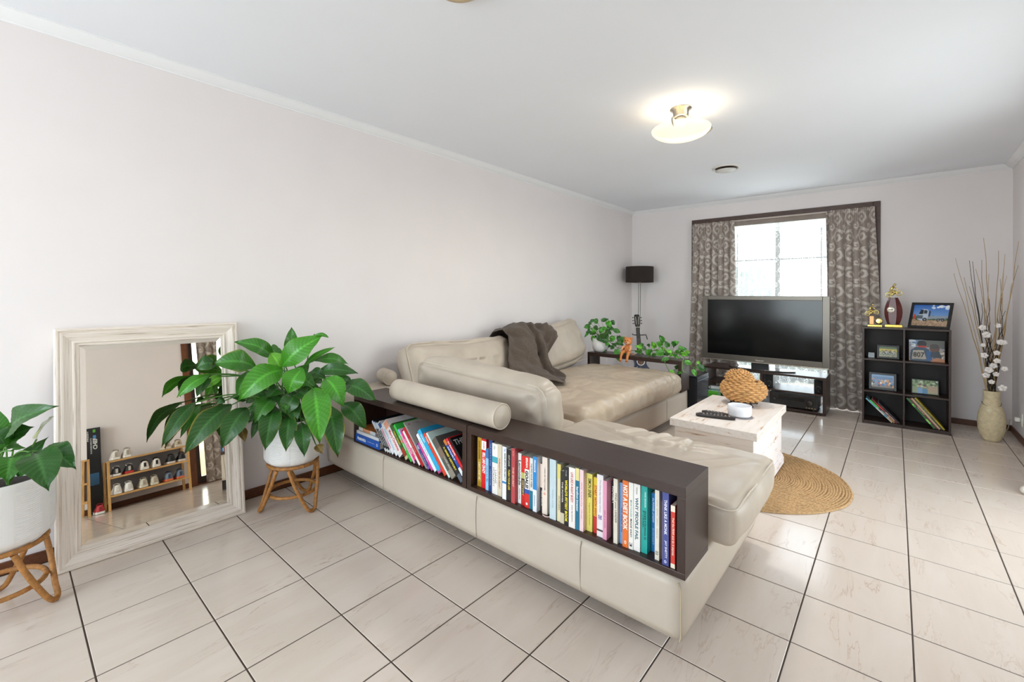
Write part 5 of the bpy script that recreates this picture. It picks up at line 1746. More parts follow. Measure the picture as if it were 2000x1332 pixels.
M().tube([tuple(fk + U_ * 0.105 + Nf * 0.02 - A_ * 0.07), tuple(fk + U_ * 0.10 - Nf * 0.012 - A_ * 0.005), tuple(fk + U_ * 0.04 - Nf * 0.05), tuple(pole_t), tuple(fk - U_ * 0.04 - Nf * 0.045), tuple(fk - U_ * 0.075 + Nf * 0.0), tuple(fk - U_ * 0.085 + Nf * 0.03)], 0.0065, 8).build('neck_yoke', mst, st_, smooth=True)
lo = S_ - A_ * 0.285
for s in (-1, 1):
    M().tube([(bk.x - 0.02, bk.y + 0.06, 0.10), tuple(lo + U_ * 0.07 * s - Nf * 0.03), tuple(lo + U_ * 0.075 * s + Nf * 0.03), tuple(lo + U_ * 0.075 * s + Nf * 0.035 + A_ * 0.04)], 0.0065, 8).build('cradle_arm', mst, st_, smooth=True)
for a in (0.3, 2.4, 4.5):
    M().tube([(bk.x - 0.02, bk.y + 0.06, 0.12), (bk.x - 0.02 + 0.16 * math.cos(a), bk.y + 0.06 + 0.16 * math.sin(a), 0.008)], 0.007, 8).build('leg', mst, st_, smooth=True)

# ================================================================ rug and whitewashed chest
rg = thing('jute_rug', 'round braided jute rug under the whitewashed chest', 'rug', (2.16, 3.44, 0))
g = M()
R_ = 0.615
random.seed(8)
nr = 42
for k in range(nr):
    r = R_ * (k + 0.5) / nr
    n = max(16, int(2 * PI * r / 0.012))
    w = R_ / nr * 0.56
    P = []
    for i in range(n):
        a = 2 * PI * i / n
        rr = r + 0.003 * math.sin(a * 7 + k) * (k / nr) + 0.004 * noise.noise(Vector((math.cos(a) * 3, math.sin(a) * 3, k * 0.7)))
        h = 0.010 + 0.0016 * math.sin(i * PI * 0.5 + k)
        row = []
        for (dw, z) in ((-w, 0.002), (-w * 0.7, h * 0.75), (0, h), (w * 0.7, h * 0.75), (w, 0.002)):
            row.append((2.16 + (rr + dw) * math.cos(a), 3.44 + (rr + dw) * math.sin(a), z))
        P.append(row)
    g.grid(P, closeu=True)
g.f = [q[::-1] for q in g.f]
g.build('braided_coils', mat('#bd986a', 0.9, var=0.3, scale=90, bump=0.5, bscale=350), rg)
M().lathe([(R_ * 0.99, 0.0005), (R_ * 0.99, 0.004), (0.001, 0.004)], (2.16, 3.44, 0), 64).build('backing', mat('#8c6b42', 0.95, var=0.2), rg)


def worn_paint(key, base, stretch):
    if key in MATS:
        return MATS[key]
    m = bpy.data.materials.new(key)
    m.use_nodes = True
    nt = m.node_tree
    L = nt.links.new
    p = nt.nodes['Principled BSDF']
    p.inputs['Roughness'].default_value = 0.6
    tc = nt.nodes.new('ShaderNodeTexCoord')
    mp = nt.nodes.new('ShaderNodeMapping')
    mp.inputs['Scale'].default_value = stretch
    L(tc.outputs['Object'], mp.inputs['Vector'])
    n = nt.nodes.new('ShaderNodeTexNoise')
    n.inputs['Scale'].default_value = 4
    n.inputs['Detail'].default_value = 8
    n.inputs['Roughness'].default_value = 0.65
    L(mp.outputs[0], n.inputs['Vector'])
    r = nt.nodes.new('ShaderNodeValToRGB')
    e = r.color_ramp.elements
    e[0].position, e[0].color = 0.30, lin('#97694c') + (1,)
    e[1].position, e[1].color = 0.36, lin('#d6bda9') + (1,)
    x = e.new(0.41)
    x.color = lin(base) + (1,)
    y = e.new(0.75)
    y.color = lin('#eee5df') + (1,)
    L(n.outputs['Fac'], r.inputs['Fac'])
    L(r.outputs['Color'], p.inputs['Base Color'])
    b = nt.nodes.new('ShaderNodeBump')
    b.inputs['Strength'].default_value = 0.3
    b.inputs['Distance'].default_value = 0.003
    L(n.outputs['Fac'], b.inputs['Height'])
    L(b.outputs['Normal'], p.inputs['Normal'])
    MATS[key] = m
    return m


m_lid = worn_paint('worn_lid', '#e3d8cd', (9, 1.1, 16))
m_chx = worn_paint('worn_front', '#e2d6c9', (1.1, 3, 15))
m_chy = worn_paint('worn_side', '#ebe2e0', (3, 1.5, 5))
ch = thing('storage_chest', 'whitewashed worn wooden chest used as a coffee table', 'chest', (2.105, 3.33, 0.014))
cx0, cx1, cy0, cy1, cz = 1.845, 2.362, 2.885, 3.79, 0.44
zf = 0.0145
M().box(cx0, cx1, cy0, cy1, cz - 0.05, cz).build('lid', m_lid, ch, bevel=0.004)
bx_0, bx_1, by_0, by_1 = cx0 + 0.025, cx1 - 0.025, cy0 + 0.025, cy1 - 0.025
M().box(bx_0, bx_1, by_0, by_0 + 0.02, zf + 0.075, cz - 0.051).build('front_board', m_chx, ch, bevel=0.002)
M().box(bx_0, bx_1, by_1 - 0.02, by_1, zf + 0.075, cz - 0.051).build('rear_board', m_chx, ch, bevel=0.002)
M().box(bx_1 - 0.02, bx_1, by_0 + 0.02, by_1 - 0.02, zf + 0.075, cz - 0.051).build('side_board', m_chy, ch, bevel=0.002)
M().box(bx_0, bx_0 + 0.02, by_0 + 0.02, by_1 - 0.02, zf + 0.075, cz - 0.051).build('side_board', m_chy, ch, bevel=0.002)
for dz0, dz1, ov in ((0, 0.05, 0.014), (0.05, 0.064, 0.009), (0.064, 0.0755, 0.004)):
    M().box(bx_0 - ov, bx_1 + ov, by_0 - ov, by_1 + ov, zf + dz0, zf + dz1).build('plinth_moulding', m_chy, ch, bevel=0.003)

# remotes, candle dish and wicker basket on the chest
def remote(c, ang, ln, w, h, label, ribs):
    R = Matrix.Rotation(ang, 3, 'Z')
    t = thing('remote_control', label, 'remote', (c[0], c[1], cz), R, group='remotes on the chest')
    P = []
    for i in range(15):
        x = -ln / 2 + ln * i / 14
        e = 1 - (abs(2 * i / 14 - 1)) ** 6 * 0.45
        row = []
        for k in range(14):
            a = 2 * PI * k / 14
            ca, sa = math.cos(a), math.sin(a)
            row.append((x, w / 2 * e * math.copysign(abs(ca) ** 0.6, ca), h / 2 + 0.0005 + h / 2 * e ** 0.5 * math.copysign(abs(sa) ** 0.6, sa)))
        P.append(row)
    g = M().grid(P, closev=True)
    g.f = [q[::-1] for q in g.f]
    g.f += [tuple(range(14)), tuple(range(14 * 14, 15 * 14))[::-1]]
    g.build('case', mat('#241d1b', 0.35), t, raw=True, smooth=True)
    for i in range(ribs):
        for j in range(3):
            x, y = -ln / 2 + 0.025 + (ln - 0.06) * i / (ribs - 1), (-1 + j) * w * 0.24
            M().box(x - 0.005, x + 0.005, y - 0.0035, y + 0.0035, h - 0.001, h + 0.0025).build('button', mat('#8b8580' if (i + j) % 3 else '#5d4b45', 0.5), t, raw=True, bevel=0.001)


remote((2.075, 3.075, 0), 0.24, 0.235, 0.05, 0.022, 'long dark remote control lying in front on the chest', 9)
remote((2.045, 3.165, 0), 0.10, 0.16, 0.042, 0.018, 'shorter black remote control lying behind the long one', 6)
dish = thing('candle_dish', 'round white ceramic bowl on a thin grey coaster on the chest', 'bowl', (2.187, 3.215, cz))
M().lathe([(0.078, 0.0005), (0.08, 0.003), (0.078, 0.005), (0.001, 0.005)], (2.187, 3.215, cz), 40).build('coaster', mat('#a59fa2', 0.35, metal=0.4), dish, smooth=False)
M().lathe([(0.05, 0.006), (0.066, 0.009), (0.071, 0.02), (0.0725, 0.05), (0.0725, 0.077), (0.068, 0.078), (0.066, 0.07), (0.064, 0.03), (0.05, 0.02), (0.001, 0.018)], (2.187, 3.215, cz), 44, cap=True).build('bowl', mat('#dfe0e4', 0.45, var=0.02), dish, smooth=True)

bk_ = thing('wicker_basket', 'round tan wicker basket with a tilted lid and dark iron feet', 'basket', (2.118, 3.60, cz))
m_wk = mat('#c4935a', 0.5, var=0.3, scale=40, bump=0.3, bscale=300)


def weave(c, rx, ry, rz, v0, v1, rows, stakes, rot=None):
    """woven cane: one wavy strand for every row, each bound over and under the stakes"""
    g = M()
    step = (v1 - v0) / rows
    for j in range(rows):
        v = v0 + step * (j + 0.5)
        cr = max(abs(math.sin(v)), 0.12)
        n = int(stakes * 6)
        P = []
        for i in range(n):
            u = 2 * PI * i / n
            d = 0.0062 * math.cos(u * stakes / 2 + PI * j)
            w = 0.0016 * noise.noise(Vector((u * 5, j * 1.7, rows)))
            p = Vector(((rx + d) * cr * math.cos(u), (ry + d) * cr * math.sin(u), (rz + d) * math.cos(v + w * 10)))
            p = rot @ p if rot is not None else p
            P.append(Vector(c) + p)
        rr = abs(step) * (rx + rz) / 2 * 0.50
        g.tube(P, [rr * (1 + 0.22 * noise.noise(Vector((i * .35, j * 2.1, 5)))) for i in range(n)], 6, closed=True)
    return g


def shell(c, rx, ry, rz, v0, v1, rot=None):
    P = []
    for j in range(13):
        v = v0 + (v1 - v0) * j / 12
        row = []
        for i in range(28):
            u = 2 * PI * i / 28
            p = Vector((rx * math.sin(v) * math.cos(u), ry * math.sin(v) * math.sin(u), rz * math.cos(v)))
            row.append(Vector(c) + (rot @ p if rot is not None else p))
        P.append(row)
    g = M().grid(P, closev=True)
    g.f = [q[::-1] for q in g.f]
    return g


m_gap_shade = mat('#4a3018', 0.85, var=0.2)  # dark brown behind the strands, puts shade into the weave gaps
weave((2.118, 3.60, cz + 0.112), 0.148, 0.136, 0.088, PI * 0.97, PI * 0.24, 14, 30).build('woven_body', m_wk, bk_, smooth=True)
shell((2.118, 3.60, cz + 0.112), 0.144, 0.132, 0.085, PI * 0.99, PI * 0.24).build('gap_shade_shell', m_gap_shade, bk_, smooth=True)
Rl = Matrix.Rotation(0.16, 3, 'Y') @ Matrix.Rotation(0.12, 3, 'X')
weave((2.098, 3.58, cz + 0.186), 0.093, 0.085, 0.068, PI * 0.53, 0.10, 9, 22, rot=Rl).build('woven_lid', m_wk, bk_, smooth=True)
shell((2.098, 3.58, cz + 0.186), 0.090, 0.082, 0.065, PI * 0.53, 0.02, rot=Rl).build('gap_shade_shell', m_gap_shade, bk_, smooth=True)
M().tube([(2.105 + 0.094 * math.cos(2 * PI * k / 32), 3.59 + 0.087 * math.sin(2 * PI * k / 32), cz + 0.179 - 0.012 * math.cos(2 * PI * k / 32)) for k in range(32)], 0.0065, 8, closed=True).build('lid_gap_shade', mat('#2e2014', 0.8), bk_, smooth=True)  # dark ring painted in as the shaded gap between lid and body
kn = M().tube([(2.085, 3.575, cz + 0.255), (2.08, 3.575, cz + 0.275), (2.09, 3.575, cz + 0.29), (2.08, 3.575, cz + 0.30)], 0.004, 6)
kn.ball((2.083, 3.575, cz + 0.262), 0.012, 10, 8)
kn.build('lid_finial', mat('#3a3029', 0.5, metal=0.4), bk_, smooth=True)
M().tube([(2.07, 3.575, cz + 0.256), (2.03, 3.57, cz + 0.295)], 0.0022, 5).build('lid_wire', mat('#3a3029', 0.5, metal=0.4), bk_, smooth=True)
for k in range(4):
    a = PI / 4 + k * PI / 2
    px, py = 2.118 + 0.085 * math.cos(a), 3.60 + 0.08 * math.sin(a)
    M().tube([(px, py, cz + 0.036), (px + 0.012 * math.cos(a), py + 0.012 * math.sin(a), cz + 0.018), (px + 0.02 * math.cos(a), py + 0.02 * math.sin(a), cz + 0.006)], [0.009, 0.006, 0.006], 8).ball((px + 0.022 * math.cos(a), py + 0.022 * math.sin(a), cz + 0.0085), 0.008, 8, 6).build('foot', mat('#231d19', 0.5, metal=0.3), bk_, smooth=True)
M().tube([(2.118 + 0.088 * math.cos(2 * PI * k / 28), 3.60 + 0.083 * math.sin(2 * PI * k / 28), cz + 0.03) for k in range(28)], 0.007, 8, closed=True).build('base_ring', mat('#231d19', 0.5, metal=0.3), bk_, smooth=True)

# pale ornament just inside the frame at the right, by the sliding door
orn = thing('floor_ornament', 'pale weathered ornament on the floor, cut by the right edge of the photo', 'ornament', (3.672, 4.25, 0))
M().lathe([(0.085, 0.0005), (0.1, 0.012), (0.098, 0.03), (0.075, 0.045), (0.06, 0.075), (0.064, 0.11), (0.055, 0.13), (0.07, 0.15), (0.068, 0.165), (0.001, 0.17)], (3.672, 4.25, 0), 28).build('pedestal', mat('#d8d1c4', 0.6, var=0.15, bump=0.3), orn, smooth=True)
for k in range(5):
    a = 2 * PI * k / 5 + 2.2
    M().ball((3.672 + 0.085 * math.cos(a), 4.25 + 0.085 * math.sin(a), 0.026), 0.026, 10, 8).build('lobed_foot', mat('#dcd6ca', 0.6, var=0.1), orn, smooth=True)

# ================================================================ rattan stands, ribbed pots, peace lilies
m_rat = mat('#a8733a', 0.5, var=0.3, scale=60, bump=0.3, bscale=250)


def wrap_tube(pts, r, turns=160):
    """cane wrapped with fine rings"""
    pts = [Vector(p) for p in pts]
    out, rs = [], []
    for a, b in zip(pts, pts[1:]):
        n = max(2, int((b - a).length / 0.0045))
        for i in range(n):
            out.append(a.lerp(b, i / n))
            rs.append(r * (1.0 if len(out) % 2 else 0.91))
    out.append(pts[-1])
    rs.append(r)
    return out, rs


def spline(pts, n=8):
    pts = [Vector(p) for p in pts]
    out = []
    for i in range(len(pts) - 1):
        p0, p1, p2, p3 = pts[max(i - 1, 0)], pts[i], pts[i + 1], pts[min(i + 2, len(pts) - 1)]
        for k in range(n):
            t = k / n
            out.append(0.5 * ((2 * p1) + (p2 - p0) * t + (2 * p0 - 5 * p1 + 4 * p2 - p3) * t * t + (3 * p1 - p0 - 3 * p2 + p3) * t ** 3))
    out.append(pts[-1])
    return out


def rattan_stand(cx, cy, a0, label):
    t = thing('plant_stand', label, 'plant stand', (cx, cy, 0), group='rattan plant stands')
    zt_, rt, rf = 0.262, 0.130, 0.172
    rc_ = 0.0105
    p, r = wrap_tube([(cx + rt * math.cos(2 * PI * k / 40), cy + rt * math.sin(2 * PI * k / 40), zt_) for k in range(41)], rc_)
    M().tube(p, r, 8).build('top_ring', m_rat, t, smooth=True)
    p, r = wrap_tube([(cx + 0.128 * math.cos(2 * PI * k / 40), cy + 0.128 * math.sin(2 * PI * k / 40), 0.098) for k in range(41)], rc_ * 0.95)
    M().tube(p, r, 8).build('lower_ring', m_rat, t, smooth=True)
    for k in range(3):
        a = a0 + 2 * PI * k / 3

        def P(an, rad, z):
            return (cx + rad * math.cos(an), cy + rad * math.sin(an), z)
        pts = spline([P(a - 0.80, rt, zt_ - 0.008), P(a - 0.55, 0.140, 0.16), P(a - 0.25, 0.155, 0.06), P(a - 0.13, rf - 0.004, 0.022), P(a, rf, 0.0115), P(a + 0.13, rf - 0.004, 0.022), P(a + 0.25, 0.155, 0.06), P(a + 0.55, 0.140, 0.16), P(a + 0.80, rt, zt_ - 0.008)], 10)
        p, r = wrap_tube(pts, rc_)
        M().tube(p, r, 8).build('leg', m_rat, t, smooth=True)
    return t


def ribbed_pot(cx, cy, z0, label, ph):
    t = thing('plant_pot', label, 'pot', (cx, cy, z0), group='white ribbed pots')
    R0, Hh = 0.150, 0.265
    nu, nv = 240, 215
    P = []
    for j in range(nv + 1):
        v = j / nv
        z = Hh * v
        base = R0 - 0.05 * max(0, 1 - v / 0.22) ** 2.2
        row = []
        for i in range(nu):
            u = 2 * PI * i / nu + ph
            sec = (u / (2 * PI) * 8) % 1
            if sec < 0.34:       # upright flutes
                f = abs(math.sin(PI * sec / 0.34 * 5))
                d = 0.0050 * f
            else:                # horizontal ribs, dipping a little in the middle of each panel
                q = (sec - 0.34) / 0.66
                f = abs(math.sin(PI * (z + 0.004 * math.sin(PI * q)) / 0.0078))
                d = 0.0034 * f
            e = min(1, v * 8) * min(1, (1 - v) * 14 + 0.2)
            r = base + d * e
            row.append((cx + r * math.cos(u), cy + r * math.sin(u), z0 + 0.001 + z))
        P.append(row)
    for rr, zz in ((R0 - 0.008, Hh), (R0 - 0.012, Hh - 0.03), (R0 - 0.014, Hh - 0.05)):
        P.append([(cx + rr * math.cos(2 * PI * i / nu + ph), cy + rr * math.sin(2 * PI * i / nu + ph), z0 + zz) for i in range(nu)])
    g = M().grid(P, closev=True)
    g.f = [q[::-1] for q in g.f]
    g.f.append(tuple(range(nu)))
    g.build('ceramic_body', mat('#e6e4e1', 0.5, var=0.015), t, smooth=True)
    M().lathe([(R0 - 0.016, Hh - 0.045), (R0 - 0.1, Hh - 0.035), (0.001, Hh - 0.032)], (cx, cy, z0), 40, cap=False).build('soil', mat('#2a221b', 0.95, var=0.5, scale=90, bump=0.8, bscale=120), t, smooth=True)
    return t


def leaf_mat(i):
    base = ('#27561a', '#35701d', '#438a20', '#62a52b', '#6f5a2c')[i]
    key = 'leaf%d' % i
    if key in MATS:
        return MATS[key]
    m = bpy.data.materials.new(key)
    m.use_nodes = True
    nt = m.node_tree
    L = nt.links.new
    p = nt.nodes['Principled BSDF']
    p.inputs['Roughness'].default_value = 0.33
    at = nt.nodes.new('ShaderNodeAttribute')
    at.attribute_name = 'Col'
    sp = nt.nodes.new('ShaderNodeSeparateColor')
    L(at.outputs['Color'], sp.inputs[0])
    c = lin(base)
    m1 = nt.nodes.new('ShaderNodeMixRGB')
    m1.inputs[1].default_value = c + (1,)
    m1.inputs[2].default_value = tuple(min(1, x * 2.3 + 0.035) for x in c) + (1,)
    L(sp.outputs[0], m1.inputs[0])
    m2 = nt.nodes.new('ShaderNodeMixRGB')
    m2.inputs[2].default_value = lin('#b9a436') + (1,)
    L(m1.outputs[0], m2.inputs[1])
    L(sp.outputs[1], m2.inputs[0])
    m3 = nt.nodes.new('ShaderNodeMixRGB')
    m3.inputs[2].default_value = lin('#6b4320') + (1,)
    L(m2.outputs[0], m3.inputs[1])
    L(sp.outputs[2], m3.inputs[0])
    L(m3.outputs[0], p.inputs['Base Color'])
    t = nt.nodes.new('ShaderNodeBsdfTranslucent')
    L(m3.outputs[0], t.inputs[0])
    mx = nt.nodes.new('ShaderNodeMixShader')
    mx.inputs[0].default_value = 0.22
    L(p.outputs[0], mx.inputs[1])
    L(t.outputs[0], mx.inputs[2])
    L(mx.outputs[0], nt.nodes['Material Output'].inputs[0])
    MATS[key] = m
    return m


CAMV = Vector((2.967, 0, 1.24))


def blade(B, T, w, droop, shade, parent, name='leaf', heart=False, veins=13, nl=66, nw=12, seed=0.0, edge=0.6, face=0.5):
    B, T = Vector(B), Vector(T)
    d = T - B
    ln = d.length
    dn = d.normalized()
    view = (CAMV - (B + T) / 2).normalized()
    n = (view * face + Vector((0, 0, 1)) * (1 - face) * 1.2)
    n = (n - dn * n.dot(dn))
    n = n.normalized() if n.length > 0.05 else dn.orthogonal().normalized()
    s = dn.cross(n).normalized()
    P, C = [], []
    for i in range(nl + 1):
        t = i / nl
        if heart:
            hw = max(0.012, (math.sin(PI * min(1, t * 0.93 + 0.07)) ** 0.75) * (1.1 - 0.55 * t))
            hw = hw if t < 0.98 else 0.01
        else:
            hw = max(0.008, math.sin(PI * min(1, max(0, t * 0.97 + 0.015))) ** 0.95 * (1.06 - 0.16 * t) * (1 if t < 0.88 else 1 - ((t - 0.88) / 0.12) ** 1.4 * 0.6))
        row = []
        c = B + d * t + n * (droop * math.sin(PI * t) * 1.0)
        for j in range(nw + 1):
            q = -1 + 2 * j / nw
            back_ = (-0.10 * ln * abs(q) * (1 - t) ** 3) if heart else 0
            vein = math.sin((t * veins - abs(q) * 2.2) * 2 * PI)
            hgt = 0.16 * w * abs(q) ** 1.3 * 0.9 - 0.05 * w * q * q + (0.0016 if not heart else 0) * vein * (1 - 0.6 * abs(q)) * min(1, 4 * abs(q))
            hgt += (0.05 * w * math.sin(t * 8 + seed * 5) + 0.03 * w * math.sin(t * 17 + seed * 3)) * q * abs(q)
            wob = 1 + 0.05 * noise.noise(Vector((t * 5, seed, q)))
            row.append(c + s * (hw * w / 2 * q * wob) + n * hgt + dn * back_)
            v = (0.55 if abs(q) < 0.12 else 0.0) + 0.42 * max(0, vein) ** 2 * (1 - abs(q) * 0.4)
            if heart:
                v = max(0, noise.noise(Vector((q * 2.2, t * 3.0, seed * 7)))) * 1.9
            e = max(0, (abs(q) - 0.86) / 0.14) * edge * (0.4 + 0.6 * t) * (0.5 + noise.noise(Vector((t * 4, seed * 3, q))))
            br = max(0, (t - 0.93) / 0.07) * edge * (1 if noise.noise(Vector((seed * 11, 1, 2))) > -0.1 else 0)
            C.append((min(1, v), max(0, min(1, e)), max(0, min(1, br)), 1))
        P.append(row)
    return M().grid(P).build(name, leaf_mat(shade), parent, smooth=True, col=C)


LILY = [
 ((0.212, 1.145, 0.834), (0.192, 1.155, 1.041), 0.084, 1, 0.00),
 ((0.295, 1.058, 0.822), (0.432, 1.230, 0.996), 0.151, 2, 0.05),
 ((0.294, 1.243, 0.989), (0.325, 1.322, 0.974), 0.030, 2, 0.03),
 ((0.190, 1.060, 0.856), (0.121, 0.868, 0.965), 0.096, 1, 0.08),
 ((0.190, 1.099, 0.831), (0.113, 1.060, 0.917), 0.073, 1, 0.03),
 ((0.291, 1.055, 0.802), (0.245, 1.015, 0.904), 0.095, 3, 0.03),
 ((0.269, 0.930, 0.834), (0.226, 0.734, 0.867), 0.132, 1, 0.06),
 ((0.332, 1.051, 0.807), (0.363, 0.813, 0.677), 0.156, 2, 0.10),
 ((0.446, 1.110, 0.827), (0.448, 1.032, 0.694), 0.125, 2, 0.06),
 ((0.308, 1.175, 0.804), (0.413, 1.320, 0.922), 0.041, 2, 0.05),
 ((0.335, 1.225, 0.842), (0.435, 1.392, 0.813), 0.073, 1, 0.06),
 ((0.426, 1.198, 0.789), (0.573, 1.379, 0.773), 0.086, 0, 0.05),
 ((0.542, 1.193, 0.764), (0.699, 1.223, 0.627), 0.129, 2, 0.07),
 ((0.587, 1.272, 0.715), (0.781, 1.374, 0.641), 0.112, 0, 0.08),
 ((0.587, 1.272, 0.616), (0.755, 1.325, 0.488), 0.112, 0, 0.07),
 ((0.534, 1.133, 0.719), (0.737, 1.071, 0.469), 0.152, 2, 0.10),
 ((0.538, 1.216, 0.604), (0.732, 1.172, 0.371), 0.124, 0, 0.09),
 ((0.484, 1.090, 0.527), (0.616, 1.046, 0.382), 0.089, 0, 0.06),
 ((0.350, 1.000, 0.617), (0.461, 0.911, 0.414), 0.113, 0, 0.08),
 ((0.433, 1.046, 0.570), (0.544, 0.983, 0.409), 0.094, 0, 0.06),
 ((0.424, 1.091, 0.686), (0.442, 1.014, 0.575), 0.106, 0, 0.05),
 ((0.289, 0.881, 0.615), (0.379, 0.734, 0.450), 0.123, 0, 0.08),
 ((0.224, 0.825, 0.634), (0.308, 0.593, 0.439), 0.126, 0, 0.10),
 ((0.193, 0.666, 0.670), (0.273, 0.510, 0.492), 0.079, 0, 0.07),
 ((0.178, 0.693, 0.648), (0.268, 0.585, 0.518), 0.049, 1, 0.05),
 ((0.216, 0.725, 0.810), (0.230, 0.579, 0.715), 0.070, 2, 0.05),
 ((0.193, 0.731, 0.812), (0.235, 0.662, 0.704), 0.064, 0, 0.04),
 ((0.219, 0.780, 0.795), (0.221, 0.703, 0.740), 0.055, 3, 0.03),
 ((0.217, 0.752, 0.864), (0.208, 0.665, 0.850), 0.092, 0, 0.04),
 ((0.216, 0.911, 0.808), (0.257, 0.840, 0.674), 0.059, 1, 0.05),
 ((0.322, 0.949, 0.582), (0.362, 0.878, 0.464), 0.049, 0, 0.04),
 ((0.254, 1.022, 0.677), (0.263, 0.951, 0.610), 0.079, 0, 0.03),
 ((0.161, 1.101, 0.901), (0.090, 1.066, 0.911), 0.042, 1, 0.02),
 ((0.461, 1.295, 0.755), (0.510, 1.377, 0.707), 0.046, 0, 0.03),
 ((0.375, 1.181, 0.780), (0.491, 1.228, 0.748), 0.070, 0, 0.04),
 ((0.273, 1.145, 0.722), (0.295, 1.217, 0.818), 0.083, 1, 0.03),
 ((0.491, 1.228, 0.648), (0.525, 1.152, 0.551), 0.088, 0, 0.04),
 ((0.226, 0.892, 0.646), (0.228, 0.815, 0.678), 0.057, 0, 0.03),
 ((0.253, 0.783, 0.669), (0.264, 0.740, 0.660), 0.046, 0, 0.02),
 ((0.316, 0.839, 0.521), (0.404, 0.835, 0.467), 0.050, 4, 0.02),
 ((0.625, 1.106, 0.430), (0.692, 1.111, 0.398), 0.051, 4, 0.02),
]
LILY2 = [
 ((0.417, 0.039, 0.678), (0.656, 0.140, 0.827), 0.100, 0, 0.06),
 ((0.387, 0.040, 0.649), (0.514, 0.083, 0.736), 0.086, 0, 0.03),
 ((0.396, 0.047, 0.529), (0.453, 0.123, 0.676), 0.066, 0, 0.05),
 ((0.584, 0.078, 0.653), (0.772, 0.108, 0.559), 0.110, 0, 0.05),
 ((0.534, 0.101, 0.640), (0.702, 0.181, 0.592), 0.089, 0, 0.05),
 ((0.556, 0.027, 0.639), (0.658, 0.010, 0.582), 0.094, 1, 0.05),
 ((0.354, 0.011, 0.649), (0.304, -0.032, 0.703), 0.066, 0, 0.03),
 ((0.490, -0.003, 0.611), (0.514, -0.048, 0.550), 0.081, 0, 0.05),
 ((0.286, 0.019, 0.621), (0.262, 0.037, 0.725), 0.057, 1, 0.03),
 ((0.311, 0.000, 0.620), (0.266, -0.026, 0.794), 0.067, 1, 0.03),
 ((0.431, 0.025, 0.641), (0.494, 0.000, 0.673), 0.063, 1, 0.03),
]
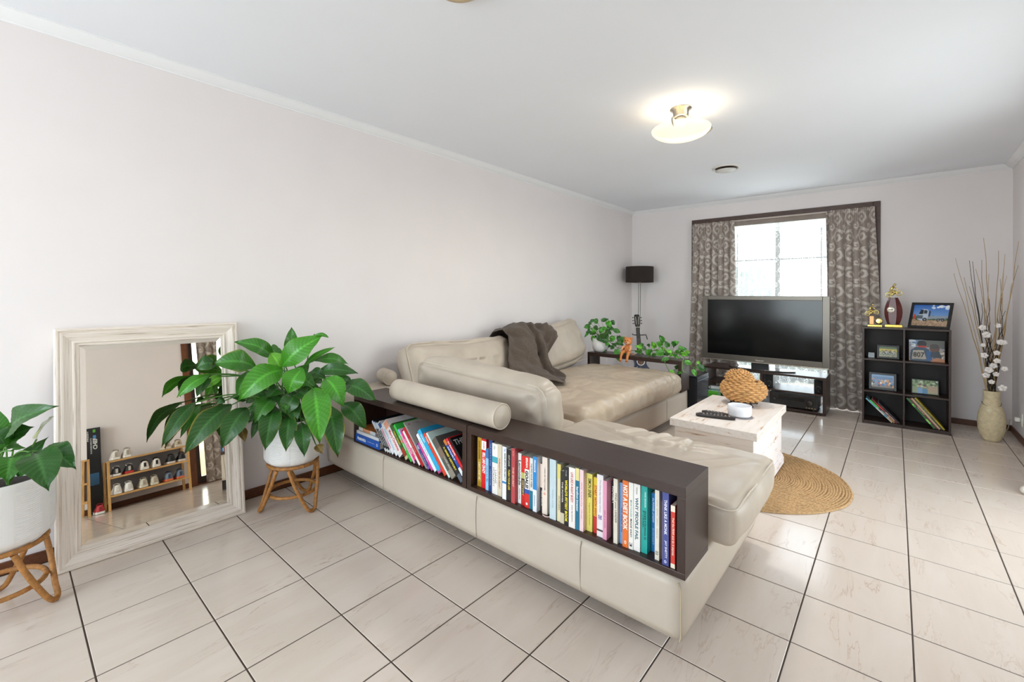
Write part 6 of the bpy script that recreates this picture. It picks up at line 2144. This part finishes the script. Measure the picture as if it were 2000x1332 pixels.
POTHOS = [
 ((0.404, 4.341, 0.945), (0.379, 4.338, 0.970), 0.052),
 ((0.361, 4.354, 0.895), (0.301, 4.316, 0.877), 0.053),
 ((0.392, 4.321, 0.936), (0.373, 4.299, 0.917), 0.038),
 ((0.308, 4.406, 0.817), (0.289, 4.352, 0.761), 0.029),
 ((0.328, 4.391, 0.867), (0.317, 4.391, 0.818), 0.024),
 ((0.443, 4.381, 0.945), (0.398, 4.346, 0.963), 0.057),
 ((0.510, 4.347, 0.963), (0.563, 4.412, 0.979), 0.042),
 ((0.576, 4.360, 0.956), (0.622, 4.352, 0.894), 0.060),
 ((0.579, 4.431, 0.953), (0.627, 4.434, 0.918), 0.056),
 ((0.611, 4.431, 0.861), (0.667, 4.491, 0.835), 0.051),
 ((0.590, 4.372, 0.882), (0.641, 4.393, 0.874), 0.046),
 ((0.381, 4.395, 0.783), (0.389, 4.360, 0.712), 0.043),
 ((0.387, 4.413, 0.783), (0.398, 4.442, 0.728), 0.034),
 ((0.464, 4.392, 0.798), (0.477, 4.375, 0.741), 0.043),
 ((0.515, 4.387, 0.745), (0.486, 4.373, 0.690), 0.056),
 ((0.630, 4.396, 0.799), (0.609, 4.397, 0.737), 0.056),
 ((0.666, 4.452, 0.798), (0.685, 4.427, 0.727), 0.047),
 ((0.736, 4.415, 0.795), (0.732, 4.414, 0.731), 0.055),
 ((0.556, 4.438, 0.697), (0.542, 4.406, 0.661), 0.057),
 ((0.708, 4.326, 0.663), (0.736, 4.310, 0.543), 0.064),
 ((0.753, 4.412, 0.659), (0.790, 4.438, 0.583), 0.050),
 ((0.623, 4.410, 0.686), (0.605, 4.386, 0.649), 0.042),
 ((0.819, 4.377, 0.776), (0.836, 4.393, 0.749), 0.036),
 ((0.688, 4.441, 0.735), (0.659, 4.438, 0.705), 0.042),
 ((0.788, 4.361, 0.667), (0.759, 4.313, 0.691), 0.050),
 ((0.534, 4.363, 0.795), (0.582, 4.389, 0.731), 0.028),
 ((0.407, 4.369, 0.896), (0.436, 4.393, 0.854), 0.048),
 ((0.461, 4.436, 0.853), (0.442, 4.431, 0.814), 0.038),
 ((0.545, 4.379, 0.860), (0.588, 4.426, 0.813), 0.047),
 ((0.591, 4.409, 0.917), (0.561, 4.388, 0.879), 0.051),
 ((0.530, 4.371, 0.654), (0.549, 4.356, 0.610), 0.037),
 ((0.820, 4.396, 0.703), (0.799, 4.359, 0.672), 0.036),
 ((0.938, 4.472, 0.706), (0.901, 4.458, 0.731), 0.041),
 ((1.018, 4.378, 0.676), (1.045, 4.410, 0.618), 0.053),
 ((1.018, 4.460, 0.713), (0.998, 4.421, 0.728), 0.036),
 ((1.098, 4.401, 0.707), (1.072, 4.379, 0.772), 0.052),
 ((1.189, 4.396, 0.783), (1.159, 4.361, 0.844), 0.047),
 ((1.169, 4.380, 0.731), (1.139, 4.325, 0.776), 0.047),
 ((0.966, 4.473, 0.685), (0.938, 4.399, 0.680), 0.045),
 ((1.105, 4.460, 0.654), (1.091, 4.398, 0.680), 0.048),
 ((1.205, 4.378, 0.670), (1.172, 4.353, 0.649), 0.043),
 ((1.044, 4.485, 0.633), (1.076, 4.477, 0.601), 0.040),
 ((1.180, 4.424, 0.772), (1.162, 4.360, 0.846), 0.047),
 ((1.146, 4.448, 0.732), (1.128, 4.394, 0.778), 0.048),
 ((1.233, 4.411, 0.726), (1.206, 4.399, 0.784), 0.051),
 ((1.265, 4.429, 0.751), (1.314, 4.486, 0.773), 0.050),
 ((1.295, 4.422, 0.738), (1.286, 4.364, 0.792), 0.042),
 ((1.200, 4.415, 0.700), (1.148, 4.396, 0.682), 0.043),
 ((1.357, 4.381, 0.716), (1.413, 4.443, 0.715), 0.038),
 ((1.301, 4.470, 0.664), (1.313, 4.478, 0.704), 0.039),
 ((1.384, 4.410, 0.662), (1.431, 4.469, 0.653), 0.036),
 ((1.249, 4.493, 0.650), (1.227, 4.467, 0.619), 0.043),
 ((1.288, 4.273, 0.629), (1.230, 4.244, 0.600), 0.041),
 ((1.456, 4.250, 0.612), (1.503, 4.303, 0.599), 0.044),
 ((1.336, 4.328, 0.538), (1.397, 4.396, 0.536), 0.042),
 ((1.353, 4.252, 0.508), (1.320, 4.211, 0.491), 0.048),
 ((1.381, 4.276, 0.493), (1.441, 4.275, 0.512), 0.026),
 ((1.534, 4.253, 0.551), (1.557, 4.258, 0.488), 0.036),
 ((1.547, 4.331, 0.575), (1.612, 4.382, 0.533), 0.055),
 ((1.534, 4.358, 0.615), (1.560, 4.368, 0.587), 0.029),
 ((1.153, 4.404, 0.673), (1.125, 4.373, 0.635), 0.039),
 ((1.357, 4.380, 0.746), (1.382, 4.394, 0.702), 0.030),
]

random.seed(14)
for k in range(20):
    a_ = -2.3 + 4.7 * k / 19 + random.uniform(-.2, .2)
    rr_ = random.uniform(.05, .11)
    z_ = random.uniform(.60, .74)
    B_ = (0.29 + rr_ * math.cos(a_), 1.10 + rr_ * math.sin(a_), z_)
    ln_ = random.uniform(.14, .22)
    T_ = (B_[0] + ln_ * .75 * math.cos(a_), B_[1] + ln_ * .75 * math.sin(a_), z_ - ln_ * random.uniform(.05, .65))
    if T_[0] > .12 and T_[1] < 1.33:
        LILY.append((B_, T_, random.uniform(.075, .1), (0, 0, 1)[k % 3], .05))
rattan_stand(0.295, 1.125, math.radians(-108), 'rattan stand under the big peace lily beside the sofa')
ribbed_pot(0.295, 1.125, 0.258, 'white ribbed pot of the big peace lily between mirror and sofa', 0.35)
pl_ = thing('peace_lily', 'big bushy peace lily with broad glossy leaves in front of the mirror', 'plant', (0.295, 1.125, 0.50), group='peace lilies')
random.seed(2)
for k, (B, T, w, sh, dr) in enumerate(LILY):
    blade(B, T, w * 0.96, dr, sh, pl_, seed=k * 0.37, face=0.72, edge=0.8 if k in (6, 15, 16, 22, 19, 23) else 0.15)
    b = Vector(B)
    root = Vector((0.295 + random.uniform(-.05, .05), 1.125 + random.uniform(-.05, .05), 0.498))
    mid = root.lerp(b, 0.55) + Vector((0, 0, 0.09))
    tip = b + (Vector(T) - b) * 0.06
    M().tube(spline([root, mid, b, tip], 6), [0.0042 - 0.0018 * i / 18 for i in range(19)], 6).build('leaf_stalk', mat('#4a7a2c', 0.45), pl_, smooth=True)

rattan_stand(0.335, -0.005, math.radians(62), 'rattan stand under the small peace lily at the left edge of the photo')
ribbed_pot(0.335, -0.005, 0.258, 'white ribbed pot of the small peace lily, cut by the left edge of the photo', 1.2)
p2_ = thing('peace_lily', 'small dark peace lily with one white flower at the left edge of the photo', 'plant', (0.335, -0.005, 0.50), group='peace lilies')
for k, (B, T, w, sh, dr) in enumerate(LILY2):
    blade(B, T, w * 1.05, dr, sh, p2_, seed=k * 0.53 + 9, edge=0.1, face=0.7)
    b = Vector(B)
    root = Vector((0.335 + random.uniform(-.05, .05), -0.005 + random.uniform(-.05, .05), 0.498))
    mid = root.lerp(b, 0.55) + Vector((0, 0, 0.05))
    M().tube(spline([root, mid, b, b + (Vector(T) - b) * 0.06], 6), [0.0036 - 0.0014 * i / 18 for i in range(19)], 6).build('leaf_stalk', mat('#4a7a2c', 0.45), p2_, smooth=True)
# the white spathe with its stalk and spadix
fb, ft = Vector((0.489, 0.088, 0.681)), Vector((0.568, 0.131, 0.775))
o_ = blade(fb, ft, 0.052, 0.008, 0, p2_, name='flower_spathe', edge=0, seed=3)
o_.data.materials[0] = mat('#e6e8d8', 0.5, var=0.04)
M().tube([fb + Vector((0.008, -0.008, 0.01)), fb.lerp(ft, 0.55) + Vector((0.01, -0.012, 0.004))], 0.004, 6).build('flower_spadix', mat('#d8dcae', 0.6), p2_, smooth=True)
M().tube(spline([(0.36, 0.02, 0.498), (0.42, 0.06, 0.60), fb], 6), 0.003, 6).build('flower_stalk', mat('#5c8a38', 0.45), p2_, smooth=True)

# ================================================================ pothos on the far shelf box
pp = thing('plant_pot', 'rounded white pot of the trailing pothos on the far shelf box', 'pot', (0.475, 4.385, SZ1), group=None)
M().lathe([(0.05, 0.0008), (0.07, 0.008), (0.086, 0.04), (0.09, 0.08), (0.086, 0.13), (0.082, 0.15), (0.077, 0.15), (0.078, 0.12)], (0.475, 4.385, SZ1), 36).build('ceramic_body', mat('#e2e0de', 0.4, var=0.02), pp, smooth=True)
M().lathe([(0.078, 0.125), (0.001, 0.135)], (0.475, 4.385, SZ1), 30, cap=False).build('soil', mat('#2a221b', 0.95, var=0.5, scale=90), pp)
po_ = thing('trailing_pothos', 'trailing pothos with heart-shaped variegated leaves spread along the far shelf box', 'plant', (0.475, 4.385, SZ1 + 0.14))
random.seed(6)
for k in range(46):
    if k < 14:
        c_ = Vector((0.475 + random.uniform(-.10, .12), 4.36 + random.uniform(-.07, .08), SZ1 + random.uniform(.13, .27)))
    else:
        x_ = random.uniform(.58, 1.42)
        c_ = Vector((x_, 4.38 + random.uniform(-.09, .07), SZ1 + random.uniform(.03, .09) + (0.07 if x_ < .72 else 0)))
    a_ = random.uniform(-PI, 0.5)
    ln_ = random.uniform(.055, .08)
    T_ = c_ + Vector((math.cos(a_), math.sin(a_) * .8, random.uniform(-.6, .35))) * ln_
    if abs(x_ - .83) > .09 if k >= 14 else True:
        T_.z = max(T_.z, SZ1 + .012)
        POTHOS.append((tuple(c_), tuple(T_), random.uniform(.034, .048)))
for k, (B, T, w) in enumerate(POTHOS):
    sh = (0, 1, 0, 2)[k % 4] if Vector(T).x < 0.75 else (1, 2, 0, 3)[k % 4]
    blade(B, T, w * 1.3, 0.008, sh, po_, heart=True, nl=12, nw=8, seed=k * 0.71, edge=0, face=0.75)
vine_pts = [(0.475, 4.385, SZ1 + 0.15), (0.56, 4.36, SZ1 + 0.17), (0.66, 4.34, SZ1 + 0.09), (0.78, 4.36, SZ1 + 0.05), (0.92, 4.38, SZ1 + 0.05), (1.05, 4.40, SZ1 + 0.06), (1.18, 4.40, SZ1 + 0.07), (1.30, 4.40, SZ1 + 0.06), (1.40, 4.38, SZ1 + 0.03), (1.47, 4.35, SZ1 - 0.04), (1.53, 4.33, SZ1 - 0.06)]
M().tube(spline(vine_pts, 6), 0.0035, 6).build('vine', mat('#5d7f36', 0.5), po_, smooth=True)
M().tube(spline([(1.18, 4.40, SZ1 + 0.05), (1.25, 4.26, SZ1 + 0.01), (1.29, 4.235, SZ1 - 0.06), (1.33, 4.235, SZ1 - 0.12)], 6), 0.003, 6).build('vine', mat('#5d7f36', 0.5), po_, smooth=True)
M().tube(spline([(1.40, 4.38, SZ1 + 0.02), (1.425, 4.29, SZ1 - 0.01), (1.435, 4.27, SZ1 - 0.09), (1.47, 4.27, SZ1 - 0.10)], 6), 0.003, 6).build('vine', mat('#8fae5a', 0.5), po_, smooth=True)
bl = [Vector(p) for p in spline(vine_pts, 6)]
for k, (B, T, w) in enumerate(POTHOS):
    b = Vector(B)
    q = min(bl, key=lambda v: (v - b).length)
    M().tube(spline([q, q.lerp(b, 0.5) + Vector((0, 0, 0.015)), b, b + (Vector(T) - b) * 0.05], 4), 0.0018, 5).build('leaf_stalk', mat('#5d7f36', 0.5), po_, smooth=True)

# orange plush animal sitting on the shelf box
tx, ty = 0.83, 4.322
toy = thing('plush_toy', 'small orange plush animal sitting among the pothos leaves', 'toy', (tx, ty, SZ1))
m_or = mat('#d98a4f', 0.9, var=0.15, scale=120, bump=0.5, bscale=300)
m_or2 = mat('#e0a67c', 0.9, var=0.1, scale=120)
M().ball((tx, ty + 0.02, SZ1 + 0.062), 0.042, 16, 12, (0.9, 0.85, 1.25)).build('body', m_or, toy, smooth=True)
M().ball((tx + 0.008, ty + 0.008, SZ1 + 0.145), 0.043, 16, 12, (1, 0.95, 0.95)).build('head', m_or, toy, smooth=True)
M().ball((tx + 0.016, ty - 0.03, SZ1 + 0.132), 0.02, 12, 10, (1.1, 0.8, 0.8)).build('muzzle', m_or2, toy, smooth=True)
M().ball((tx + 0.018, ty - 0.047, SZ1 + 0.138), 0.006, 8, 6).build('nose', mat('#3a2a22', 0.5), toy, smooth=True)
for s in (-1, 1):
    M().ball((tx + 0.01 + s * 0.014, ty - 0.032, SZ1 + 0.156), 0.005, 8, 6).build('eye', mat('#1e1a18', 0.3), toy, smooth=True)
    M().ball((tx + 0.008 + s * 0.034, ty + 0.012, SZ1 + 0.18), 0.015, 10, 8, (1, 0.6, 1)).build('ear', m_or, toy, smooth=True)
    M().tube([(tx + s * 0.028, ty + 0.0, SZ1 + 0.04), (tx + s * 0.036, ty - 0.045, SZ1 + 0.022), (tx + s * 0.036, ty - 0.066, SZ1 - 0.01), (tx + s * 0.036, ty - 0.072, SZ1 - 0.045), (tx + s * 0.036, ty - 0.09, SZ1 - 0.056)], [0.018, 0.017, 0.0125, 0.0125, 0.0125], 10).build('leg', m_or, toy, smooth=True)
    M().tube([(tx + s * 0.034, ty + 0.01, SZ1 + 0.095), (tx + s * 0.048, ty - 0.02, SZ1 + 0.07), (tx + s * 0.04, ty - 0.032, SZ1 + 0.05)], [0.014, 0.012, 0.012], 10).build('arm', m_or2, toy, smooth=True)
M().tube(spline([(tx + 0.02, ty + 0.04, SZ1 + 0.012), (tx + 0.06, ty + 0.01, SZ1 + 0.010), (tx + 0.085, ty + 0.01, SZ1 + 0.02)], 5), 0.005, 6).build('tail', m_or2, toy, smooth=True)

# ================================================================ things seen in the leaning mirror
m_bam = mat('#c79b61', 0.45, var=0.2, scale=10, stretch=(8, 8, 1))
m_bamy = mat('#c79b61', 0.45, var=0.2, scale=10, stretch=(8, 1, 8))


def shoe_rack(y0, y1, zs, label, xf, xb):
    t = thing('shoe_rack', label, 'shoe rack', ((xf + xb) / 2, (y0 + y1) / 2, 0), group='bamboo shoe racks')
    for x in (xf, xb - 0.022):
        for y in (y0, y1 - 0.022):
            M().box(x, x + 0.022, y, y + 0.022, 0, zs[-1] - 0.001).build('leg', m_bam, t, bevel=0.002)
    for z in zs:
        M().box(xf - 0.004, xf + 0.014, y0 + 0.0225, y1 - 0.0225, z - 0.018, z).build('shelf_rail', m_bamy, t, bevel=0.002)
        for k in range(6):
            x = xf + 0.02 + (xb - xf - 0.06) * k / 5
            M().box(x, x + 0.03, y0 + 0.0225, y1 - 0.0225, z - 0.01, z - 0.0005).build('slat', m_bamy, t, bevel=0.001)
    M().box(xb + 0.001, xb + 0.004, y0, y1, zs[0] - 0.02, zs[-1]).build('grey_back', mat('#8d8b90', 0.9, var=0.05), t)  # plain grey sheet behind the shelves
    return t


RF_, RB_ = 3.42, 3.72
RZ = (0.145, 0.322, 0.485)
shoe_rack(0.70, 1.39, RZ, 'bamboo shoe rack of trainers by the right wall, seen in the mirror', RF_, RB_)
shoe_rack(-0.10, 0.575, (0.145, 0.322, 0.545), 'taller bamboo shoe rack partly seen at the edge of the mirror', RF_, RB_)


def shoe(x, y, z, up, sole, label, h=0.085, toe=False, grp='shoes on the bamboo racks', acc=None, w=0.078):
    """heel towards the room (-X)"""
    t = thing('shoe', label, 'shoe', (x + 0.13, y, z), group=grp)
    L_ = 0.255
    z = z + 0.001

    def sec(s):
        hw = w / 2 * (0.82 + 0.18 * math.sin(PI * min(1, s * 1.25))) * (1 if s < 0.8 else math.sqrt(max(0.05, 1 - ((s - 0.8) / 0.2) ** 2)))
        if s < 0.06:
            hw *= 0.75 + 0.25 * s / 0.06
        return hw
    P, Q = [], []
    for i in range(17):
        s = i / 16
        xx = x + (L_ * s if not toe else L_ * (1 - s))
        hw = sec(s)
        top = h * (1 - 0.62 * max(0, min(1, (s - 0.22) / 0.55)) ** 0.9) if s > 0.22 else h * (0.93 + 0.07 * math.sin(PI * s / 0.22))
        row = []
        for k in range(13):
            a = PI * k / 12
            ca, sa = math.cos(a), math.sin(a)
            row.append((xx, y - hw * math.copysign(abs(ca) ** 0.55, ca) * (1 - 0.18 * sa), z + 0.022 + (top - 0.022) * sa ** 0.7))
        P.append(row)
        Q.append([(xx, y - hw * 1.06, z + 0.003 + 0.006 * max(0, s - .8) * 5), (xx, y - hw * 1.08, z + 0.024), (xx, y + hw * 1.08, z + 0.024), (xx, y + hw * 1.06, z + 0.003 + 0.006 * max(0, s - .8) * 5)])
    g = M().grid(P)
    g.f += [tuple(range(13)), tuple(range(16 * 13, 17 * 13))[::-1]]
    g.build('upper', mat(up, 0.6, var=0.08), t, smooth=True)
    g = M().grid(Q, closev=True)
    g.f += [(0, 1, 2, 3), (64, 67, 66, 65)]
    g.build('sole', mat(sole, 0.6), t)
    sx = -1 if toe else 1
    bx = x + (0.0 if not toe else L_)
    M().tube([(bx + sx * (0.045 + 0.032 * math.cos(2 * PI * k / 16)), y + w * 0.3 * math.sin(2 * PI * k / 16), z + h * 0.98 - 0.012 * math.cos(2 * PI * k / 16) * -1) for k in range(16)], 0.006, 6, closed=True).build('collar', mat(acc or up, 0.7), t, smooth=True)
    M().box(bx - 0.003 if not toe else bx - 0.002, bx + 0.004, y - 0.01, y + 0.01, z + 0.03, z + h * 0.8).build('heel_tab', mat(acc or sole, 0.6), t, bevel=0.001)
    for k in range(3):
        xx = bx + sx * (0.10 + 0.022 * k)
        M().tube([(xx, y - w * 0.26, z + h * (0.80 - 0.13 * k)), (xx, y, z + h * (0.90 - 0.13 * k)), (xx, y + w * 0.26, z + h * (0.80 - 0.13 * k))], 0.003, 5).build('lace', mat('#d9d6d0' if up in ('#1e1e20', '#2b2d33') else '#c9c6c0', 0.7), t, smooth=True)


X0_ = 3.43
pairs = [
    (.775, .865, 2, '#d2ccc4', '#eceae6', 'pale sneaker on top of the mirrored shoe rack', '#a39a90'),
    (1.20, 1.30, 2, '#c3b49c', '#d8cfbe', 'beige slipper on top of the mirrored shoe rack', '#8d7c66'),
    (.775, .875, 1, '#1e1e20', '#e9e7e4', 'black sneaker on the middle shelf of the mirrored rack', '#b9b4ae'),
    (1.00, 1.10, 1, '#e6e2da', '#e9e3dc', 'black striped white sneaker on the middle shelf', '#1c1b1c'),
    (1.23, 1.325, 1, '#2b2b2e', '#d9cfc8', 'charcoal sneaker on the middle shelf nearer the door', '#1a1a1c'),
    (.775, .865, 0, '#e9e7e3', '#efeeec', 'all white sneaker on the bottom shelf', '#d9d7d2'),
    (.985, 1.075, 0, '#c9c2b0', '#ddd8c9', 'cream knit sneaker on the bottom shelf', '#a9a08c'),
    (1.20, 1.30, 0, '#6a7688', '#e0714a', 'grey blue running shoe on the bottom shelf', '#3b4454')]
for ya, yb, sh, up, so, lb, ac in pairs:
    z = RZ[sh]
    for y, wh in ((ya, ', first of its pair'), (yb, ', second of its pair')):
        shoe(X0_, y, z, up, '#c9302b' if (up == '#1e1e20' and y == yb) else so, lb + wh, acc=ac, h=0.07 if 'slipper' in lb else 0.09)
shoe(X0_, .50, .545, '#d8d2ca', '#efedea', 'pale trainer on the top of the taller mirrored rack', acc='#b3aaa0')
shoe(X0_, .50, .322, '#37353a', '#e6e3df', 'dark trainer on the middle shelf of the taller mirrored rack', acc='#8c8791')
shoe(X0_, .50, .145, '#e6e4e0', '#eeecea', 'white trainer on the bottom shelf of the taller mirrored rack', acc='#d2d0cc')
shoe(X0_ - 0.02, .64, .0, '#b8323a', '#ece9e6', 'red shoe on the floor between the two mirrored racks', acc='#8f262c')
bb = thing('black_carton', 'tall black printed carton standing between the two mirrored shoe racks', 'box', (3.745, .635, 0))
M().box(3.70, 3.776, .582, .69, 0.0005, .862).build('carton', mat('#1f2125', 0.5, var=0.05), bb, bevel=0.002)
M().box(3.698, 3.7, .60, .67, .28, .40).build('blue_print', mat('#3d6f9a', 0.5), bb)
lettering('CHEF', bb, (3.6985, .664, .64), (0, 0, 1), (0, -1, 0), .115, .034, '#e6e6e6', 0.03)
lettering('INGREDIENTS', bb, (3.6985, .622, .60), (0, 0, 1), (0, -1, 0), .16, .013, '#c9c9c9', 0.02)
lettering('FRESH', bb, (3.6985, .598, .73), (0, 0, 1), (0, -1, 0), .1, .012, '#dcdcdc', 0.02)
M().box(3.698, 3.7, .632, .652, .815, .845).build('green_mark', mat('#5fae3c', 0.5), bb)
M().box(3.698, 3.7, .632, .655, .752, .785).build('blue_mark', mat('#4f86c0', 0.5), bb)
# patterned curtain of the sliding door, drawn to its near side
drape('curtain', 'taupe scroll-patterned curtain of the sliding door, seen in the mirror', 'curtain', (1.60, 1.92), (1.60, 1.93), 3.735, 2.09, 0.012, 4, 0.026, 110, 300, m_dam, dam, 'damask curtains', axis='y', seed=2.9)
